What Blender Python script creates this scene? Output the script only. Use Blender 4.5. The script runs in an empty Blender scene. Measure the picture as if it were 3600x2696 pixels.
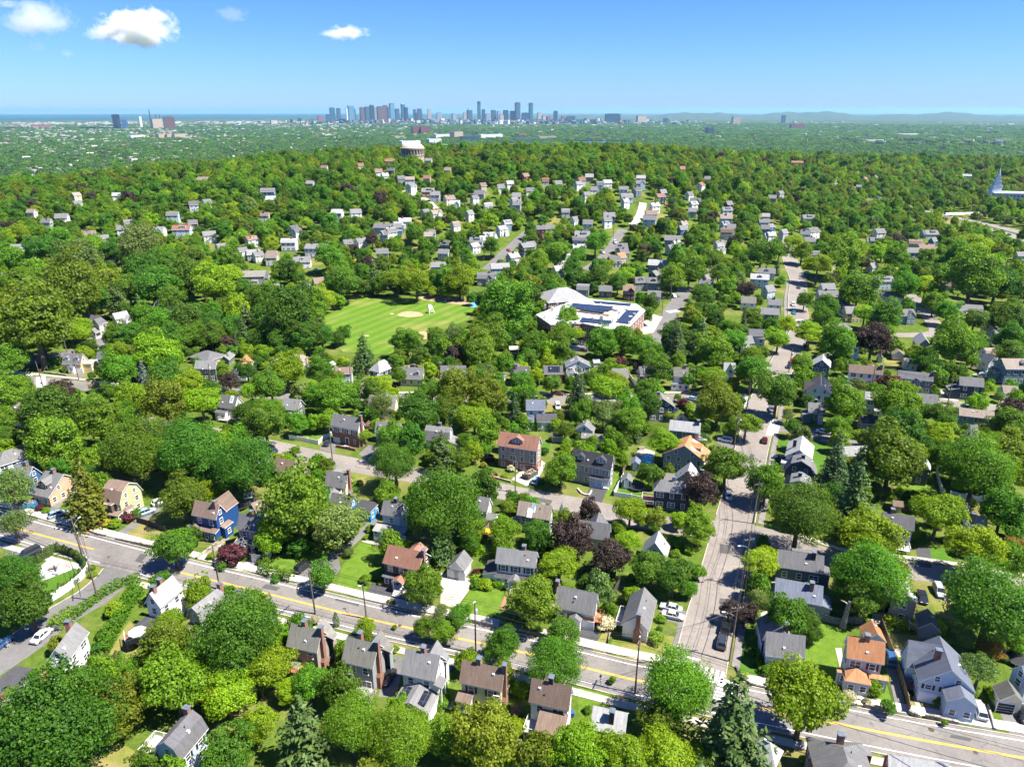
import bpy, math, random
import numpy as np
from mathutils import Vector, Matrix
RNG = random.Random(7)
NR = np.random.default_rng(11)
SC = bpy.context.scene
COL = SC.collection
# ------------------------------------------------------------------ camera model
CAM_H = 98.0
F_PX = 2496.0
PITCH = math.radians(21.05)
CP, SP = math.cos(PITCH), math.sin(PITCH)
CROPS = {'F': (0, 0, 3600/2212)}
for _i, _x in enumerate((0, 700, 1400, 2100, 2800)):
    CROPS['A%d' % (_i+1)] = (_x, 2100, 800/2212)
    CROPS['B%d' % (_i+1)] = (_x, 1600, 800/2212)
    CROPS['C%d' % (_i+1)] = (_x, 1150, 800/2212)
CROPS['D1'] = (0, 800, 1000/2212)
for _i, _x in ((2, 900), (3, 1700), (4, 2600)):
    CROPS['D%d' % _i] = (_x, 800, 1000/1271)
for _i, _x in ((1, 0), (2, 900), (3, 1800), (4, 2700)):
    CROPS['E%d' % _i] = (_x, 480, 900/1271)
CROPS['G1'] = (0, 340, 1200/1271)
CROPS['G2'] = (1100, 340, 900/1271)
CROPS['G3'] = (1900, 360, 1700/1271)
def px(c, x, y):
    o = CROPS[c]
    return o[0]+x*o[2], o[1]+y*o[2]

# ------------------------------------------------------------------ the lie of the land
def sstep(a, b, t):
    t = min(1.0, max(0.0, (t-a)/(b-a)))
    return t*t*(3-2*t)
AZ = [-180, -75, -40, -20, -8, 8, 16, 24, 32, 75, 180]
RISE = [0, .3, .45, .8, 1, 1, .6, .15, -.1, 0, 0]
DROP = [900, 800, 760, 860, 940, 1000, 1150, 1400, 1700, 1500, 900]
def terrain(x, y):
    r = math.hypot(x, y)
    if r < 380:
        return 0.0
    a = math.degrees(math.atan2(x, y))
    k = float(np.interp(a, AZ, RISE)); d = float(np.interp(a, AZ, DROP))
    z = 42*k*sstep(380, 720, r)
    t = sstep(d, d+1150, r)
    return z*(1-t) - 100*t
def ray(X, Y):
    u, v = X-1800.0, 1348.0-Y
    d = Vector((u, F_PX*CP + v*SP, -F_PX*SP + v*CP))
    return d.normalized()
def at_px(X, Y, h=0.0):
    d = ray(X, Y)
    t0 = 30.0; t = t0; step = 12.0
    while t < 60000:
        z = CAM_H + d.z*t
        if z <= terrain(d.x*t, d.y*t) + h:
            a, b = t-step, t
            for _ in range(24):
                m = (a+b)/2
                if CAM_H + d.z*m <= terrain(d.x*m, d.y*m)+h: b = m
                else: a = m
            return Vector((d.x*b, d.y*b, terrain(d.x*b, d.y*b)))
        step = 12.0 if t < 2500 else 60.0
        t += step
    return Vector((d.x*60000, d.y*60000, -100))
def at(c, x, y, h=0.0):
    return at_px(*px(c, x, y), h)
def proj(p):
    x, y, z = p[0], p[1], p[2]-CAM_H
    f = y*CP - z*SP; u = y*SP + z*CP
    return 1800+F_PX*x/f, 1348-F_PX*u/f, f

# ------------------------------------------------------------------ materials (all procedural)
MATS = {}
def new_mat(name):
    m = bpy.data.materials.new(name); m.use_nodes = True
    nt = m.node_tree
    return m, nt, nt.nodes['Principled BSDF']
def N(nt, kind, **kw):
    n = nt.nodes.new(kind)
    for k, v in kw.items():
        if k.startswith('i_'):
            n.inputs[k[2:].replace('_', ' ')].default_value = v
        else:
            setattr(n, k, v)
    return n
def ramp(nt, src, stops):
    r = nt.nodes.new('ShaderNodeValToRGB')
    e = r.color_ramp.elements
    while len(e) < len(stops): e.new(0.5)
    for el, (p, c) in zip(e, stops):
        el.position = p; el.color = (*c, 1) if len(c) == 3 else c
    nt.links.new(src, r.inputs[0])
    return r.outputs[0]
def mixc(nt, f, a, b, mode='MIX'):
    m = nt.nodes.new('ShaderNodeMix'); m.data_type = 'RGBA'; m.blend_type = mode
    for s, v in ((m.inputs[0], f), (m.inputs[6], a), (m.inputs[7], b)):
        if isinstance(v, (int, float)): s.default_value = v
        elif isinstance(v, tuple): s.default_value = (*v, 1)
        else: nt.links.new(v, s)
    return m.outputs[2]
def coords(nt, kind='Object'):
    return nt.nodes.new('ShaderNodeTexCoord').outputs[kind]
def noise(nt, vec, scale, detail=4, rough=.6, dist=0):
    n = N(nt, 'ShaderNodeTexNoise')
    n.inputs['Scale'].default_value = scale; n.inputs['Detail'].default_value = detail
    n.inputs['Roughness'].default_value = rough; n.inputs['Distortion'].default_value = dist
    nt.links.new(vec, n.inputs['Vector'])
    return n.outputs['Fac']
def mottled(name, col, amp=.12, scale=1.5, rough=.75, scale2=9, spec=.3, bump=0):
    if name in MATS: return MATS[name]
    m, nt, b = new_mat(name)
    v = coords(nt)
    f1 = noise(nt, v, scale); f2 = noise(nt, v, scale2, 2)
    d = tuple(c*(1-2*amp) for c in col); l = tuple(min(1, c*(1+2*amp)) for c in col)
    c1 = ramp(nt, f1, [(.3, d), (.7, l)])
    c2 = ramp(nt, f2, [(.3, (1-amp,)*3), (.7, (1+amp,)*3)])
    nt.links.new(mixc(nt, 1.0, c1, c2, 'MULTIPLY'), b.inputs['Base Color'])
    b.inputs['Roughness'].default_value = rough; b.inputs['Specular IOR Level'].default_value = spec
    if bump:
        bp = N(nt, 'ShaderNodeBump'); bp.inputs['Strength'].default_value = bump
        nt.links.new(f2, bp.inputs['Height']); nt.links.new(bp.outputs[0], b.inputs['Normal'])
    MATS[name] = m
    return m
WALLC = dict(stone=(.26,.23,.19), brick2=(.3,.12,.075), white=(.7,.7,.68), offwhite=(.55,.53,.48), cream=(.66,.58,.40), yellow=(.62,.50,.26), paleyellow=(.5,.5,.33), taupe=(.3,.27,.225),
    tan=(.40,.33,.23), sage=(.13,.16,.13), grey=(.26,.275,.29), lgrey=(.42,.44,.45), dgrey=(.075,.08,.085), slate=(.085,.12,.165), navy=(.022,.038,.066),
    royal=(.015,.062,.20), blue=(.035,.115,.24), paleblue=(.42,.51,.60), bright=(.015,.24,.55), olive=(.036,.036,.024), salmon=(.60,.36,.24),
    sagegold=(.42,.42,.24), red=(.18,.022,.02), brown=(.13,.085,.06), teal=(.12,.19,.21), steel=(.16,.24,.31))
ROOFC = dict(lgrey=(.27,.27,.27), grey=(.145,.145,.145), mgrey=(.105,.105,.11), dgrey=(.05,.05,.054), slate=(.115,.13,.165), brown=(.165,.118,.092), redbrown=(.21,.105,.072),
    orange=(.34,.16,.075), tan=(.205,.17,.14), moss=(.155,.15,.13), white=(.5,.5,.5), black=(.028,.028,.032))
def wallm(c): return siding('siding_'+c, WALLC[c]) if c in WALLC else brickm()
def siding(name, col):
    if name in MATS: return MATS[name]
    m, nt, b = new_mat(name); v = coords(nt)
    w = N(nt, 'ShaderNodeTexWave', bands_direction='Z'); w.inputs['Scale'].default_value = 1.1
    nt.links.new(v, w.inputs['Vector'])
    f = noise(nt, v, .9)
    c = mixc(nt, 1.0, ramp(nt, f, [(.3, tuple(x*.88 for x in col)), (.7, tuple(min(.82, x*1.06) for x in col))]), ramp(nt, w.outputs['Fac'], [(0, (.86,)*3), (.25, (1,)*3)]), 'MULTIPLY')
    nt.links.new(c, b.inputs['Base Color']); b.inputs['Roughness'].default_value = .6
    b.inputs['Specular IOR Level'].default_value = .3
    MATS[name] = m; return m
def roofm(c):
    name = 'shingle_'+c
    if name in MATS: return MATS[name]
    col = ROOFC[c]; m, nt, b = new_mat(name); v = coords(nt)
    mp = N(nt, 'ShaderNodeMapping'); mp.inputs['Scale'].default_value = (2.2, .35, .35); nt.links.new(v, mp.inputs['Vector'])
    f1 = noise(nt, mp.outputs[0], 1.0, 5, .7); f2 = noise(nt, v, 6, 3, .8)
    oi = N(nt, 'ShaderNodeObjectInfo')
    c1 = ramp(nt, f1, [(.28, tuple(x*.72 for x in col)), (.72, tuple(x*1.22 for x in col))])
    c2 = ramp(nt, f2, [(.3, (.78,)*3), (.7, (1.22,)*3)])
    c3 = ramp(nt, oi.outputs['Random'], [(0, (.82,)*3), (1, (1.2,)*3)])
    nt.links.new(mixc(nt, 1.0, mixc(nt, 1.0, c1, c2, 'MULTIPLY'), c3, 'MULTIPLY'), b.inputs['Base Color'])
    b.inputs['Roughness'].default_value = .85; b.inputs['Specular IOR Level'].default_value = .25
    bp = N(nt, 'ShaderNodeBump'); bp.inputs['Strength'].default_value = .25; nt.links.new(f2, bp.inputs['Height']); nt.links.new(bp.outputs[0], b.inputs['Normal'])
    MATS[name] = m; return m
def brickm(name='brick', a=(.27,.095,.055), c=(.19,.07,.045)):
    if name in MATS: return MATS[name]
    m, nt, b = new_mat(name); v = coords(nt)
    mp = N(nt, 'ShaderNodeMapping'); mp.inputs['Rotation'].default_value = (math.radians(90), 0, 0); nt.links.new(v, mp.inputs['Vector'])
    br = N(nt, 'ShaderNodeTexBrick'); br.inputs['Scale'].default_value = 2.2
    br.inputs['Color1'].default_value = (*a, 1); br.inputs['Color2'].default_value = (*c, 1); br.inputs['Mortar'].default_value = (.3,.25,.21,1)
    nt.links.new(mp.outputs[0], br.inputs['Vector'])
    f = noise(nt, v, 1.3)
    nt.links.new(mixc(nt, 1.0, br.outputs['Color'], ramp(nt, f, [(.3, (.8,)*3), (.7, (1.15,)*3)]), 'MULTIPLY'), b.inputs['Base Color'])
    b.inputs['Roughness'].default_value = .9; MATS[name] = m; return m
def flat(name, col, rough=.6, metal=0, spec=.4, emit=None):
    if name in MATS: return MATS[name]
    m, nt, b = new_mat(name)
    b.inputs['Base Color'].default_value = (*col, 1); b.inputs['Roughness'].default_value = rough
    b.inputs['Metallic'].default_value = metal; b.inputs['Specular IOR Level'].default_value = spec
    MATS[name] = m; return m
def trimm(): return mottled('white_trim', (.78,.78,.77), .03, 2, .5)
def glassm(): return mottled('window_glass', (.035,.045,.055), .35, .7, .08, 2, .6)
def asphalt(name, col, patch=.25):
    if name in MATS: return MATS[name]
    m, nt, b = new_mat(name); v = coords(nt)
    f1 = noise(nt, v, .06, 5, .65, .6); f2 = noise(nt, v, .9, 4, .7); f3 = noise(nt, v, 5, 2)
    c = ramp(nt, f1, [(.32, tuple(x*(1-patch) for x in col)), (.62, tuple(x*(1+patch*.5) for x in col))])
    c = mixc(nt, 1.0, c, ramp(nt, f2, [(.3, (.86,)*3), (.7, (1.1,)*3)]), 'MULTIPLY')
    c = mixc(nt, 1.0, c, ramp(nt, f3, [(.3, (.92,)*3), (.7, (1.08,)*3)]), 'MULTIPLY')
    vo = N(nt, 'ShaderNodeTexVoronoi', feature='DISTANCE_TO_EDGE'); vo.inputs['Scale'].default_value = .16
    dn = N(nt, 'ShaderNodeTexNoise'); dn.inputs['Scale'].default_value = .5; nt.links.new(v, dn.inputs['Vector'])
    ad = N(nt, 'ShaderNodeVectorMath', operation='MULTIPLY_ADD'); ad.inputs[1].default_value = (3, 3, 0)
    nt.links.new(dn.outputs['Color'], ad.inputs[0]); nt.links.new(v, ad.inputs[2]); nt.links.new(ad.outputs[0], vo.inputs['Vector'])
    c = mixc(nt, 1.0, c, ramp(nt, vo.outputs['Distance'], [(.003, (.72,)*3), (.012, (1,)*3)]), 'MULTIPLY')
    nt.links.new(c, b.inputs['Base Color']); b.inputs['Roughness'].default_value = .85
    MATS[name] = m; return m
def grassm(name, a, bcol, dry, drylvl=.62, sc=.09, mow=0):
    if name in MATS: return MATS[name]
    m, nt, b = new_mat(name); v = coords(nt)
    f1 = noise(nt, v, sc, 5, .6, .8); f2 = noise(nt, v, .55, 4, .7); f3 = noise(nt, v, 4, 2, .7)
    c = ramp(nt, f2, [(.3, a), (.7, bcol)])
    c = mixc(nt, ramp(nt, f1, [(drylvl-.12, (0,)*3), (drylvl+.1, (1,)*3)]), c, dry)
    c = mixc(nt, 1.0, c, ramp(nt, f3, [(.25, (.7,)*3), (.75, (1.2,)*3)]), 'MULTIPLY')
    if mow:
        wv = N(nt, 'ShaderNodeTexWave'); wv.inputs['Scale'].default_value = mow; wv.inputs['Distortion'].default_value = .6; mp = N(nt, 'ShaderNodeMapping'); mp.inputs['Rotation'].default_value = (0, 0, .5); nt.links.new(v, mp.inputs['Vector']); nt.links.new(mp.outputs[0], wv.inputs['Vector'])
        c = mixc(nt, 1.0, c, ramp(nt, wv.outputs['Fac'], [(.35, (.88,)*3), (.65, (1.08,)*3)]), 'MULTIPLY')
    nt.links.new(c, b.inputs['Base Color']); b.inputs['Roughness'].default_value = .95; b.inputs['Specular IOR Level'].default_value = .1
    MATS[name] = m; return m
def leafm(name, a, bcol, trans=.42, hue=.03):
    if name in MATS: return MATS[name]
    m, nt, b = new_mat(name); v = coords(nt)
    oi = N(nt, 'ShaderNodeObjectInfo')
    gi = N(nt, 'ShaderNodeNewGeometry')
    f2 = noise(nt, v, 2.6, 3, .7)
    c = ramp(nt, f2, [(.3, a), (.7, bcol)])
    isl = ramp(nt, gi.outputs['Random Per Island'], [(0, (.72,)*3), (1, (1.28,)*3)])
    c = mixc(nt, 1.0, c, isl, 'MULTIPLY')
    hs = N(nt, 'ShaderNodeHueSaturation')
    mr = N(nt, 'ShaderNodeMapRange'); mr.inputs['To Min'].default_value = .5-hue*.5; mr.inputs['To Max'].default_value = .5+hue*.8
    nt.links.new(oi.outputs['Random'], mr.inputs['Value']); nt.links.new(mr.outputs[0], hs.inputs['Hue'])
    wn = N(nt, 'ShaderNodeTexWhiteNoise', noise_dimensions='1D'); nt.links.new(oi.outputs['Random'], wn.inputs['W'])
    mr2 = N(nt, 'ShaderNodeMapRange'); mr2.inputs['To Min'].default_value = .78; mr2.inputs['To Max'].default_value = 1.25
    nt.links.new(wn.outputs['Value'], mr2.inputs['Value']); nt.links.new(mr2.outputs[0], hs.inputs['Value'])
    nt.links.new(c, hs.inputs['Color'])
    b.inputs['Roughness'].default_value = .55; b.inputs['Specular IOR Level'].default_value = .25
    nt.links.new(hs.outputs[0], b.inputs['Base Color'])
    tr = N(nt, 'ShaderNodeBsdfTranslucent'); nt.links.new(mixc(nt, 1.0, hs.outputs[0], (1.9, 1.75, .9), 'MULTIPLY'), tr.inputs['Color'])
    mx = N(nt, 'ShaderNodeMixShader'); mx.inputs[0].default_value = trans
    nt.links.new(b.outputs[0], mx.inputs[1]); nt.links.new(tr.outputs[0], mx.inputs[2])
    nt.links.new(mx.outputs[0], nt.nodes['Material Output'].inputs['Surface'])
    MATS[name] = m; return m

# ------------------------------------------------------------------ mesh helper
class MB:
    def __init__(s): s.v = []; s.f = []; s.m = []
    def quad(s, pts, m=0):
        b = len(s.v); s.v += [tuple(p) for p in pts]; s.f.append(tuple(range(b, b+len(pts)))); s.m.append(m); return s
    def box(s, x0, x1, y0, y1, z0, z1, m=0, top=None):
        b = len(s.v)
        s.v += [(x0,y0,z0),(x1,y0,z0),(x1,y1,z0),(x0,y1,z0),(x0,y0,z1),(x1,y0,z1),(x1,y1,z1),(x0,y1,z1)]
        for f in ((0,3,2,1),(4,5,6,7),(0,1,5,4),(1,2,6,5),(2,3,7,6),(3,0,4,7)):
            s.f.append(tuple(b+i for i in f)); s.m.append(m)
        if top is not None: s.m[-5] = top
        return s
    def prism(s, poly, z0, z1, m=0, top=None):
        a = sum(poly[i][0]*poly[(i+1) % len(poly)][1]-poly[(i+1) % len(poly)][0]*poly[i][1] for i in range(len(poly)))
        if a < 0: poly = poly[::-1]
        b = len(s.v); n = len(poly)
        s.v += [(p[0], p[1], z0) for p in poly]+[(p[0], p[1], z1) for p in poly]
        for i in range(n):
            j = (i+1) % n; s.f.append((b+i, b+j, b+n+j, b+n+i)); s.m.append(m)
        s.f.append(tuple(b+n+i for i in range(n))); s.m.append(m if top is None else top)
        s.f.append(tuple(b+i for i in range(n))[::-1]); s.m.append(m)
        return s
    def extr_x(s, prof, x0, x1, m=0, mend=None, mat_of=None):
        b = len(s.v); n = len(prof)
        s.v += [(x0, p[0], p[1]) for p in prof]+[(x1, p[0], p[1]) for p in prof]
        for i in range(n):
            j = (i+1) % n; s.f.append((b+i, b+j, b+n+j, b+n+i)); s.m.append(mat_of(i) if mat_of else m)
        s.f.append(tuple(b+i for i in range(n))[::-1]); s.m.append(m if mend is None else mend)
        s.f.append(tuple(b+n+i for i in range(n))); s.m.append(m if mend is None else mend)
        return s
    def tube(s, pts, rad, n=6, m=0, cap=True):
        pts = [Vector(p) for p in pts]
        rad = rad if isinstance(rad, (list, tuple)) else [rad]*len(pts)
        b = len(s.v)
        for i, p in enumerate(pts):
            d = (pts[min(i+1, len(pts)-1)]-pts[max(i-1, 0)]).normalized()
            a = d.cross(Vector((0, 0, 1)) if abs(d.z) < .9 else Vector((1, 0, 0))).normalized(); c = d.cross(a)
            for k in range(n):
                t = 2*math.pi*k/n
                s.v.append(tuple(p+(a*math.cos(t)+c*math.sin(t))*rad[i]))
        for i in range(len(pts)-1):
            for k in range(n):
                l = (k+1) % n
                s.f.append((b+i*n+k, b+i*n+l, b+(i+1)*n+l, b+(i+1)*n+k)); s.m.append(m)
        if cap:
            s.f.append(tuple(b+k for k in range(n))[::-1]); s.m.append(m)
            e = b+(len(pts)-1)*n; s.f.append(tuple(e+k for k in range(n))); s.m.append(m)
        return s
    def lathe(s, prof, n=24, m=0, c=(0, 0)):
        b = len(s.v)
        for r, z in prof:
            for k in range(n):
                t = 2*math.pi*k/n; s.v.append((c[0]+r*math.cos(t), c[1]+r*math.sin(t), z))
        for i in range(len(prof)-1):
            for k in range(n):
                l = (k+1) % n; s.f.append((b+i*n+k, b+i*n+l, b+(i+1)*n+l, b+(i+1)*n+k)); s.m.append(m)
        s.f.append(tuple(b+(len(prof)-1)*n+k for k in range(n))); s.m.append(m)
        return s
    def mesh(s, name, mats):
        me = bpy.data.meshes.new(name); me.from_pydata(s.v, [], s.f)
        for x in mats: me.materials.append(x)
        if any(s.m): me.polygons.foreach_set('material_index', s.m)
        me.update(); return me
    def build(s, name, mats, parent=None, smooth=False):
        if not isinstance(mats, (list, tuple)): mats = [mats]
        me = s.mesh(name, mats)
        if smooth: me.polygons.foreach_set('use_smooth', [True]*len(me.polygons))
        return link(bpy.data.objects.new(name, me), parent)
def link(o, parent=None):
    COL.objects.link(o)
    if parent is not None: o.parent = parent
    return o
def tag(o, label=None, cat=None, group=None, kind=None):
    for k, v in (('label', label), ('category', cat), ('group', group), ('kind', kind)):
        if v: o[k] = v
    return o
def empty(name, loc, rz=0.0):
    o = bpy.data.objects.new(name, None); o.location = loc; o.rotation_euler = (0, 0, rz); COL.objects.link(o); o.empty_display_size = .5
    return o
def inst(name, me, parent=None, loc=None, rz=None, scale=None):
    o = bpy.data.objects.new(name, me)
    if loc is not None: o.location = loc
    if rz is not None: o.rotation_euler = (0, 0, rz)
    if scale is not None: o.scale = scale
    return link(o, parent)
def struct(o): o['kind'] = 'structure'; return o
# ------------------------------------------------------------------ houses
HOUSES = []     # what later labels and the planting refer to: ref phrase, place, footprint radius, box in the picture
WIN = {}
def win_meshes(w, h, kind):
    k = (round(w, 2), round(h, 2), kind)
    if k in WIN: return WIN[k]
    a, b = w/2, h/2; t = .1
    f = MB(); f.box(-a-t, a+t, -.07, .04, b, b+t).box(-a-t-.05, a+t+.05, -.11, .04, -b-t, -b)
    f.box(-a-t, -a, -.07, .04, -b, b).box(a, a+t, -.07, .04, -b, b).box(-a, a, -.06, .0, -.035, .035)
    if w > 1.3: f.box(-.05, .05, -.065, .0, -b, b)
    p = MB(); p.quad([(-a,-.03,-b),(a,-.03,-b),(a,-.03,b),(-a,-.03,b)])
    if kind == 2:       # far away: frame and glass in one mesh
        f.quad([(-a,-.03,-b),(a,-.03,-b),(a,-.03,b),(-a,-.03,b)], 1)
        r = (f.mesh('window', [trimm(), glassm()]), None)
    else:
        r = (f.mesh('window', [trimm()]), p.mesh('pane', [glassm()]))
    WIN[k] = r; return r
SHUT = {}
def shutter_mesh(h, col):
    k = (round(h, 2), col)
    if k not in SHUT:
        c = dict(black=(.02,.02,.024), maroon=(.12,.015,.02), orange=(.4,.14,.03), white=(.7,.7,.7), blue=(.1,.2,.32), green=(.03,.07,.05))[col]
        SHUT[k] = MB().box(-.2, .2, -.06, .02, -h/2-.05, h/2+.05).mesh('shutter', [mottled('shutter_'+col, c, .06)])
    return SHUT[k]
def solar_mat():
    if 'solar' in MATS: return MATS['solar']
    m, nt, b = new_mat('solar'); v = coords(nt)
    br = N(nt, 'ShaderNodeTexBrick', offset=0.0); br.inputs['Scale'].default_value = 1.0; br.inputs['Mortar Size'].default_value = .035
    br.inputs['Brick Width'].default_value = 1.0; br.inputs['Row Height'].default_value = 1.65
    br.inputs['Color1'].default_value = (.012,.015,.026,1); br.inputs['Color2'].default_value = (.016,.02,.032,1); br.inputs['Mortar'].default_value = (.09,.1,.12,1)
    nt.links.new(v, br.inputs['Vector']); nt.links.new(br.outputs['Color'], b.inputs['Base Color']); b.inputs['Roughness'].default_value = .25
    MATS['solar'] = m; return m
class House:
    def __init__(s, name, label, ref, c, R1, R2, E, zr, ze, kind='g', wall='white', roof='grey', ext=(), low=None, lowh=2.6, shut=None, cat='house', wins=True, lot=None, group=None, minw=2.0, attic=True):
        p1, p2 = at(c, *R1, h=zr), at(c, *R2, h=zr)
        e = at(c, *E, h=ze)
        ux = Vector((p2.x-p1.x, p2.y-p1.y, 0)); L = max(ux.length, 1.2); ux.normalize()
        n = Vector((-ux.y, ux.x, 0)); d = (Vector((e.x, e.y, 0))-Vector((p1.x, p1.y, 0))).dot(n)
        s.setup(name, label, ref, (p1+p2)/2, math.atan2(ux.y, ux.x), L, min(7.5, max(minw, abs(d))), 1 if d > 0 else -1, zr, ze, kind, wall, roof, ext, low, lowh, shut, cat, wins, group, attic)
    def setup(s, name, label, ref, mid, ang, L, W, sF, zr, ze, kind, wall, roof, ext, low, lowh, shut, cat, wins, group, attic=True):
        s.z0 = terrain(mid.x, mid.y); s.mid = Vector((mid.x, mid.y, s.z0)); s.ang = ang
        s.L, s.W, s.sF, s.zr, s.ze, s.kind = L, W, sF, zr, ze, kind
        s.dist = (s.mid-Vector((0, 0, CAM_H))).length
        s.tier = 1 if s.dist < 300 else 2 if s.dist < 520 else 3
        s.root = tag(empty(name, s.mid, ang), label, cat, group)
        s.wm, s.rm, s.shut, s.attic = wallm(wall), roofm(roof), shut, attic
        hip = kind == 'h'
        s.ex = L/2 + (W*.92 if hip else 0)             # half length of the eaves
        s.Lw, s.Ww = s.ex-.35, W-.38                    # half sizes of the walls
        sl = (zr-ze)/W
        s.walls(low, lowh); s.roof_mesh()
        if wins and s.tier < 4: s.windows([x for x in ext if x[0] in 'dr gd xc'.split()])
        for x in ext: getattr(s, 'f_'+x[0])(*x[1:])
        if s.tier == 1 and wins: s.f_vp()
        q = [proj(s.root_pt(x, y, z)) for x in (-s.ex, s.ex) for y in (-W, W) for z in (0, zr)]
        HOUSES.append(dict(ref=ref, pos=s.mid, rad=math.hypot(s.ex, W), box=(min(a[0] for a in q), min(a[1] for a in q), max(a[0] for a in q), max(a[1] for a in q)), dist=s.dist, label=label, obj=s.root))
    def root_pt(s, x, y, z):
        c, n = math.cos(s.ang), math.sin(s.ang)
        return Vector((s.mid.x+x*c-y*n, s.mid.y+x*n+y*c, s.z0+z))
    def sees(s, nx, ny, x, y):
        p = s.root_pt(x, y, 0); c, n = math.cos(s.ang), math.sin(s.ang)
        w = Vector((nx*c-ny*n, nx*n+ny*c)); return w.dot(Vector((-p.x, -p.y)).normalized()) > -.12
    def side(s, sd, t=0.0):
        """local point on the wall's outer face, the outward normal there and the turn that faces a part outwards"""
        if sd in 'FB':
            k = s.sF if sd == 'F' else -s.sF
            return t*2*s.Lw, k*s.Ww, 0, k, (0 if k < 0 else math.pi)
        k = -1 if sd == '1' else 1
        return k*s.Lw, t*2*s.Ww, k, 0, k*math.pi/2
    def rz(s, y):
        """height of the roof's upper face over the local offset y from the ridge"""
        a = min(abs(y)/s.W, 1)
        if s.kind == 'b':
            return s.zr-(s.zr-s.ze)*.32*a/.62 if a < .62 else s.ze+(s.zr-s.ze)*.68*(1-a)/.38
        return s.zr-(s.zr-s.ze)*a
    def walls(s, low, lowh):
        b = MB(); w = s.Ww; zt = lambda y: s.rz(y)-.15
        if s.kind == 'h': b.box(-s.Lw, s.Lw, -w, w, -.6, s.ze-.05)
        else:
            ys = [w, s.W*.62, 0, -s.W*.62, -w] if s.kind == 'b' else [w, 0, -w]
            b.extr_x([(-w, -.6), (w, -.6)]+[(y, zt(y)) for y in ys], -s.Lw, s.Lw)
        b.build('wall', [s.wm], s.root)
        if s.tier < 3:
            MB().box(-s.Lw-.03, s.Lw+.03, -w-.03, w+.03, -.6, .45).build('foundation', [mottled('foundation_stone', (.24,.23,.21), .15, 1.5)], s.root)
        if low: MB().box(-s.Lw-.05, s.Lw+.05, -w-.05, w+.05, -.6, lowh).build('lower_wall', [wallm(low)], s.root)
    def roof_mesh(s):
        b = MB(); W, zr, ze, t = s.W, s.zr, s.ze, .16
        if s.kind == 'h':
            ex, h = s.ex, s.L/2
            c = [(-ex,-W,ze),(ex,-W,ze),(ex,W,ze),(-ex,W,ze)]; a, d = (-h, 0, zr), (h, 0, zr)
            b.quad([c[0], c[1], d, a]).quad([c[1], c[2], d]).quad([c[2], c[3], a, d]).quad([c[3], c[0], a])
            b.box(-ex+.02, ex-.02, -W+.02, W-.02, ze-.2, ze-.005, 1)
        else:
            up = [(y, s.rz(y)) for y in ([-W, -.62*W, 0, .62*W, W] if s.kind == 'b' else [-W, 0, W])]
            n = len(up)-1
            b.extr_x(up+[(y, z-t) for y, z in up[::-1]], -s.ex, s.ex, 1, 1, lambda i: 0 if i < n else 1)
        s.roof = b.build('roof', [s.rm, trimm()], s.root)
    def put(s, name, me, parent, x, y, z, turn): return inst(name, me, parent, (x, y, z), turn)
    def window(s, x, y, nx, ny, turn, z, w, h, shut=None, parent=None):
        f, p = win_meshes(w, h, 1 if s.tier == 1 and parent is None else 2)
        o = s.put('window', f, parent or s.root, x, y, z, turn)
        if p: inst('pane', p, o, (0, 0, 0))
        if shut and s.tier < 3:
            for k in (-1, 1):
                dx = k*(w/2+.36)
                s.put('shutter', shutter_mesh(h, shut), s.root, x+dx*math.cos(turn), y+dx*math.sin(turn), z, turn)
    def windows(s, block):
        st = max(1, round(s.ze/2.8)); step = s.ze/st
        for sd in 'FB12':
            x0, y0, nx, ny, turn = s.side(sd)
            if not s.sees(nx, ny, x0, y0): continue
            half = s.Lw if sd in 'FB' else s.Ww
            n = max(1, int(2*half/(2.5 if s.tier < 3 else 3.2)))
            bl = [(q[2], {'gd': 1.6, 'xc': .8}.get(q[0], .9)) for q in block if q[1] == sd]
            for k in range(st):
                z = k*step+step*.5+.15
                for i in range(n):
                    t = (i+.5)/n-.5
                    if any(abs((t-bt)*2*half) < bw+.4 and (k == 0 or bw == .8) for bt, bw in bl): continue
                    x, y, nx, ny, turn = s.side(sd, t)
                    wide = RNG.random() < .22 and n > 1
                    s.window(x, y, nx, ny, turn, z, 1.75 if wide else .95, 1.3 if step > 2.3 else .9, None if wide else s.shut)
            if sd in '12' and s.kind != 'h' and s.zr-s.ze > 2.1 and s.attic:
                a = [0] if s.W < 3.6 or s.zr-s.ze < 2.8 else [-.2, .2]
                for t in a:
                    x, y, nx, ny, turn = s.side(sd, t)
                    if any(abs((t-bt)*2*half) < bw+.3 for bt, bw in bl if bw == .8): t = -t; x, y, nx, ny, turn = s.side(sd, t or .22)
                    s.window(x, y, nx, ny, turn, s.ze+(s.zr-s.ze)*.3, .8, 1.05, None)
    # ---- features
    def f_ch(s, t=0, q=0, m='brick'):
        y = q*s.W*s.sF; z = s.rz(y); x = t*2*s.ex*.9
        mm = brickm() if m == 'brick' else mottled('chimney_'+m, dict(dark=(.05,.04,.04), grey=(.3,.3,.3), white=(.6,.6,.6))[m], .1)
        b = MB().box(x-.38, x+.38, y-.45, y+.45, z-.9, s.zr+.85); o = b.build('chimney', [mm], s.root)
        MB().box(x-.48, x+.48, y-.55, y+.55, s.zr+.85, s.zr+1.0).build('chimney_cap', [mottled('chimney_cap', (.1,.125,.16), .15, 2, .7)], o)
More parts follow.
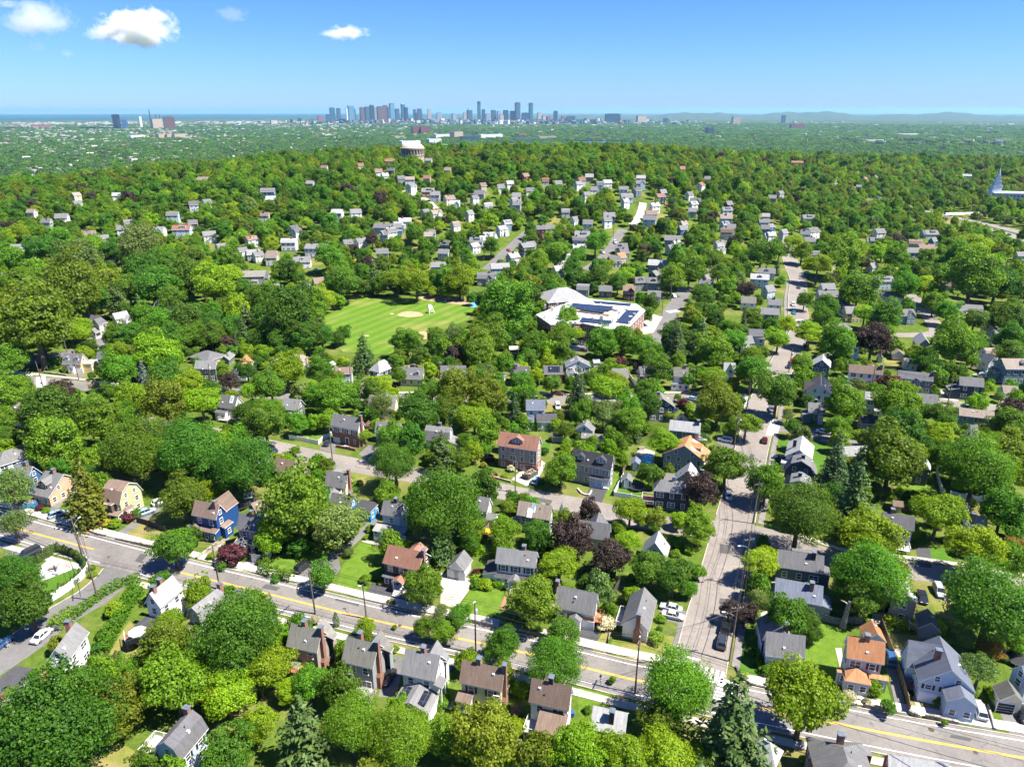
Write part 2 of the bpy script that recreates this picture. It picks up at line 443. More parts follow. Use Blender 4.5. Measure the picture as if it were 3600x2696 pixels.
    def f_xc(s, sd, t=0, w=1.5):
        x, y, nx, ny, turn = s.side(sd, t); top = s.zr+.9
        b = MB().box(-w/2, w/2, -.75, -.01, -.6, 2.6)
        b.box(-.42, .42, -.7, -.015, 3.3, top)
        b.quad([(-w/2,-.75,2.6),(w/2,-.75,2.6),(.42,-.7,3.3),(-.42,-.7,3.3)])
        b.quad([(-w/2,-.75,2.6),(-.42,-.7,3.3),(-.42,-.015,3.3),(-w/2,-.01,2.6)]).quad([(w/2,-.01,2.6),(.42,-.015,3.3),(.42,-.7,3.3),(w/2,-.75,2.6)])
        o = b.build('chimney', [brickm('brick_chimney', (.25,.09,.05), (.19,.07,.045))], s.root); o.location = (x, y, 0); o.rotation_euler = (0, 0, turn)
        MB().box(-.5, .5, -.78, .06, top, top+.16).build('chimney_cap', [mottled('chimney_cap', (.1,.125,.16), .15, 2, .7)], o)
    def f_vp(s):
        for k in range(2):
            x = RNG.uniform(-.7, .7)*s.ex; y = RNG.choice((.35, .6))*s.W*(s.sF if k == 0 else RNG.choice((-1, 1)))
            if s.kind == 'h': x *= .4; y *= .8
            z = s.rz(y)
            (MB().box(x-.2, x+.2, y-.2, y+.2, z-.3, z+.16) if k == 0 else MB().tube([(x, y, z-.3), (x, y, z+.5)], .07, 6)).build('roof_vent', [trimm() if k == 0 else flat('dark_pipe', (.05,.05,.05))], s.root)
    def f_dm(s, sd, t=0, w=1.8, kind='g', wall=None, nw=1):
        k = s.sF if sd == 'F' else -s.sF; x = t*2*s.Lw; W, zr, ze = s.W, s.zr, s.ze
        yf = .68*W; zb = s.rz(yf); sl = (zr-ze)/W
        wm = wallm(wall) if wall else s.wm; b = MB(); r = MB()
        if kind == 'g':
            zt = min(zb+1.25, zr-.7); zp = min(zt+w*.36, zr-.12); a = w/2
            yb = max(.05, W*(zr-zp)/(zr-ze)); ye = W*(zr-zt)/(zr-ze)
            b.quad([(x-a, k*yf, zb-.3), (x+a, k*yf, zb-.3), (x+a, k*yf, zt), (x, k*yf, zp-.06), (x-a, k*yf, zt)])
            for q in (-1, 1): b.quad([(x+q*a, k*yf, zb-.3), (x+q*a, k*yf, zt), (x+q*a, k*ye, zt)])
            for q in (-1, 1):
                P = [(x+q*(a+.18), k*(yf+.22), zt-.12), (x, k*(yf+.22), zp), (x, k*yb, zp), (x+q*(a+.18), k*(ye-.1), zt-.12)]
                r.quad(P); r.quad([P[0], P[1], (P[1][0], P[1][1], P[1][2]-.14), (P[0][0], P[0][1], P[0][2]-.14)], 1)
        else:
            zt = min(zb+1.5, zr-.35); a = w/2; ye = W*(zr-zt)/(zr-ze)
            b.quad([(x-a, k*yf, zb-.3), (x+a, k*yf, zb-.3), (x+a, k*yf, zt), (x-a, k*yf, zt)])
            for q in (-1, 1): b.quad([(x+q*a, k*yf, zb-.3), (x+q*a, k*yf, zt), (x+q*a, k*.1*W, zr-.15)])
            P = [(x-a-.15, k*(yf+.25), zt), (x+a+.15, k*(yf+.25), zt), (x+a+.15, k*.06*W, zr-.02), (x-a-.15, k*.06*W, zr-.02)]
            r.quad(P); r.quad([P[0], P[1], (P[1][0], P[1][1], zt-.16), (P[0][0], P[0][1], zt-.16)], 1)
        o = b.build('dormer', [wm], s.root); r.build('dormer_roof', [s.rm, trimm()], o)
        if s.sees(0, k, x, yf):
            f, p = win_meshes(min(.8, w-.6), .85, 2)
            for i in range(nw): inst('window', f, o, (x+((i+.5)/nw-.5)*w*.8, k*yf, (zb+zt)/2+.1), 0 if k < 0 else math.pi)
    def f_an(s, sd, t=0, w=3, d=2.5, h=2.6, rk='g', wall=None, roof=None, open_=False, base=0.0, win=True, rise=None, solar=False, name='wing', steps=False):
        x, y, nx, ny, turn = s.side(sd, t); a = w/2
        wm = wallm(wall) if wall else s.wm; rm = roofm(roof) if roof else s.rm
        b = MB(); r = MB(); o = .22; tk = .14; yi = .1
        sl = max(.2, (s.zr-s.ze)/s.W)
        if rk == 'g':
            zp = h+(rise if rise else w*.34); zp = min(zp, s.zr-.06)
            inn = lambda z: max(0, (s.W-s.Ww)+(z-s.ze)/sl-.38) if sd in 'FB' and z > s.ze else 0
            prof = [(-a, -.5), (a, -.5), (a, h), (0, zp-.12), (-a, h)]
            if not open_:
                b.quad([(q, -d, z) for q, z in prof])
                for q in (-a, a): b.quad([(q, -d, -.5), (q, .05, -.5), (q, .05, h), (q, -d, h)])
                b.quad([(-a, .05, h), (a, .05, h), (0, inn(zp)+.05, zp-.12)])
            else: b.quad([(-a, -d, h), (a, -d, h), (0, -d, zp-.12)])
            for q in (-1, 1):
                P = [(q*(a+o), -d-o, h-o*.6), (0, -d-o, zp), (0, inn(zp)+.06, zp), (q*(a+o), inn(h)+.03, h-o*.6)]
                r.quad(P)
                for i, j in ((0, 1), (3, 0)): r.quad([P[i], P[j], (P[j][0], P[j][1], P[j][2]-tk), (P[i][0], P[i][1], P[i][2]-tk)], 1)
        else:
            zi = h+(rise if rise is not None else 0 if rk == 'f' else min(1.3, d*.3))
            if not open_:
                b.quad([(-a, -d, -.5), (a, -d, -.5), (a, -d, h), (-a, -d, h)])
                for q in (-a, a): b.quad([(q, -d, -.5), (q, .05, -.5), (q, .05, zi), (q, -d, h)])
            if rk == 'h':
                dd = min(a, d*.75); P = [(-a-o, -d-o, h), (a+o, -d-o, h), (a+o, .03, h), (-a-o, .03, h)]; u = (-(a-dd) if a > dd else 0, -max(0, d-dd*1.2), zi+.25); v = ((a-dd) if a > dd else 0, u[1], zi+.25)
                ub, vb = (u[0], .03, u[2]), (v[0], .03, v[2])
                r.quad([P[0], P[1], v, u]).quad([P[1], P[2], vb, v]).quad([P[3], P[0], u, ub]).quad([u, v, vb, ub])
            else:
                P = [(-a-o, -d-o, h-.02), (a+o, -d-o, h-.02), (a+o, .03, zi+.03), (-a-o, .03, zi+.03)]; r.quad(P)
            for i, j in ((0, 1), (1, 2), (3, 0)): r.quad([P[i], P[j], (P[j][0], P[j][1], P[j][2]-tk), (P[i][0], P[i][1], P[i][2]-tk)], 1)
        if open_:
            b.box(-a, a, -d, .02, -.5, max(.35, base))
            for q in ([-a+.12, a-.12] if w < 4 else [-a+.12, -a/3, a/3, a-.12]): b.box(q-.1, q+.1, -d+.02, -d+.22, base, h)
            b.box(-a, a, -d+.08, -d+.16, base+.75, base+.85) if w > 3.5 else None
        o_ = b.build('porch' if open_ else name, [trimm() if open_ else wm], s.root); o_.location = (x, y, 0); o_.rotation_euler = (0, 0, turn)
        r.build(o_.name.split('.')[0]+'_roof', [rm, trimm()], o_)
        if win and not open_ and s.tier < 3 and s.sees(nx, ny, x, y):
            n = max(1, int(w/1.7)); st = max(1, round(h/2.8)); f, p = win_meshes(.9, 1.15, 2)
            for k in range(st):
                for i in range(n): inst('window', f, o_, (((i+.5)/n-.5)*w, -d, k*2.75+1.6), 0)
        if solar:
            for i in (-1, 1): MB().box(i*w*.22-w*.17, i*w*.22+w*.17, -d*.9, -d*.2, 0, .07).build('solar_panel', [solar_mat()], o_).location = (0, 0, h+.9)
        if steps:
            st = MB()
            for i in range(5): st.box(-.75, .75, -d-.3*(i+1), -d-.3*i+.02, -.3, max(.1, base)*(1-i/5)+.1)
            so = st.build('steps', [mottled('step_concrete', (.45,.43,.4), .08)], o_)
    def f_po(s, sd, t=0, w=3, d=1.8, h=2.6, rk='s', roof=None, base=.6, rise=None, steps=True): s.f_an(sd, t, w, d, h, rk, None, roof, True, base, False, rise, steps=steps)
    def f_xg(s, sd, t=0, w=4, d=.35, h=None, zp=None):
        h = h or s.ze; s.f_an(sd, t, w, d, h, 'g', rise=(zp or s.zr-.3)-h)
    def f_gd(s, sd, t=0, w=2.6, h=2.1, col='white'):
        x, y, nx, ny, turn = s.side(sd, t); b = MB().box(-w/2-.12, w/2+.12, -.1, .05, -.3, h+.12); b.box(-w/2, w/2, -.13, -.1, -.3, h, 1)
        for i in range(1, 4): b.box(-w/2, w/2, -.142, -.13, h*i/4-.02, h*i/4+.02, 0)
        c = dict(white=(.62,.63,.64), brown=(.2,.08,.04), dark=(.02,.02,.022), grey=(.25,.25,.25))[col]  # dark: panel painted near-black as the shade inside an open doorway
        o = b.build('garage_door', [trimm(), mottled('garage_door_'+col, c, .05)], s.root); o.location = (x, y, 0); o.rotation_euler = (0, 0, turn)
    def f_dr(s, sd, t=0, col='blue', steps=4):
        x, y, nx, ny, turn = s.side(sd, t); b = MB().box(-.65, .65, -.1, .05, .3, 2.75); b.box(-.45, .45, -.13, -.1, .4, 2.5, 1)
        c = dict(blue=(.03,.12,.28), white=(.6,.6,.6), red=(.25,.03,.03), black=(.02,.02,.02), brown=(.12,.06,.03))[col]
        o = b.build('door', [trimm(), flat('door_'+col, c, .4)], s.root); o.location = (x, y, 0); o.rotation_euler = (0, 0, turn)
        if steps:
            st = MB()
            for i in range(steps): st.box(-.8, .8, -.35*(i+1)-.02, -.35*i-.02, -.3, .42*(1-i/steps)+.02)
            so = st.build('steps', [mottled('step_concrete', (.45,.43,.4), .08)], s.root); so.location = (x, y, 0); so.rotation_euler = (0, 0, turn)
    def slope(s, sd, t, q):
        """a point on the roof: t along the ridge (-.5 .. .5), q from ridge (0) to eaves (1)"""
        k = s.sF if sd == 'F' else -s.sF; y = q*s.W; return Vector((t*2*s.ex, k*y, s.rz(y)))
    def slab(s, sd, t0, t1, q0, q1, name, mat, lift=.05, th=.06):
        P = [s.slope(sd, t, q) for t, q in ((t0, q0), (t1, q0), (t1, q1), (t0, q1))]
        n = (P[1]-P[0]).cross(P[3]-P[0]).normalized()
        if n.z < 0: n = -n
        lo, hi = [p+n*lift for p in P], [p+n*(lift+th) for p in P]; b = MB(); b.quad(hi)
        for i in range(4): j = (i+1) % 4; b.quad([lo[i], lo[j], hi[j], hi[i]])
        return b.build(name, [mat], s.root)
    def f_pv(s, sd, t0, t1, q0=.15, q1=.85): s.slab(sd, t0, t1, q0, q1, 'solar_panel', solar_mat())
    def f_sk(s, sd, t, q=.35):
        dt = .5/s.L; dq = .55/s.W
        s.slab(sd, t-dt*1.25, t+dt*1.25, q-dq*1.25, q+dq*1.25, 'skylight', trimm(), .02, .08)
        s.slab(sd, t-dt, t+dt, q-dq, q+dq, 'skylight_glass', flat('skylight_glass', (.25,.33,.36), .08, 0, .6), .1, .012)
    def f_dk(s, sd, t=0, w=3.5, d=3, h=1.6, col='white', floor='brown'):
        x, y, nx, ny, turn = s.side(sd, t); a = w/2
        b = MB().box(-a, a, -d, -.02, h-.15, h, 0)
        for q in (-a+.1, a-.1): b.box(q-.07, q+.07, -d+.03, -d+.17, -.4, h-.15, 1)
        rl = MB()
        for (xa, ya, xb, yb) in ((-a, -d, a, -d), (-a, -d, -a, 0), (a, -d, a, 0)):
            rl.box(min(xa, xb)-.03, max(xa, xb)+.03, min(ya, yb)-.03, max(ya, yb)+.03, h+.88, h+.97); ln = math.hypot(xb-xa, yb-ya); n = int(ln/.3)
            for i in range(n+1):
                f = i/n; px_, py_ = xa+(xb-xa)*f, ya+(yb-ya)*f; wd = .06 if i % 5 == 0 else .025
                rl.box(px_-wd, px_+wd, py_-wd, py_+wd, h, h+.88)
        fl = dict(brown=(.2,.1,.06), red=(.36,.13,.06), grey=(.3,.29,.28), white=(.6,.58,.54))[floor]
        o = b.build('deck', [mottled('deck_'+floor, fl, .1, 3), trimm()], s.root); o.location = (x, y, 0); o.rotation_euler = (0, 0, turn)
        rl.build('railing', [trimm() if col == 'white' else mottled('wood_rail', (.22,.13,.08), .1)], o)
def simple(c, cx, cy, wpx, ori, wall, roof, label=None, ref=None, kind=None, aspect=None, zr=None, name='house', ext=()):
    """a house further off: the middle of its walls in the picture, its width in the picture, which way its ridge runs (degrees from straight across)"""
    zr = zr or RNG.uniform(6.6, 8.2); ze = zr-RNG.uniform(2.3, 3.0)
    p = at(c, cx, cy, h=zr*.5); X, Y = px(c, cx, cy)
    d = (p+Vector((0, 0, zr*.5))-Vector((0, 0, CAM_H))).length
    wm = .9*wpx*CROPS[c][2]*d/F_PX; a = math.radians(ori); asp = aspect or RNG.uniform(1.25, 1.6)
    L = wm/(abs(math.cos(a))+abs(math.sin(a))/asp); L = min(24, max(6.0, L)); W = L/asp/2
    if abs(math.sin(a)) > .85: W = min(6, max(3, wm/2)); L = 2*W*asp
    h = House.__new__(House)
    view = math.atan2(-p.x, p.y)
    h.setup(name, label, ref, p, a+view*.25, L+.6, W+.35, -1, zr, ze, kind or RNG.choice('gggggb'), wall, roof, ext, None, 0, None, 'house', True, None)
    return h
# ------------------------------------------------------------------ ground, roads, lawns
def tz(x, y, off):
    r = math.hypot(x, y); return terrain(x, y)+off+(.05 if r > 380 else 0)
def make_ground():
    rad = [0, 20, 60, 120, 200, 300]+[380+8*i for i in range(45)]
    r = rad[-1]
    while r < 2600: r += 22; rad.append(r)
    while r < 40000: r *= 1.12; rad.append(r)
    ang = [math.radians(a) for a in list(np.arange(-46, 46.01, .8))+list(range(50, 311, 10))]
    v = []; f = []; na = len(ang)
    for r in rad:
        for a in ang:
            x, y = r*math.sin(a), r*math.cos(a); z = terrain(x, y)
            if r > 2500: z += (math.sin(x*.0011+1)*math.cos(y*.0008)*7 + math.sin(x*.0031)*3)*sstep(2500, 3500, r)*(1-sstep(9000, 14000, r))
            v.append((x, y, z))
    for i in range(len(rad)-1):
        for k in range(na):
            l = (k+1) % na; f.append((i*na+k, i*na+l, (i+1)*na+l, (i+1)*na+k))
    me = bpy.data.meshes.new('ground'); me.from_pydata(v, [], f)
    m, nt, b = new_mat('ground'); c = coords(nt)
    n1 = noise(nt, c, .035, 5, .6, .5); n2 = noise(nt, c, .45, 4, .7); n3 = noise(nt, c, 3.2, 2, .7); n4 = noise(nt, c, .0035, 4, .6)
    g = ramp(nt, n2, [(.3, (.045,.085,.012)), (.68, (.105,.15,.022))])
    g = mixc(nt, ramp(nt, n1, [(.5, (0,)*3), (.68, (1,)*3)]), g, (.19,.165,.06))
    g = mixc(nt, ramp(nt, n1, [(.3, (.8,)*3), (.42, (0,)*3)]), g, (.035,.045,.015))
    g = mixc(nt, 1.0, g, ramp(nt, n3, [(.25, (.7,)*3), (.75, (1.2,)*3)]), 'MULTIPLY')
    fa = ramp(nt, n4, [(.35, (.03,.055,.015)), (.6, (.06,.085,.03)), (.72, (.17,.16,.14))])
    ge = N(nt, 'ShaderNodeSeparateXYZ'); nt.links.new(c, ge.inputs[0])
    mr = N(nt, 'ShaderNodeMapRange'); mr.inputs['From Min'].default_value = -60; mr.inputs['From Max'].default_value = -20
    nt.links.new(ge.outputs['Z'], mr.inputs['Value'])
    nt.links.new(mixc(nt, mr.outputs[0], fa, g), b.inputs['Base Color'])
    b.inputs['Roughness'].default_value = 1; b.inputs['Specular IOR Level'].default_value = .05
    me.materials.append(m); struct(link(bpy.data.objects.new('ground', me)))
make_ground()

ASPH = asphalt('asphalt_main', (.165,.152,.138)); ASPH2 = asphalt('asphalt_side', (.195,.172,.15), .2); ASPHD = asphalt('asphalt_drive', (.05,.05,.053), .2)
ASPHM = asphalt('asphalt_drive_grey', (.13,.125,.12), .2)
CONC = mottled('concrete_walk', (.42,.39,.33), .1, .4, .9); CONC2 = mottled('concrete_pale', (.36,.32,.27), .12, .5, .9)
def smooth(pts, step=5.0):
    """Catmull-Rom through ground points, resampled every step metres"""
    P = [Vector((p.x, p.y, 0)) for p in pts]; P = [P[0]*2-P[1]]+P+[P[-1]*2-P[-2]]; out = []
    for i in range(1, len(P)-2):
        n = max(2, int((P[i+1]-P[i]).length/step))
        for k in range(n):
            t = k/n; a, b, c, d = P[i-1:i+3]
            out.append(.5*((2*b)+(c-a)*t+(2*a-5*b+4*c-d)*t*t+(3*b-a-3*c+d)*t*t*t))
    out.append(P[-2]); return out
ROADS = []   # (points, half width)
def offs(pts, o):
    r = []
    for i, p in enumerate(pts):
        d = (pts[min(i+1, len(pts)-1)]-pts[max(i-1, 0)]).normalized(); r.append(p+Vector((-d.y, d.x, 0))*o)
    return r
def ribbon(b, pts, o0, o1, z, m=0, thick=0, keep=None):
    A, B = offs(pts, o0), offs(pts, o1)
    for i in range(len(pts)-1):
        if keep and not keep((A[i]+B[i+1])/2): continue
        q = [A[i], A[i+1], B[i+1], B[i]]; T = [(p.x, p.y, tz(p.x, p.y, z)) for p in q]
        b.quad(T[::-1], m)
        if thick:
            L = [(p[0], p[1], p[2]-thick) for p in T]
            for a, c in ((0, 1), (2, 3), (1, 2), (3, 0)): b.quad([T[a], T[c], L[c], L[a]], m)
def road(name, spec, width, mat, z, step=5.0):
    pts = smooth([at(*p) for p in spec], step); b = MB(); ribbon(b, pts, -width/2, width/2, z)
    struct(b.build(name, [mat])); ROADS.append((pts, width/2)); return pts
def on_road(p, extra=0.0, skip=None):
    for i, (pts, hw) in enumerate(ROADS):
        if i == skip: continue
        for q in pts[::1]:
            if abs(q.x-p.x) < hw+extra+3 and abs(q.y-p.y) < hw+extra+3 and (q-p).length_squared < (hw+extra)**2+4: return True
    return False
R_MAIN = road('main_road', [('B1',-330,560),('B1',0,660),('B1',270,742),('B1',910,915),('B1',1660,1115),('B1',2190,1245),('B2',800,1380),('B2',1600,1580),('A3',560,392),('A3',1200,530),('A3',2200,778),('A4',470,820),('A4',1420,1037),('A5',350,1215),('A5',1250,1390),('A5',2212,1560),('A5',2900,1680)], 9.2, ASPH, .045)
R_CROSS = road('cross_road', [('A4',985,720),('A4',1040,470),('A4',1100,200),('B4',1175,1300),('B4',1240,1050),('B4',1310,750),('B4',1370,500),('B4',1430,250),('C4',1495,1200),('C4',1550,1000),('C4',1590,850),('C4',1625,700),('C4',1700,560),('C4',1765,430),('C4',1830,300),('C4',1935,150),('C4',1985,0),('D4',268,440),('D4',258,330),('D4',262,240),('D4',238,180),('D4',215,110),('D4',205,60)], 9.4, ASPH2, .04)
R_MID = road('side_road', [('C1',-100,540),('C1',150,640),('C1',380,690),('C1',800,790),('C1',1450,930),('C2',250,1060),('C2',600,1140),('C2',950,1220),('C2',1400,1320),('B3',700,290),('B3',1250,400),('B3',1700,480),('B3',2100,570),('B4',700,680),('B4',1290,730)], 8.2, ASPH2, .03)
R_UP = road('upper_road', [('C1',-60,485),('C1',60,490),('C1',600,545),('C1',1000,595),('C2',100,625),('C2',900,670),('C2',1560,690),('C3',1300,690),('C3',1500,710),('C4',760,690),('C4',1100,700),('C4',1600,760)], 7.6, ASPH, .034)
R_HILL = road('hill_road', [('C1',40,480),('C1',110,400),('C1',300,345),('C1',600,270),('C1',900,195),('C1',1020,130),('D1',1000,800),('D1',1450,720),('D1',1700,665),('D1',1850,630)], 8, ASPHM, .026)
R_LOW = road('corner_road', [('B1',1250,1020),('B1',1130,1180),('B1',900,1380),('A1',570,190),('A1',260,425),('A1',0,600),('A1',-250,760)], 8.6, ASPHM, .036)
R_RIGHT = road('right_road', [('B4',1400,730),('B4',1800,830),('B5',380,1015),('B5',800,1080),('B5',1300,1140),('B5',1800,1215),('B5',2212,1290),('B5',2500,1340)], 7.6, ASPH2, .03)
R_BEND = road('bend_road', [('C4',1570,985),('C4',1780,970),('C5',100,1010),('C5',350,1110),('C5',800,1180),('C5',1290,1235),('C5',1800,1300)], 7, ASPHM, .028)
R_ROW = road('row_road', [('C4',1750,500),('C4',1900,525),('C5',400,560),('C5',1050,645),('C5',1480,740),('C5',1950,790),('C5',2400,850)], 7.2, ASPH2, .03)
R_BACK = road('back_road', [('D4',690,480),('D4',800,480),('D4',880,470),('D4',862,420),('D4',800,345),('D4',770,300)], 7, ASPH2, .03)
R_SCH = road('school_road', [('D3',775,520),('D3',800,440),('D3',840,370),('D3',885,305),('D3',905,262)], 8, ASPHM, .03)
R_FAR1 = road('far_road', [('D3',455,190),('D3',520,150),('D3',575,85),('D3',598,45),('D3',625,10)], 7, ASPHM, .1)
R_FAR2 = road('far_road', [('D2',1030,190),('D2',1110,115),('D2',1180,50),('D2',1215,20)], 7, ASPHM, .1)
R_FAR3 = road('far_road', [('E3',600,440),('E3',630,400),('E3',645,360),('E3',650,330)], 6, CONC2, .1)
R_FAR4 = road('far_road', [('E2',730,270),('E2',790,290),('E2',850,320),('E2',890,360)], 6, CONC2, .1)
# the highway beyond the neighbourhood
R_HW1 = road('highway', [('E4',380,296),('E4',560,316),('E4',760,366),('E4',1000,418),('E4',1271,482),('E4',1500,540)], 12, asphalt('asphalt_highway', (.19,.175,.16), .12), .2, 12)
R_HW2 = road('highway', [('E4',900,420),('E4',1060,455),('E4',1271,512),('E4',1500,575)], 13, asphalt('asphalt_highway', (.19,.175,.16)), .2, 12)
# markings
YEL = mottled('yellow_paint', (.62,.34,.03), .1, 1); WHI = mottled('white_paint', (.66,.66,.64), .12, .8)
def cut(pts, a, b):
    """the stretch of a road between the points nearest two places in the picture"""
    i = min(range(len(pts)), key=lambda k: (pts[k]-Vector((a.x, a.y, 0))).length); j = min(range(len(pts)), key=lambda k: (pts[k]-Vector((b.x, b.y, 0))).length)
    return pts[min(i, j):max(i, j)+1]
mk = MB()
for a, b in ((('B1',-200,600),('B1',910,915)), (('B1',1660,1115),('A4',470,820)), (('A4',1430,1040),('A5',2800,1660))):
    s = cut(R_MAIN, at(*a), at(*b)); ribbon(mk, s, -.24, -.06, .05); ribbon(mk, s, .06, .24, .05)
struct(mk.build('centre_line', [YEL]))
mk = MB(); far = lambda p: not on_road(p, -.3, 0)
for o in (-3.55, 3.75): ribbon(mk, R_MAIN, o-.09, o+.09, .051, keep=far)
struct(mk.build('edge_line', [WHI]))
mk = MB()
def bars(c, a, b, n, wpx, along, z=.056):
    """crosswalk: n bars from pixel a to pixel b, each a bar along the traffic"""
    p, q = at(c, *a), at(c, *b); d = (q-p); d.z = 0; ln = d.length; d.normalize(); e = Vector((-d.y, d.x, 0))
    for i in range(n):
        m = p+d*(ln*(i+.5)/n); w = ln/n*.28
        mk.quad([(m+d*sx*w+e*sy*along/2).to_tuple()[:2]+(tz(m.x, m.y, z),) for sx, sy in ((-1,-1),(1,-1),(1,1),(-1,1))])
bars('A4', (760,650), (1240,790), 9, 0, 3.3)
bars('A4', (1280,800), (1220,1020), 7, 0, 3.6)
bars('C4', (1740,900), (1690,1060), 10, 0, 3.4)
bars('C4', (1440,650), (1385,790), 9, 0, 3.0)
bars('C4', (1825,540), (1905,490), 9, 0, 4.0)
bars('C4', (1610,540), (1720,560), 5, 0, 2.5)
bars('C1', (0,430), (350,460), 13, 0, 3.2)
bars('C1', (395,480), (405,600), 10, 0, 3.2)
bars('D3', (822,378), (872,372), 7, 0, 4)
bars('D4', (240,413), (295,418), 8, 0, 4)
bars('B4', (1560,800), (1600,860), 5, 0, 4)
def stripe(c, a, b, w):
    p, q = at(c, *a), at(c, *b); d = (q-p).normalized(); e = Vector((-d.y, d.x, 0))*w/2
    mk.quad([(*(v.to_tuple()[:2]), tz(v.x, v.y, .055)) for v in (p-e, q-e, q+e, p+e)])
stripe('A4', (805,562), (1005,608), .5); stripe('C1', (115,400), (160,425), .5); stripe('C1', (330,665), (395,640), .5)
for i in range(12): stripe('A3', (-40+i*60, 137+i*14.5), (-5+i*60, 145+i*14.5), .12) if i < 4 else None
struct(mk.build('crosswalk', [WHI]))
mk = MB()
for c, x, y, r in (('B1',1055,990,.35),('B1',1385,1043,.35),('A3',15,272,.4),('B4',1295,768,.35),('B4',1333,806,.35),('A5',1740,1505,.4),('A5',1310,1285,.5),('C1',85,470,.35)):
    p = at(c, x, y); mk.quad([(p.x+r*math.cos(t), p.y+r*math.sin(t), .061) for t in np.linspace(0, 2*math.pi, 12)[:-1]])
struct(mk.build('manhole_cover', [mottled('manhole_iron', (.07,.05,.035), .2)]))
mk = MB()
for c, pts in (('B1', [(1310,1030),(1370,955),(1430,970),(1370,1045)]),('B2', [(605,1290),(650,1250),(790,1285),(750,1320)]),('C4', [(1490,1230),(1530,1240),(1515,1300),(1470,1290)]),('B4',[(1190,1390),(1290,1400),(1265,1450),(1180,1440)]),('B4',[(1190,860),(1300,880),(1280,960),(1190,950)]),('A4',[(1090,230),(1140,240),(1130,300),(1070,290)]),('B2',[(1330,1380),(1560,1440),(1550,1470),(1320,1410)]),('A3',[(1240,480),(1420,530),(1410,560),(1230,510)]),('B3',[(1350,410),(1500,440),(1480,480),(1330,440)]),('A5',[(1500,1330),(1700,1370),(1690,1400),(1490,1360)])):
    mk.quad([(*(at(c, *p).to_tuple()[:2]), .049) for p in pts])
struct(mk.build('road_patch', [asphalt('asphalt_patch', (.07,.068,.066))]))
# pavements: real kerb steps, cut where a road crosses
def walk(name, pts, o0, o1, mat, skip, z=.14):
    b = MB(); a, c = min(o0, o1), max(o0, o1)
    ribbon(b, pts, a, c, z, 0, .14, keep=lambda p: not on_road(p, .6, skip)); struct(b.build(name, [mat]))
walk('pavement', R_MAIN, 5.4, 7.6, CONC, 0); walk('pavement', R_MAIN, -7.3, -5.6, CONC2, 0)
walk('kerb', R_MAIN, 4.6, 4.8, CONC2, 0); walk('kerb', R_MAIN, -4.8, -4.6, CONC2, 0)
walk('pavement', cut(R_CROSS, at('A4',1040,600), at('C4',1765,430)), -7.0, -5.5, mottled('tar_walk', (.17,.155,.145), .1, .5), 1)
walk('kerb', R_CROSS, -4.9, -4.7, CONC2, 1); walk('kerb', R_CROSS, 4.7, 4.9, CONC2, 1)
walk('pavement', cut(R_CROSS, at('C4',1700,560), at('D4',262,240)), 5.4, 6.8, mottled('tar_walk', (.17,.155,.145)), 1)
walk('pavement', R_UP, 4.6, 6.2, CONC2, 3); walk('pavement', R_RIGHT, 4.4, 5.8, CONC2, 6); walk('kerb', R_LOW, -4.5, -4.3, CONC2, 5)
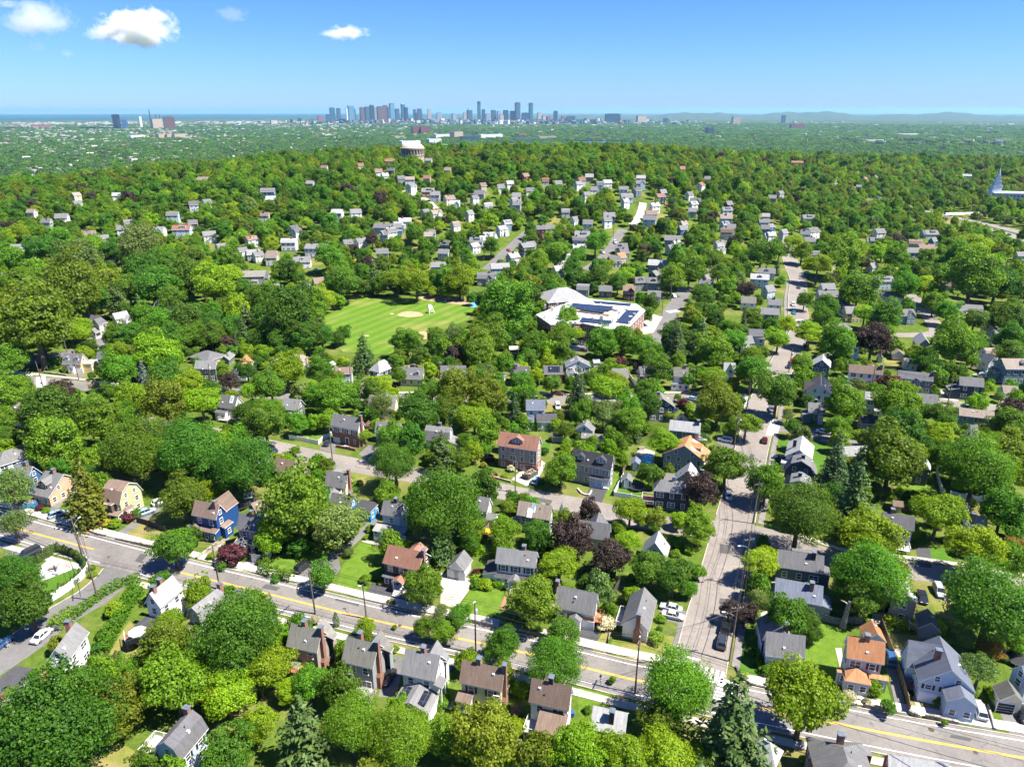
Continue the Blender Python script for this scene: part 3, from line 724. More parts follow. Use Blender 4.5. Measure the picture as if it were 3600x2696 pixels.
# driveways, patios, paths
def patch(name, c, pts, mat, z=.018):
    P = [at(c, *p) for p in pts]; b = MB(); b.quad([(p.x, p.y, tz(p.x, p.y, z)) for p in P]); o = struct(b.build(name, [mat])); return o
DRV = [('A1',[(0,780),(160,660),(330,690),(400,790),(60,890),(-60,900)],'d'),('A2',[(1860,560),(1940,570),(2010,600),(1900,980),(1740,960)],'m'),
 ('B2',[(920,1245),(990,1130),(1090,1040),(1290,950),(1440,865),(1560,730),(1680,600),(1750,510),(1790,560),(1650,740),(1500,880),(1350,990),(1380,1110),(1300,1190),(1130,1285)],'m'),
 ('B2',[(1570,1410),(1700,1235),(2000,1330),(2080,1420),(1960,1490)],'d'),('B3',[(415,1140),(700,1200),(690,1310),(560,1490),(410,1440)],'c'),
 ('A3',[(1760,290),(1960,350),(1890,515),(1750,480)],'d'),('A4',[(600,60),(800,120),(930,140),(860,330),(730,560),(700,545),(770,340),(780,250),(600,215)],'m'),
 ('A5',[(870,680),(955,660),(1010,860),(1085,1150),(975,1115),(930,900)],'m'),('A5',[(1530,1010),(1640,1010),(1850,1055),(1925,1290),(1575,1220)],'m'),
 ('A5',[(1960,1080),(2080,1010),(2240,1080),(2260,1350),(2070,1320)],'m'),('B1',[(360,605),(580,450),(615,470),(430,640)],'m'),
 ('B1',[(1050,808),(1340,620),(1500,490),(1620,420),(1650,460),(1500,575),(1140,826)],'m'),('B2',[(-10,1000),(270,780),(300,800),(70,1030)],'g'),
 ('B2',[(350,1110),(520,980),(650,1000),(510,1140)],'c'),('B3',[(1880,285),(2045,300),(1980,460),(1805,425)],'d'),('B3',[(1100,235),(1220,130),(1330,150),(1390,50),(1440,80),(1340,270),(1250,300)],'c'),
 ('B1',[(375,1095),(500,990),(745,1060),(690,1115),(400,1225)],'p'),('B1',[(25,970),(230,880),(480,930),(350,1005)],'m'),('C1',[(685,480),(760,450),(835,465),(780,502)],'m'),
 ('C5',[(1390,600),(1540,630),(1575,720),(1510,775),(1420,765)],'c'),('C5',[(1890,680),(1960,670),(2140,740),(2080,770)],'c'),('C4',[(1635,1228),(1860,1262),(1850,1315),(1635,1300)],'d'),
 ('C4',[(1160,1100),(1360,1130),(1350,1195),(1170,1150)],'m'),('C2',[(1165,1190),(1225,1095),(1330,1110),(1320,1225)],'m'),('C2',[(1550,1230),(1650,1145),(1770,1180),(1700,1340)],'m'),
 ('C2',[(1560,610),(1605,500),(1655,510),(1640,628)],'m'),('B5',[(1160,885),(1300,895),(1315,1095),(1185,1085)],'d'),('B5',[(1310,1395),(1400,1385),(1500,1350),(1540,1390),(1500,1432)],'m'),
 ('C3',[(1650,245),(1690,160),(1840,180),(1850,250)],'m'),('A4',[(1590,150),(1700,110),(2010,190),(2000,225),(1590,180)],'c'),('C4',[(370,1240),(420,1165),(560,1210),(540,1345),(400,1310)],'p2'),
 ('A5',[(375,490),(440,490),(450,600),(490,850),(540,920),(500,925),(440,760),(400,590)],'c'),('A5',[(560,920),(650,940),(660,1050),(590,1040)],'c'),('A5',[(1130,960),(1160,950),(1240,1120),(1190,1140)],'c'),
 ('A5',[(945,500),(1060,490),(1060,560),(990,580)],'c'),('A3',[(1030,-10),(1075,0),(1000,120),(985,110)],'b'),('B3',[(1060,1310),(1085,1325),(1020,1500),(990,1495)],'b'),('A4',[(200,965),(275,980),(262,1065),(195,1055)],'b'),
 ('A4',[(75,470),(145,340),(110,330),(60,540),(95,550)],'g'),('A3',[(2010,470),(2080,330),(2050,330),(1990,550),(2025,555)],'g'),('B5',[(740,1540),(860,1530),(860,1640),(720,1640)],'c'),('A5',[(1180,200),(1220,260),(1130,250)],'c'),
 ('B2',[(1600,820),(1780,860),(1770,885),(1580,840)],'c'),('A1',[(690,800),(880,640),(880,790)],'p2'),('B1',[(830,740),(950,645),(985,655),(870,755)],'b')]
DM = dict(d=ASPHD, m=ASPHM, c=CONC2, g=mottled('gravel', (.21,.18,.13), .2, 2, .95), p=mottled('pavers', (.47,.46,.47), .12, .8, .9), p2=mottled('patio_stone', (.36,.3,.26), .12, 1, .9), b=mottled('brick_path', (.28,.13,.09), .2, 3, .95))
DRIVES = []
for c, pts, k in DRV:
    o = patch({'d': 'driveway', 'm': 'driveway', 'c': 'driveway', 'g': 'gravel_path', 'p': 'patio', 'p2': 'patio', 'b': 'brick_path'}[k], c, pts, DM[k], .018+.0005*len(DRIVES)); DRIVES.append([px(c, *p) for p in pts])
FRESH = grassm('lawn_fresh', (.06,.125,.012), (.12,.19,.02), (.15,.16,.035), .72); DRYL = grassm('lawn_dry', (.09,.125,.018), (.15,.175,.03), (.235,.19,.075), .52, .12)
LUSH = grassm('lawn_lush', (.045,.115,.012), (.075,.15,.015), (.1,.15,.02), .8)
LAWN = [('B1',[(400,1240),(740,1075),(815,1110),(780,1200),(560,1375),(420,1330)],LUSH),('B1',[(890,740),(1000,650),(1190,680),(1050,790)],LUSH),('B1',[(1160,800),(1400,640),(1600,720),(1500,890)],DRYL),('B1',[(1400,640),(1540,540),(1820,580),(1760,750),(1640,740)],DRYL),
 ('B2',[(620,1110),(850,930),(1280,910),(1260,960),(1060,1040),(960,1140),(930,1190)],FRESH),('B2',[(1320,1330),(1390,1080),(1560,850),(1790,890),(1760,1120),(1560,1390)],FRESH),('B3',[(590,1470),(720,1290),(1050,1320),(980,1500),(930,1600),(700,1600)],FRESH),
 ('A3',[(1900,510),(2010,330),(2060,320),(2000,550)],DRYL),('A4',[(-60,520),(60,330),(130,330),(60,545)],DRYL),('A4',[(100,540),(170,350),(480,330),(750,380),(700,540),(560,640),(400,620)],DRYL),('A4',[(1350,620),(1420,330),(1540,270),(1640,560),(1820,760),(1880,900),(1700,870),(1500,800),(1400,720)],LUSH),
 ('A5',[(80,480),(240,240),(520,260),(480,400),(420,520),(400,800),(250,850),(60,760)],FRESH),('A5',[(890,345),(1320,380),(1180,470),(1060,500),(960,480)],DRYL),('A5',[(670,900),(880,850),(950,1080),(700,1040)],FRESH),('A5',[(1210,990),(1500,1050),(1545,1200),(1260,1150)],DRYL),
 ('A5',[(1060,920),(1130,960),(1180,1130),(1120,1130)],DRYL),('A4',[(-40,900),(210,960),(200,1055),(-40,1000)],FRESH),('A4',[(275,980),(450,1020),(440,1060),(265,1065)],FRESH),('A3',[(1750,870),(2140,960),(2130,1060),(1900,1020),(1750,1130)],FRESH),
 ('A1',[(870,1648),(940,1430),(1240,1440),(1430,1600),(1430,1648)],DRYL),('A1',[(1060,540),(1260,220),(1330,300),(1260,420),(1400,620),(1200,640)],DRYL),('B5',[(1010,260),(1060,190),(1330,200),(1355,370),(1240,340),(1020,320)],FRESH),('B4',[(170,400),(250,300),(420,340),(420,430)],LUSH),
 ('B4',[(60,410),(180,180),(260,160),(200,280),(120,430)],FRESH),('C4',[(1720,1180),(1740,1050),(1860,1080),(1820,1190)],LUSH),('C4',[(2100,1090),(2212,1110),(2212,1400),(2120,1400)],LUSH),('C5',[(150,1110),(310,1140),(290,1300),(180,1350)],LUSH),('C2',[(970,1070),(1260,1000),(1265,1080),(1170,1120)],FRESH),
 ('C2',[(800,1110),(1150,1165),(1140,1180),(790,1120)],FRESH),('C2',[(1370,1160),(1570,1120),(1510,1180)],DRYL),('C2',[(1510,1420),(1680,1400),(1720,1530),(1560,1620)],DRYL),('C1',[(430,430),(660,460),(600,465),(450,450)],LUSH),('C1',[(700,725),(760,640),(960,630),(985,660),(900,730),(800,742)],FRESH),
 ('C1',[(360,615),(400,595),(520,590),(480,650)],DRYL),('B5',[(1010,970),(1180,965),(1185,1035),(1020,1020)],FRESH),('B5',[(1300,900),(1560,900),(1560,1060),(1310,1065)],LUSH),('B5',[(1250,1290),(1330,1350),(1500,1430),(1550,1600),(1380,1580)],DRYL),('C5',[(1560,670),(1880,680),(2000,750),(1960,785),(1560,730)],FRESH),
 ('C5',[(840,300),(1000,320),(1000,400),(860,380)],DRYL),('C3',[(1180,1130),(1480,1120),(1480,1180),(1400,1180)],LUSH)]
for i, (c, pts, m) in enumerate(LAWN): patch('lawn', c, pts, m, .004+.0003*i)
FIELD = [px('D2', *p) for p in [(300,400),(480,312),(720,318),(985,355),(945,412),(790,470),(600,562),(540,566),(390,556),(322,500)]]
def field_patch(name, P, mat, z):
    G = [at_px(*p) for p in P]; b = MB(); c = sum(G, Vector())/len(G)
    for i in range(len(G)):
        a, d = G[i], G[(i+1) % len(G)]
        for k in range(8):
            q = [c.lerp(a, k/8), c.lerp(d, k/8), c.lerp(d, (k+1)/8), c.lerp(a, (k+1)/8)]
            b.quad([(p.x, p.y, tz(p.x, p.y, z)) for p in q])
    return struct(b.build(name, [mat]))
field_patch('sports_field', FIELD, grassm('field_grass', (.075,.15,.014), (.105,.19,.018), (.18,.19,.05), .6, .03, .045), .02)
SAND = mottled('infield_dirt', (.38,.25,.14), .15, .3, .95)
def ell(cx, cy, rx, ry, n=18): return [px('D2', cx+rx*math.cos(t)*(1+.12*math.sin(3*t)), cy+ry*math.sin(t)) for t in np.linspace(0, 2*math.pi, n+1)[:-1]]
field_patch('infield_sand', ell(690,388,56,13), SAND, .06); field_patch('infield_sand', ell(752,482,40,17), SAND, .06)
field_patch('infield_sand', ell(490,484,18,3), SAND, .06); field_patch('infield_sand', ell(608,386,9,3), SAND, .06)
field_patch('playground_surface', [px('D2', *p) for p in [(725,312),(760,300),(850,312),(950,328),(955,348),(870,342),(740,322)]], mottled('woodchips', (.36,.22,.14), .15), .06)
field_patch('playground_surface', [px('D2', *p) for p in [(955,345),(975,322),(1010,326),(1003,358),(960,356)]], mottled('blue_rubber', (.1,.3,.55), .1), .064)
field_patch('school_yard', [px('D3', *p) for p in [(222,352),(285,318),(300,335),(245,390)]], CONC2, .06)
field_patch('school_yard', [px('D3', *p) for p in [(650,455),(735,380),(800,400),(760,470),(700,480)]], CONC2, .06)
field_patch('highway_verge', [px('E4', *p) for p in [(760,395),(1000,440),(1271,500),(1271,522),(1000,462),(830,420)]], DRYL, .1)
field_patch('front_drive', [px('D1', *p) for p in [(700,842),(760,826),(840,840),(830,880),(750,880)]], ASPHM, .05)
# ------------------------------------------------------------------ trees: unit crowns (radius about 1), built leaf clump by leaf clump
def leaf_quads(P, Nn, size, rng, aspect=.75, jitter=.55):
    n = len(P); nn = Nn+rng.normal(0, jitter, (n, 3)); nn /= np.linalg.norm(nn, axis=1)[:, None]+1e-9
    a = np.cross(nn, rng.normal(0, 1, (n, 3))); a /= np.linalg.norm(a, axis=1)[:, None]+1e-9
    b = np.cross(nn, a); s = size*rng.uniform(.65, 1.35, n)[:, None]
    q = np.stack([P-a*s, P-b*s*aspect, P+a*s, P+b*s*aspect], 1)
    return q.reshape(-1, 3)
def leaf_mesh(name, V):
    n = len(V)//4; me = bpy.data.meshes.new(name)
    me.vertices.add(n*4); me.vertices.foreach_set('co', V.astype(np.float32).ravel())
    me.loops.add(n*4); me.loops.foreach_set('vertex_index', np.arange(n*4, dtype=np.int32))
    me.polygons.add(n); me.polygons.foreach_set('loop_start', np.arange(0, n*4, 4, dtype=np.int32)); me.polygons.foreach_set('loop_total', np.full(n, 4, dtype=np.int32))
    me.update(calc_edges=True); return me
def dirs(n, rng):
    v = rng.normal(0, 1, (n, 3)); return v/np.linalg.norm(v, axis=1)[:, None]
def clumps(shape, rng, nc):
    """clump centres, radii and outward directions of a broadleaf crown centred on 0"""
    vh = dict(round=.92, tall=1.3, spread=.62, airy=.95, shrub=.72, oval=1.1)[shape]
    d = dirs(nc*4, rng); d = d[d[:, 2] > (-.55 if shape != 'spread' else -.3)][:nc]
    lobes = dirs(7, rng); lump = 1+.32*(np.clip(d@lobes.T, 0, 1)**7).sum(1)-.1+.16*np.sin(d[:, 0]*4+rng.uniform(0, 6))*np.cos(d[:, 1]*4+rng.uniform(0, 6))+rng.normal(0, .06, len(d))
    r = rng.uniform(.55, .9, len(d))*lump
    taper = 1-.22*np.clip(d[:, 2], 0, 1) if shape in ('tall', 'oval') else np.ones(len(d))
    c = d*r[:, None]*np.stack([taper, taper, np.full(len(d), vh)], 1)
    if shape == 'airy': c *= rng.uniform(.55, 1.12, len(d))[:, None]
    return c, rng.uniform(.17, .33, len(d)), d, vh
def broad(shape, seed, nc, nl, leaf, fill=.8):
    rng = np.random.default_rng(seed); c, cr, d, vh = clumps(shape, rng, nc); out = []
    for ci, ri, di in zip(c, cr, d):
        k = int(nl*(ri/.25)**2); u = dirs(k*3, rng); w = u+di*.55+np.array([0, 0, .35]); keep = (u*di).sum(1)+u[:, 2]*.7 > -.2
        u = u[keep][:k]; w = w[keep][:k]; w /= np.linalg.norm(w, axis=1)[:, None]
        P = ci+u*(ri*rng.uniform(.72, 1.08, len(u)))[:, None]*np.array([1.12, 1.12, .72])
        out.append(leaf_quads(P, w, leaf, rng))
    m = int(nc*nl*.12); u = dirs(m, rng); P = u*(rng.uniform(.25, .7, m)**.6)[:, None]*np.array([1, 1, vh]); P = P[P[:, 2] > -.5*vh]; u = u[:len(P)]
    out.append(leaf_quads(P, u+np.array([0, 0, .6]), leaf*1.6, rng))
    return np.concatenate(out), vh
def conifer(seed, nlev, nb, leaf, H=3.4, droop=.25, irregular=0.0, base=.06):
    rng = np.random.default_rng(seed); out = []
    for l in range(nlev):
        f = l/(nlev-1); z = H*(base+(1-base)*f); R = (1-f)**.85*(1+rng.normal(0, .06+irregular*.5))+.03
        n = max(4, int(nb*(1-f)**.7)); ph = rng.uniform(0, 6.28)
        for k in range(n):
            a = ph+2*math.pi*k/n+rng.normal(0, .18); rr = R*rng.uniform(.75-irregular*.4, 1.08)
            m = max(3, int(rr*34)); t = np.sort(rng.uniform(.12, 1, m)); wd = .11*(1.1-t)+.03+irregular*.06
            side = rng.normal(0, 1, m)*wd
            x = np.cos(a)*t*rr-np.sin(a)*side; y = np.sin(a)*t*rr+np.cos(a)*side
            zz = z-droop*rr*t**1.5+rng.normal(0, .03+irregular*.05, m)
            P = np.stack([x, y, zz], 1); nn = np.stack([np.cos(a)*.5+0*t, np.sin(a)*.5+0*t, np.ones(m)], 1)
            out.append(leaf_quads(P, nn, leaf, rng, .45, .4))
    return np.concatenate(out), H
def columnar(seed, n, leaf, H=5.0):
    rng = np.random.default_rng(seed); z = rng.uniform(0, 1, n); a = rng.uniform(0, 6.28, n)
    r = np.minimum(1, 1.5*(1-z)**.6)*np.minimum(1, .6+z*3)*rng.uniform(.75, 1.08, n)
    P = np.stack([np.cos(a)*r, np.sin(a)*r, z*H], 1); return leaf_quads(P, np.stack([np.cos(a), np.sin(a), np.full(n, .5)], 1), leaf, rng, .6, .4), H
SHAPES = {}    # shape -> list of (crown mesh, trunk mesh, crown-centre height, height)
BARK = mottled('bark', (.12,.095,.07), .2, 3, .95); BARKL = mottled('bark_pale', (.25,.22,.18), .2, 3, .95)
LEAFMAT = leafm('leaf_mid', (.078,.172,.008), (.135,.25,.013))
def trunk_mesh(zc, vh, seed, kind):
    rng = random.Random(seed); b = MB()
    if kind == 'con':
        b.tube([(0, 0, -.1), (0, 0, zc), (0, 0, zc*1.9)], [.085, .055, .012], 7)
    else:
        top = zc-.15*vh; b.tube([(0, 0, -.1), (.01, .0, top*.5), (.02, .02, top)], [.085, .066, .055], 8)
        for k in range(6):
            a = k*2.4+rng.uniform(-.4, .4); e = rng.uniform(.45, .75)
            z0 = top*rng.uniform(.7, .98)
            b.tube([(0, 0, z0), (.3*e*math.cos(a), .3*e*math.sin(a), z0+.32*vh), (e*math.cos(a), e*math.sin(a), zc+vh*rng.uniform(.1, .55))], [.042, .028, .01], 5)
        b.tube([(.02, .02, top), (0, 0, zc+.6*vh)], [.05, .012], 6)
    return b.mesh('trunk', [BARK])
def make_shapes():
    def reg(shape, V, zc, top, seed, kind='b', shift=True):
        if shift:
            hr = np.quantile(np.hypot(V[:, 0], V[:, 1]), .965); V = V/np.array([hr, hr, 1+(hr-1)*.6])+np.array([0, 0, zc])
        me = leaf_mesh('crown', V); me.materials.append(LEAFMAT)
        SHAPES.setdefault(shape, []).append((me, trunk_mesh(zc, 1.0 if kind == 'b' else .9, seed, kind) if kind else None, zc, top))
    for sh, clear, nc, nl, leaf, k in (('round', .42, 95, 88, .042, 3), ('big', .5, 210, 100, .025, 2), ('spread', .75, 90, 90, .04, 2), ('airy', .45, 66, 70, .038, 3), ('oval', .35, 100, 88, .042, 2), ('small', .5, 46, 46, .085, 2)):
        for i in range(k):
            V, vh = broad({'big': 'round', 'small': 'round'}.get(sh, sh), 100+17*i+len(sh)*7, nc, nl, leaf); reg(sh, V, clear+vh*.9, clear+1.85*vh, i)
    for i in range(3):
        V, vh = broad('shrub', 300+i, 46, 40, .085); V = V[:]; reg('shrub', V, .62, 1.25, i, None)
    for i in range(2):
        V, H = conifer(400+i, 30, 15, .062); reg('spruce', V, 1.5, H, i, 'con', False)
        V, H = conifer(420+i, 17, 11, .085, 2.6, .02, .35, .14); reg('pine', V, 1.25, H, i, 'con', False)
        V, H = conifer(440+i, 26, 17, .075, 2.7, .3, .12, .04); reg('cypress', V, 1.2, H, i, 'con', False)
        V, H = columnar(460+i, 700, .17); reg('column', V, 2.2, H, i, None, False)
make_shapes()
KINDS = {  # shape(s), leaf colours, noun, object name, describing words
 'M': (('round', 'oval'), 'mid', 'leafy tree', 'broadleaf_tree', 'mid-green'), 'X': (('big',), 'mid', 'maple', 'maple_tree', 'huge mid-green'), 'D': (('round',), 'dark', 'leafy tree', 'broadleaf_tree', 'dark green'),
 'XD': (('big',), 'dark', 'maple', 'maple_tree', 'huge dark green'), 'L': (('round', 'spread'), 'lime', 'leafy tree', 'broadleaf_tree', 'bright lime-green'), 'O': (('oval', 'round'), 'olive', 'leafy tree', 'broadleaf_tree', 'olive green'),
 'P': (('round', 'oval'), 'purple', 'copper beech', 'copper_beech_tree', 'dark purple-brown'), 'R': (('shrub',), 'red', 'small maple', 'red_maple_tree', 'dark red'), 'W': (('airy',), 'pale', 'airy tree', 'broadleaf_tree', 'pale green'),
 'K': (('pine',), 'pine', 'pine', 'pine_tree', 'soft green'), 'C': (('spruce',), 'spruce', 'spruce', 'spruce_tree', 'dark green'), 'B': (('spruce',), 'bluespruce', 'spruce', 'spruce_tree', 'blue-grey'),
 'Y': (('cypress',), 'golden', 'conifer', 'conifer_tree', 'golden-green'), 'T': (('column',), 'arbor', 'arborvitae', 'arborvitae', 'narrow green'), 'S': (('shrub',), 'mid', 'shrub', 'shrub', 'rounded green'),
 'SL': (('shrub',), 'lime', 'shrub', 'shrub', 'bright lime-green'), 'SD': (('shrub',), 'dark', 'shrub', 'shrub', 'dark green'), 'SW': (('shrub',), 'bloom', 'shrub', 'shrub', 'white-flowering'), 'SP': (('shrub',), 'pink', 'rhododendron', 'shrub', 'pink-flowering'),
 'SY': (('shrub',), 'gold', 'shrub', 'shrub', 'golden yellow'), 'SR': (('shrub',), 'red', 'shrub', 'shrub', 'dark red'), 'N': (('small',), 'mid', 'street tree', 'street_tree', 'small green'), 'V': (('oval',), 'rust', 'tree', 'broadleaf_tree', 'rust-orange'),
 'WF': (('round',), 'bloom', 'tree', 'broadleaf_tree', 'white-flowering'), 'LG': (('spread',), 'lime', 'locust', 'locust_tree', 'wide lime-green')}
LM = dict(mid=leafm('leaf_mid', (.078,.172,.008), (.135,.25,.013)), dark=leafm('leaf_dark', (.052,.125,.009), (.095,.19,.013)), lime=leafm('leaf_lime', (.15,.25,.007), (.22,.32,.010)),
 olive=leafm('leaf_olive', (.11,.165,.010), (.17,.225,.015)), purple=leafm('leaf_purple', (.032,.022,.018), (.07,.045,.034), .2), red=leafm('leaf_red', (.06,.016,.02), (.12,.034,.04), .25), pale=leafm('leaf_pale', (.10,.165,.03), (.17,.23,.06)),
 pine=leafm('leaf_pine', (.05,.10,.02), (.095,.15,.034), .25), spruce=leafm('leaf_spruce', (.028,.064,.018), (.056,.098,.024), .2), bluespruce=leafm('leaf_bluespruce', (.085,.12,.10), (.16,.20,.175), .15),
 golden=leafm('leaf_golden', (.10,.125,.008), (.19,.19,.014), .3), arbor=leafm('leaf_arbor', (.045,.085,.012), (.085,.13,.02), .2), bloom=leafm('leaf_bloom', (.30,.29,.14), (.55,.52,.36), .2), pink=leafm('leaf_pink', (.12,.13,.05), (.55,.27,.30), .2, .0),
 gold=leafm('leaf_gold', (.26,.24,.015), (.40,.33,.02), .3), rust=leafm('leaf_rust', (.16,.10,.02), (.30,.15,.03), .3))
PLANTS = []     # for labels: dict(obj, kind, pos, r, box)
def plant(kind, p, r, hz=None):
    shapes, lm, noun, name, word = KINDS[kind]
    crown, trunk, zc, top = RNG.choice(SHAPES[RNG.choice(shapes)])
    o = empty(name, (p.x, p.y, p.z-.05), RNG.uniform(0, 6.28)); k = hz or RNG.uniform(.92, 1.1); o.scale = (r, r, r*k)
    c = inst('crown', crown, o); c.material_slots[0].link = 'OBJECT'; c.material_slots[0].material = LM[lm]
    if trunk: inst('trunk', trunk, o)
    X, Y, f = proj((p.x, p.y, p.z+zc*r)); w = r*F_PX/f
    PLANTS.append(dict(obj=o, kind=kind, pos=p, r=r, h=top*r*k, px=(X, Y), box=(X-w, Y-w, X+w, Y+w), dist=f)); return o
def tree(c, cx, cy, wpx, kind, hz=None):
    """a plant from where its crown's middle shows and how wide the crown is in the picture"""
    zc = SHAPES[KINDS[kind][0][0]][0][2]*(hz or 1); r = 5.0; X, Y = px(c, cx, cy)
    for _ in range(4):
        p = at_px(X, Y, zc*r); d = math.sqrt(p.x**2+p.y**2+(CAM_H-p.z-zc*r)**2); r = max(.35, wpx*.5*CROPS[c][2]*d/F_PX*.97)
    return plant(kind, p, r, hz)
# ------------------------------------------------------------------ the houses of the photograph, nearest first
def Hs(name, label, ref, *a, **k): return House(name, label, ref, *a, **k)
Hs('house','white clapboard house with pale grey roof beside the corner side road','the white corner-road house','A1',(530,505),(735,232),(715,540),7.8,5.2,'g','white','grey',[('ch',.42,-.45),('po','1',.12,2.2,1.6,2.4,'s','white',.9)])
Hs('house','low grey-roofed cottage with broad brick chimney in the lower left corner','the low corner cottage','A1',(270,790),(-60,1090),(455,830),6.2,3.4,'g','white','grey',[('ch',.1,-.75)])
Hs('house','white-blue house with dark grey gambrel roof and rear deck at the bottom edge','the bottom-edge gambrel house','A1',(1590,1405),(1870,1085),(1775,1575),8.2,4.9,'b','paleblue','mgrey',[('an','B',-.05,7,2.2,3.6,'s'),('dk','B',-.1,4,4.4,2.9,'white','white'),('ch',.45,-.2),('gd','F',-.2,2.6)],shut='black',wins=True)
Hs('house','tall pale blue house with white side and dark flat rear addition','the tall pale blue house','B1',(1450,1345),(1680,1160),(1580,1455),9.2,6.2,'g','white','lgrey',[('ch',-.35,.0),('ch',.05,-.3),('an','1',0,4.2,4.5,3.2,'f','white','dgrey'),('an','2',.1,3,1.6,2.6,'s')])
Hs('house','beige house with grey gambrel roof half hidden by the big maple','the beige gambrel house','B1',(1860,1480),(2120,1285),(1960,1560),7.6,4.6,'b','tan','grey',[('ch',.6,.1),('an','1',0,3.4,2.4,2.6,'s')])
Hs('house','olive-yellow gambrel house with brown roof and bay window above the main road','the olive-yellow gambrel house','B1',(1250,268),(1060,232),(1165,480),9.2,5.0,'b','sagegold','brown',[('an','F',.1,3.2,1.2,5.0,'f','brown','brown'),('po','F',-.3,3,1.6,2.4,'s','brown',.6),('an','1',.25,2.4,1.1,2.8,'h')])
Hs('house','salmon pink bungalow with grey roof and front dormer beside the golden conifer','the salmon bungalow','B1',(620,185),(440,145),(470,415),7.4,3.2,'g','salmon','grey',[('dm','F',.05,3.2,'g','brown',2),('ch',.05,0)])
Hs('house','blue gabled house with white trim behind the salmon bungalow','the blue gabled house','B1',(318,108),(150,78),(245,238),8.3,5.2,'g','blue','grey',[('ch',-.1,-.1)])
Hs('house','light blue house with hipped grey roof at the left edge','the light blue hipped house','C1',(30,1205),(110,1180),(125,1310),8,5.4,'h','paleblue','grey',[])
Hs('house','royal blue gambrel house with brown roof and hipped sun porch','the royal blue house','B2',(200,478),(-41,430),(125,622),9.2,6.0,'g','royal','brown',[('ch',-.38,.15),('an','F',-.0,7.2,1.3,2.9,'s','royal'),('an','F',.42,2.6,2.6,2.8,'h','royal'),('an','1',-.25,2.8,1.2,3.2,'s','royal'),('xg','B',-.1,4.5,5,6)])
Hs('house','light grey house with orange shutters and small garage beside the red maple','the orange-shuttered house','B2',(390,560),(625,592),(312,705),8.8,5.6,'g','lgrey','mgrey',[('ch',0,-.1),('an','F',-.3,3,2.4,2.7,'h','cream'),('an','F',.2,4,1.2,2.6,'s'),('an','F',.75,3.2,4.4,2.5,'f','white','black',False,0,False)],shut='orange')
Hs('garage','blue garage with brown gable roof behind the royal blue house','the blue garage','B2',(500,470),(650,400),(550,552),4.6,2.8,'g','slate','brown',[])
Hs('house','bright turquoise-blue house with grey roof behind the spreading grey-green tree','the turquoise-blue house','B2',(1505,395),(1290,358),(1405,500),6.6,3.6,'g','bright','mgrey',[('ch',-.42,.1),('an','1',-.5,4.5,5,3.2,'f','bright','dgrey')])
Hs('house','sprawling grey-roofed house with tall brick end chimney and hipped wing','the sprawling grey-roofed house','B2',(1450,175),(1240,145),(1395,290),8,4.4,'g','cream','grey',[('xc','1',-.05),('an','F',.1,5,5,2.8,'h','cream','grey'),('xg','B',.35,7,2,4,7.4)])
Hs('house','dark blue cross-gabled house with tall brick chimney below the side road','the dark blue chimney house','C2',(945,1303),(745,1262),(835,1393),8.2,5.0,'g','slate','brown',[('xc','1',-.42,1.2),('an','B',-.3,5,2,4,'g')])
Hs('house','small brick and white house with blue-grey roof beside the navy parked car','the small brick house','C2',(530,1105),(632,1190),(566,1238),6.4,3.8,'g','white','slate',[('an','2',0,4.5,3.2,2.4,'s','brick2','slate')])
Hs('house','pale two-storey house with screened front porch and steps beside the huge maple','the porch-fronted pale house','B2',(1795,433),(1990,466),(1745,572),9,6.2,'g','paleblue','mgrey',[('ch',.1,-.1,'dark'),('po','F',0,7.4,2.6,2.9,'s','lgrey',1.1)])
Hs('house','dark olive house with red-brown roof and white portico steps','the dark olive house','B2',(1840,862),(2190,942),(1772,1042),8.6,5.7,'g','olive','redbrown',[('xc','2',-.1,1.1),('po','F',.0,2.4,2.0,2.9,'g','redbrown',1.0),('an','F',-.3,3.6,.8,2.7,'s','olive','mgrey'),('an','B',.1,3.4,2,6.2,'g')])
Hs('garage','white two-car garage with grey gable roof at the end of a concrete drive','the two-car garage','B3',(555,1032),(640,915),(660,1110),4.9,2.7,'g','white','grey',[('gd','1',-.23,2.6),('gd','1',.23,2.6)],wins=False)
Hs('house','white dutch colonial house with black shutters and front portico','the dutch colonial','B3',(960,890),(1355,937),(942,1047),8.5,5.7,'g','white','grey',[('ch',.18,-.2),('an','F',.0,9,1.0,2.8,'s','white','dgrey'),('po','F',.0,2.5,2.2,2.7,'g','grey',.8),('an','1',.1,5,3,2.6,'s','white','dgrey')],shut='black')
Hs('house','brick-fronted cape house with grey roof above a basement garage','the brick-fronted cape','B3',(1545,1265),(1942,1350),(1512,1460),7.8,4.0,'g','lgrey','grey',[('an','F',.05,2.2,1.4,2.9,'g','white'),('dm','B',0,8,'s'),('gd','F',.36,2.4),('dk','2',0,3,1.6,2.2,'wood','red'),('xc','1',.1,1)],low='brick',lowh=3.0,shut='white')
Hs('house','white ranch house with broad grey roof and brick end chimney near the corner','the corner ranch house','B4',(372,1575),(458,1278),(520,1655),5.9,3.2,'g','white','grey',[('xc','1',-.12,1.5),('dk','B',.0,5,1.8,1.0,'white','grey')],attic=False)
Hs('house','taupe house with brown-grey roof and tall brick chimney below the main road','the taupe house','A2',(892,248),(1195,312),(1108,533),9.2,5.8,'g','taupe','moss',[('ch',-.1,-.15),('xc','2',-.1,1.5),('xg','B',.3,4.5,1.2,5.6,9.0),('an','F',-.3,2.2,1.4,2.4,'s'),('dk','F',-.15,4,2.5,2.2,'wood','red')])
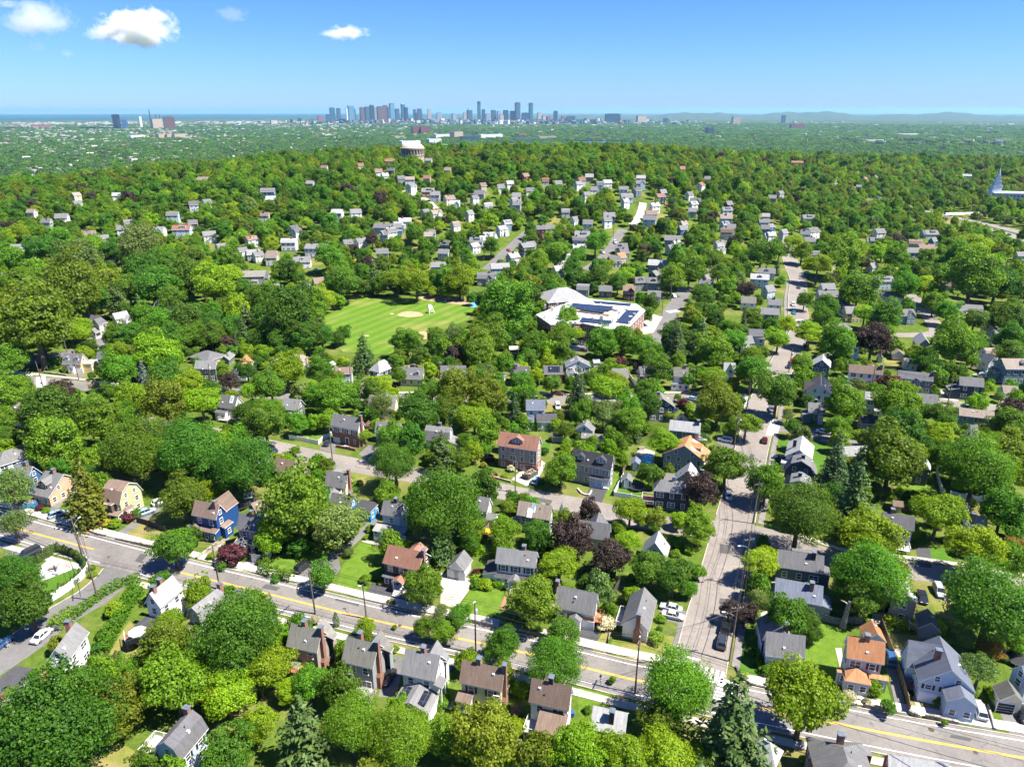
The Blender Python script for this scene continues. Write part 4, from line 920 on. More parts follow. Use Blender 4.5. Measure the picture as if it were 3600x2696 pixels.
Hs('house','grey clapboard house with moss-grey roof and tall brick side chimney','the grey clapboard house','A2',(1435,378),(1745,448),(1658,690),9.2,5.8,'g','grey','moss',[('ch',-.15,-.3),('xc','2',-.1,1.5),('xg','B',.3,4.5,1.2,5.6,9.0),('an','F',-.35,2.0,2.0,3.2,'s'),('dk','F',.12,5.5,2.6,.8,'wood','grey'),('pv','B',-.4,.2,.2,.8)])
Hs('house','white house with solar-panelled rear wing beside the parked black hatchback','the solar-winged house','A3',(70,488),(412,562),(338,815),9.2,5.8,'g','white','grey',[('ch',.0,-.1),('xg','B',.2,4.2,1.2,5.6,9.0),('an','F',.05,6.6,4.5,3.0,'g','white','grey',False,0,False,1.5,True),('po','2',-.35,2,1.4,4.8,'s')])
Hs('house','pale yellow house with maroon shutters and brown roof below the main road','the maroon-shuttered house','A3',(622,600),(1037,685),(948,895),9.2,5.9,'g','paleyellow','brown',[('ch',-.12,-.1),('xc','2',-.05,1.5),('an','F',-.38,2.4,1.8,3.4,'s','paleyellow','brown'),('an','F',.42,1.2,.6,4.6,'f'),('po','B',.3,3,1.4,2.6,'s')],shut='maroon',low='stone',lowh=1.5)
Hs('house','white house with brown roof, sun room and white rear stairs','the sun-room white house','A3',(1297,775),(1690,862),(1618,1085),9,5.6,'g','white','brown',[('ch',-.02,-.1,'dark'),('an','F',.15,4.4,3.6,3.4,'s','white','brown'),('dk','F',-.33,3,3,1.7,'white','grey'),('xg','B',-.25,3,1,5,8.0),('xg','B',.25,2.4,1,4,6.8)])
Hs('house','low grey-blue house with pale ridge roof and stubby chimney by the brick path','the pale-ridged grey house','A3',(1895,1045),(2234,1118),(2170,1350),7.2,4.6,'g','grey','lgrey',[('ch',.08,.45,'dark')])
Hs('house','brown house with pale pyramid roof beside the tall dark pine','the pyramid-roofed brown house','A4',(1615,1370),(1665,1395),(1825,1562),7,4.6,'h','brown','lgrey',[])
Hs('house','brick house with large hipped grey roof in the bottom right corner','the large hipped-roof house','A5',(455,1450),(500,1590),(640,1412),8,5.2,'h','brick','grey',[('ch',-.3,0),('an','1',.6,2.5,2,2.6,'s')])
Hs('house','low flat-looking grey roof with skylight along the bottom right road','the skylight-roofed house','A5',(890,1520),(1480,1612),(1300,1730),6.2,3.6,'g','brick','lgrey',[('sk','F',.1,.2)])
Hs('house','white house with orange shingle roof and orange porch roof','the orange-roofed white house','A5',(497,370),(868,433),(515,590),9.2,6.0,'g','lgrey','orange',[('ch',.02,-.05),('an','F',.0,8.2,.7,3.0,'s','lgrey','orange'),('an','F',-.2,4.0,2.6,3.0,'h','lgrey','orange',False,0,True,.9,False,'porch',True),('dr','F',-.17,'blue',0)],shut='maroon')
Hs('garage','small white garage with orange gable roof behind the orange-roofed house','the orange-roofed garage','A5',(790,352),(728,220),(850,405),4.4,2.6,'g','white','orange',[])
Hs('house','pale blue house with steep slate-grey roof, red awning and white garage door','the red-awning blue house','A5',(1512,705),(1388,367),(1715,850),8.2,4.4,'g','paleblue','slate',[('ch',-.1,-.3),('an','1',-.22,4.4,3.0,4.0,'g','paleblue','slate'),('gd','1',.3,2.6),('xg','B',.25,4,1.2,3.6)],shut='black')
Hs('garage','beige garage with dark open doorway at the right edge','the open beige garage','A5',(2130,935),(2050,795),(2085,950),4.8,2.9,'g','cream','moss',[('gd','1',.2,2.6,2.2,'dark')],wins=False)  # doorway is a closed panel; its inner shade is put into the colour
Hs('house','blue-grey house behind the open garage at the right edge','the right-edge blue-grey house','A5',(2190,660),(2330,640),(2150,765),7.5,4.8,'g','paleblue','slate',[])
Hs('house','pale blue-white corner house with grey roof and gabled entry at the crosswalk','the crosswalk corner house','A4',(1642,325),(2027,370),(1637,560),7.6,3.7,'g','paleblue','grey',[('xg','B',.0,7,6.5,3.6,7.0),('ch',.05,-.9,'dark'),('an','F',.35,3.6,2.2,3.2,'g','white','grey',False,0,True,1.7),('dr','F',.35,'blue',0)],shut='blue')
Hs('house','long grey bungalow with blue-slate roof beside the pale stone-pathed yard','the slate-roofed bungalow','B4',(1735,1185),(2200,1270),(1710,1375),6.6,3.7,'g','grey','slate',[('ch',.28,.25),('an','2',-.1,4,2,3.2,'s','grey','slate'),('an','1',.3,3,1.6,2.8,'s','lgrey','lgrey')],low='stone',lowh=.8)
Hs('house','long navy bungalow with grey roof and rear solar dormer','the navy bungalow','B4',(1752,910),(2462 if 0 else 2208,975),(1757,1085),6.9,4.0,'g','slate','mgrey',[('ch',.3,.2,'dark'),('dm','B',.1,5,'s'),('an','2',-.05,3,1.8,3.2,'s'),('pv','B',-.1,.25,.3,.9)])
Hs('house','grey-tan shingled house with two skylights beside the huge maple','the two-skylight house','B5',(1072,1350),(1062,1285),(1185,1415),7.4,5.6,'g','taupe','moss',[('sk','F',.1,.5),('sk','B',.1,.5),('an','2',.15,4.5,7,4.2,'g','grey','lgrey',False,0,False),('dk','1',-.6,2,1.6,.8,'white','grey')],low=None)
Hs('garage','small grey gabled garage beside the two-skylight house','the small grey garage','A5',(1315,243),(1275,103),(1380,288),4.4,2.5,'g','grey','grey',[],wins=False)
Hs('house','pale blue-grey house with dark roof and white entry stairs on the right road','the entry-stair house','B5',(840,545),(1158,597),(1160,712),8.2,5.5,'g','lgrey','mgrey',[('ch',-.22,-.2),('an','F',-.15,3,2.2,3.0,'g','sage','mgrey'),('dk','F',.25,3,2.6,1.0,'white','white')],shut='black')
Hs('shed','small tan garden shed behind the entry-stair house','the tan garden shed','B5',(935,434),(1040,446),(1035,500),3.2,2.1,'g','tan','brown',[],wins=False,minw=1.2)
Hs('house','low grey-roofed house with brick chimney under tall trees at the right','the tree-shaded low house','B5',(1680,568),(1862,602),(1850,722),5.4,3.0,'g','lgrey','lgrey',[('ch',-.35,.6)])
Hs('house','dark grey-green gabled house behind the sunny back lawn','the dark back-lawn house','C5',(1228,1292),(1235,1238),(1310,1338),7.8,5.2,'g','dgrey','lgrey',[])
Hs('house','white house with pale grey gable roof, first of the tight row by the cross road','the first row house','C4',(1968,1192),(1996,1052),(2096,1258),7.4,4.6,'g','white','lgrey',[('ch',-.1,-.45,'dark'),('an','1',.45,2.5,1.5,3,'s')])
Hs('house','dark grey gambrel house in the middle of the tight row','the middle row house','C4',(1985,1300),(2005,1222),(2138,1392),8.2,4.0,'b','dgrey','grey',[('ch',-.1,.05,'dark'),('an','1',-.5,2.5,2,2.8,'s')])
Hs('house','slate grey gambrel house at the near end of the tight row','the near row house','C4',(1970,1490),(1985,1402),(2110,1592),7.8,4.4,'b','slate','grey',[('ch',0,-.05,'dark')])
Hs('house','navy two-storey house with hipped grey roof and white-railed deck','the navy hipped house','B4',(620,232),(850,255),(528,292),8,5.5,'h','navy','grey',[('ch',.02,.1,'grey'),('dk','1',.1,4.5,3,1.3,'white','red'),('dr','F',.35,'white')],shut='black')
Hs('house','blue-grey gabled house with pale steep roof behind the navy house','the pale steep-roofed house','B4',(880,152),(908,64),(1012,212),7.4,3.8,'g','grey','lgrey',[('an','B',-.1,5,3.2,3.2,'f','grey','moss'),('xc','1',-.62,.9)])
Hs('house','taupe house with orange shingle roof and arched attic window by the pool','the orange-roofed pool house','C4',(848,1152),(903,1048),(1060,1280),8.6,4.8,'g','taupe','orange',[('ch',.55,.3),('dm','F',.05,2.4,'g'),('sk','F',-.3,.35),('sk','F',.3,.3)])
Hs('house','long slate-blue house with hipped grey roof and pale side porch','the long slate-blue house','C4',(706,898),(1010,930),(712,968),7.9,5.2,'g','slate','lgrey',[('ch',.45,-.1),('an','2',.1,4,2.4,3.0,'h','white','lgrey')])
Hs('house','new grey and white house with twin gables and wide white garage door','the new twin-gabled house','C3',(1706,1178),(2096,1248),(2065,1386),9.6,6.0,'g','grey','dgrey',[('xg','F',.28,4.2,.6,5.9,9.2) if 0 else ('dm','F',.24,2.8,'g'),('dm','F',-.3,2.2,'g'),('gd','F',.24,4.6,2.2),('an','F',.24,5.4,.8,3.0,'s','grey','dgrey',True,0,False)])
Hs('house','big tan house with brown roof, arched gable and brick lower storey','the big tan house','C3',(990,1008),(1380,1065),(955,1147),10.6,7.2,'g','taupe','redbrown',[('dm','F',-.02,3.4,'g'),('gd','F',.34,3,2.2,'brown'),('dr','F',-.05,'black',3)],low='brick',lowh=2.7)
Hs('house','white house with slate roof and dark-roofed rear wing','the white slate-roofed house','C3',(1240,702),(1432,702),(1245,795),9,6.1,'g','white','slate',[('ch',.05,-.3),('an','F',.62,6.4,4,3.4,'s','white','dgrey'),('po','F',-.3,2.2,2.2,2.8,'s')])
Hs('house','white cape house with shaded grey gambrel roof and glazed side porch','the shaded grey gambrel house','C3',(270,950),(515,972),(217,1082),7.2,3.1,'b','white','grey',[('ch',.05,-.2),('an','2',-.2,4.4,4,2.6,'s')],shut=None)
Hs('garage','white outbuilding with grey roof behind the dark hedge','the hedge outbuilding','C3',(1810,950),(1838,890),(1725,985),5.2,3.0,'g','white','grey',[])
Hs('garage','low white flat-roofed outbuilding below the hedge outbuilding','the low white outbuilding','C3',(1780,1030),(2005,1048),(2000,1075),3.9,3.2,'g','white','moss',[])
Hs('house','white-over-brick colonial with tall brick chimney and long front steps','the white-over-brick colonial','C2',(1302,835),(1575,885),(1480,967),9.4,6.1,'g','white','grey',[('xc','2',-.05,1.5),('dr','F',.05,'black',6),('gd','F',-.36,2.2,2,'white')],low='brick',lowh=4.0,shut='maroon')
Hs('house','white gable-ended house with skylight on dark roof above the side road','the skylit white house','C2',(378,672),(212,652),(355,797),8.2,4.6,'g','white','mgrey',[('sk','F',-.2,.3),('an','F',.3,4,1.6,3.2,'s'),('dk','F',.1,3.5,2.4,.9,'white','white')])
Hs('house','grey-roofed pale green house behind the lime street tree','the pale green house','C2',(820,688),(990,702),(778,797),7,4.0,'g','sage','grey',[('an','F',.25,3.2,1.2,3.0,'s','paleblue')],shut='black')
Hs('house','cream house with mossy roof split by a white chimney wall','the white-chimney house','C2',(1652,656),(1918,662),(1602,792),7.6,3.8,'g','cream','moss',[('ch',.15,.05,'white')])
Hs('house','low grey house shaded behind the brick colonial','the low shaded grey house','C2',(1722,912),(1962,937),(1702,1010),6.6,3.6,'g','lgrey','grey',[])
Hs('house','sage green house with black shutters and grey roof facing the upper road','the sage green house','C1',(1902,322),(2112,325),(1887,402),8,5.5,'g','sage','grey',[],shut='black')
Hs('garage','tan garage with grey hipped roof behind the sage green house','the hipped tan garage','C1',(1990,228),(2040,240),(2128,250),4.8,2.8,'h','tan','mgrey',[],wins=False)
Hs('garage','small sage garage with grey gable beside the hipped tan garage','the small sage garage','C2',(238,280),(300,228),(338,248),4.5,2.7,'g','sage','grey',[],wins=False)
Hs('house','pale house with orange gable roof facing the upper road','the orange-gabled pale house','C2',(375,347),(460,264),(528,345),7.6,4.4,'g','paleblue','orange',[])
Hs('house','grey house half hidden below the field edge trees','the half-hidden grey house','C2',(690,342),(775,264),(822,302),6.2,4,'g','lgrey','grey',[])
Hs('house','tan house with brown-grey gable below the sports field','the tan field-side house','C2',(930,265),(972,222),(1050,278),6.4,3.6,'g','tan','tan',[('an','2',-.3,2.5,2,3.0,'s')])
Hs('shed','white shed with pale roof left of the white gabled shed','the first white shed','C2',(1040,365),(1110,340),(1115,362),3.6,2.4,'g','paleblue','lgrey',[],wins=False,minw=1.3)
Hs('shed','white gabled shed on the grass below the sports field','the second white shed','C2',(1262,345),(1300,325),(1328,348),3.8,2.6,'g','white','lgrey',[],wins=False,minw=1.5)
Hs('house','pale house with low brown-grey roof and cypress-lined drive','the cypress-drive house','C2',(1308,392),(1490,385),(1302,448),6.8,4.8,'g','paleblue','brown',[])
Hs('house','navy house with complex hipped grey roof beside the pink rhododendron','the navy hip-roofed house','C2',(1740,335),(1800,312),(1885,390),8.2,5.0,'h','navy','lgrey',[('an','F',-.6,4,2,3.4,'g','navy')])
Hs('house','yellow cape house with grey roof and white dormer near the field','the yellow cape','C3',(15,385),(245,392),(60,487),7.2,3.2,'g','yellow','grey',[('dm','F',.28,1.7,'g','white'),('ch',.1,-.3),('xg','B',-.2,3.5,1,3.2,7.4)])
Hs('house','house with wide grey roof and small dark front gable near the field','the wide grey-roofed house','C3',(408,372),(660,372),(395,497),8.2,3.8,'g','slate','grey',[('dm','F',-.25,2.0,'g','navy'),('xc','1',.1,1.2)])
Hs('house','dark grey-roofed house with rear wing below the dark trees','the rear-winged grey house','C3',(1122,382),(1276,382),(1097,468),7.6,4.2,'g','white','mgrey',[('ch',-.4,.1),('xg','B',-.3,5,4,4)])
Hs('shed','small grey shed with dark roof beside the rear-winged house','the small grey shed','C3',(985,452),(1030,432),(1035,462),3.8,2.6,'g','lgrey','mgrey',[],wins=False,minw=1.3)
Hs('house','red house with solar panels on its grey roof','the red solar house','C3',(1412,372),(1602,372),(1432,457),7.6,4.8,'g','red','mgrey',[('pv','F',-.27,.33,.12,.75),('dk','1',0,3,2,1.6,'wood','red')])
Hs('house','tall white gabled house with black shutters beside the school trees','the tall white gabled house','C3',(1752,322),(1735,274),(1868,368),8.6,6.0,'g','white','grey',[('sk','B',.0,.4),('an','1',.2,4.5,3.6,3.4,'g','white','lgrey')],shut='black')
Hs('house','white gambrel house with solar panels and wide drive on the upper road','the white solar gambrel','C4',(140,402),(302,398),(128,475),7.8,4.8,'g','white','moss',[('pv','F',-.3,.3,.25,.7),('po','F',.2,3,2,2.6,'s')])
Hs('house','tall dark charcoal house on the upper road behind the maple','the tall charcoal house','C4',(405,382),(570,372),(412,465),8.6,5.6,'g','dgrey','mgrey',[])
Hs('house','white colonial with grey roof and front overhang on the upper road','the overhang colonial','C4',(740,387),(887,392),(722,467),8.6,5.7,'g','white','moss',[('ch',.3,0),('an','F',0,6.6,.8,2.8,'s','white','grey')])
Hs('house','dark brown gabled house with mossy roof by the purple maple','the dark brown gabled house','C4',(636,692),(602,622),(735,727),8.6,5.4,'g','dgrey','moss',[('ch',.0,-.2)])
Hs('garage','grey gabled garage below the purple maple','the purple-maple garage','C4',(852,886),(815,832),(890,908),4.2,2.4,'g','grey','moss',[],wins=False)
Hs('house','white gable-ended house with grey roof beside the cross road','the white cross-road house','C4',(975,652),(1130,648),(1000,745),8.2,4.6,'g','white','grey',[])
Hs('house','white house with pale roof and tent-like gable behind lime trees','the tent-gabled white house','C4',(1230,340),(1345,347),(1226,407),7.2,4.2,'g','white','lgrey',[('xg','B',.1,3,1,4.2,7.6)])
Hs('house','navy house with white-trimmed front gable by the cross road','the white-trimmed navy house','C4',(1440,195),(1470,152),(1512,205),7.6,4.2,'g','navy','grey',[('an','1',0,3,1.5,3.2,'g')])
Hs('house','long white two-storey house with dark windows at the cross road','the long white house','C4',(1472,14),(1625,22),(1472,68),8.6,5.9,'g','white','mgrey',[('an','F',-.2,4,2,3.4,'s')])
Hs('house','slate-blue tall gabled house with rear white deck by the red car','the tall slate-blue house','C5',(253,318),(260,260),(336,368),9.6,6.9,'g','slate','lgrey',[('ch',.4,.5,'dark'),('dk','2',.3,3,2.4,1.6,'white','white')])
Hs('house','white modern house with dark roof and large solar array','the white solar house','C5',(237,562),(237,460),(350,628),9.2,5.6,'g','white','dgrey',[('pv','F',-.5,.5,.08,.92),('xg','B',0,4,1,5,8)])
Hs('house','teal-grey cottage with grey roof below the solar house','the teal cottage','C5',(115,727),(282,737),(118,828),6.6,3.5,'g','teal','grey',[('ch',-.05,-.2,'dark'),('dr','F',.3,'white'),('an','1',-.1,3,1.8,2.8,'s')])
Hs('house','half-timbered white house with long brown roof','the half-timbered house','C5',(515,358),(846,387),(508,432),7.6,5.0,'g','white','brown',[('ch',.48,.2),('xg','B',.25,7,3.4,4.4,7)],attic=False)
Hs('house','slate-grey raised ranch with brick chimney above the red maple','the slate-grey raised ranch','C5',(990,416),(1336,452),(977,490),7.6,5.2,'g','slate','mgrey',[('xc','2',-.1,1.1),('an','F',.02,3.6,.6,4.8,'g'),('gd','F',-.4,3)])
Hs('house','navy cape house with long shed dormer and white entry gable','the navy cape','C5',(1585,477),(1826,497),(1590,540),8.2,5.5,'g','navy','grey',[('an','1',.05,4.4,3.2,3.4,'s','navy'),('an','F',.05,2.4,1.4,2.9,'g','white'),('dr','F',.05,'blue')])
Hs('house','light grey two-storey house with pale flat-pitched roof beside the red maple','the pale flat-pitched house','C5',(665,622),(896,642),(665,685),8.0,5.8,'g','lgrey','lgrey',[('ch',.48,.05),('an','F',.15,2.4,1.4,2.4,'s')])
Hs('house','white house with four skylights on a grey roof','the four-skylight house','C5',(1150,637),(1382,657),(1155,717),7.6,4.6,'g','white','grey',[('sk','F',-.4,.25),('sk','F',.3,.3),('sk','F',-.38,.75),('sk','F',.32,.75),('an','2',0,4.5,2.2,4.0,'s'),('an','1',0,4.5,2.6,3.4,'s','white','mgrey')])
Hs('house','steel blue raised ranch with grey roof on the row road','the steel blue ranch','C5',(1580,778),(1926,818),(1578,857),6.8,4.8,'g','steel','tan',[('ch',-.3,-.3,'dark')],attic=False)
Hs('house','steep white gable behind leafy trees at the right','the steep white gable','C5',(1688,950),(1762,945),(1640,1090),8.0,3.4,'g','white','grey',[])
Hs('house','low dark-roofed house under the bend road trees','the low dark-roofed house','C5',(620,857),(792,862),(612,908),5.2,3.2,'g','lgrey','mgrey',[])
Hs('house','pale-roofed house glimpsed through the dark spruces','the spruce-hidden house','C5',(420,1158),(690,1150),(410,1230),5.6,3.4,'g','white','lgrey',[])
Hs('house','large blue three-storey house with tan roof at the right edge','the large blue house','C5',(1990,302),(2215,305),(1962,407),9.6,6.7,'g','steel','tan',[('dm','F',.4,2.4,'g'),('an','1',.1,5,2,4.4,'s')])
Hs('garage','white garage with tan roof on the row road at the right edge','the white row-road garage','C5',(2000,562),(2155,572),(1980,640),5.2,3.0,'g','white','tan',[])
Hs('house','grey gabled house with broad brick chimney in the right middle distance','the broad-chimney grey house','C5',(1262,118),(1213,44),(1166,172),8.0,4.8,'g','grey','lgrey',[('xc','1',-.4,1.8)])
Hs('garage','small white garage beside the wire-fenced lawn','the small white garage','C5',(1003,232),(985,205),(1045,260),4.4,2.6,'g','white','tan',[],wins=False)
Hs('house','small white cottage with flat grey roof beside the round dark tree','the small white cottage','C5',(1042,297),(1140,303),(1036,327),4.8,3.3,'g','white','grey',[('xg','B',.45,3,1,3,4.6)])
Hs('house','white tall house with rear balcony beside the copper beech','the balcony house','C5',(545,118),(622,122),(548,188),9.6,7.0,'g','white','mgrey',[('dk','F',0,3,2,2.6,'white','white'),('ch',-.2,-.6)])
Hs('house','white house with pale front gable and grey garage at the right','the right white gabled house','C5',(1832,250),(1930,290),(1745,295),7.2,4.2,'g','white','lgrey',[])
Hs('house','low hipped grey-roofed house beside the red-leaved trees','the low hipped house','D4',(438,430),(470,426),(490,455),6.6,4.2,'h','lgrey','grey',[])
Hs('house','yellow cape house with two dormers and brick garden wall by the left junction','the yellow dormered cape','C1',(620,253),(806,257),(600,357),7.4,3.8,'g','yellow','mgrey',[('dm','F',-.28,1.7,'g','white'),('dm','F',.28,1.7,'g','white'),('ch',-.05,-.2),('an','2',.3,5,3.5,3.6,'f','yellow','lgrey'),('an','F',0,2.2,1.4,2.9,'g','white'),('gd','F',.4,2.2,2)],shut='blue')
Hs('house','blue-grey house tucked beside the yellow cape','the tucked blue-grey house','C1',(947,237),(1045,238),(932,302),8,5.6,'g','paleblue','mgrey',[],shut='black')
Hs('house','white gambrel-ended house behind the dark left maples','the white gambrel-ended house','C1',(305,768),(150,720),(360,880) if 0 else (235,900),8,4,'b','white','tan',[('ch',-.4,0)])
Hs('house','white gable-ended house with grey roof under the left maples','the gable under the maples','C1',(1165,932),(1085,872),(1252,975),7,4.0,'g','white','grey',[])
Hs('shed','small blue shed with orange-tiled gable under the left maples','the orange-tiled shed','C1',(1385,955),(1350,972),(1420,992),3.8,2.5,'g','slate','orange',[],wins=False,minw=1.4)
Hs('house','large new white house with hipped grey roofs in the left woods','the large hipped house','D1',(1215,562),(1385,548),(1440,600),9,5.8,'h','white','grey',[('xg','F',.2,4.5,1,5.8,8.6)])
Hs('house','beige new house with solar panels and brown garage doors at the left','the brown-garage house','D1',(650,668),(778,690),(745,735),9,5.8,'h','offwhite','mgrey',[('xg','F',.42,4.5,1.6,5.8,8.6),('pv','B',-.1,.2,.1,.6),('po','F',.4,5,4,3,'g','grey',.6),('gd','F',-.1,2.6,2.2,'brown')])
Hs('house','white house with pale roof beside the brown-garage house','the pale-roofed left house','D1',(872,668),(985,645),(935,700),7.6,5.0,'g','white','lgrey',[('an','F',.4,5,4,4.4,'g','white','lgrey')])
Hs('house','tan-grey house with brown-grey roof and two green skylights below the side road','the green-skylight house','B3',(1172,438),(1502,492),(1117,556),7.8,4.8,'g','grey','tan',[('sk','F',-.05,.3),('sk','F',-.12,.75),('an','1',-.2,2.5,1.6,2.6,'s')])
Hs('house','white gable-ended house with grey roof beside the huge bright maple','the maple-side white gable','B3',(893,415),(775,393),(858,552),7.2,4.2,'g','white','grey',[('an','1',.3,3,2.2,2.6,'g')])
Hs('house','dark slate-roofed house with cross gable between the two copper beeches','the copper beech house','B3',(1745,622),(2068,668),(1765,720),7.0,3.6,'g','lgrey','mgrey',[('xg','F',.05,5.5,3.5,3.4,6.6)])
Hs('house','low house with steep pale grey roof and one skylight beside the cross road','the pale-roofed low house','B4',(560,850),(597,732),(722,840),6.4,2.8,'g','lgrey','lgrey',[('sk','F',.3,.25)])
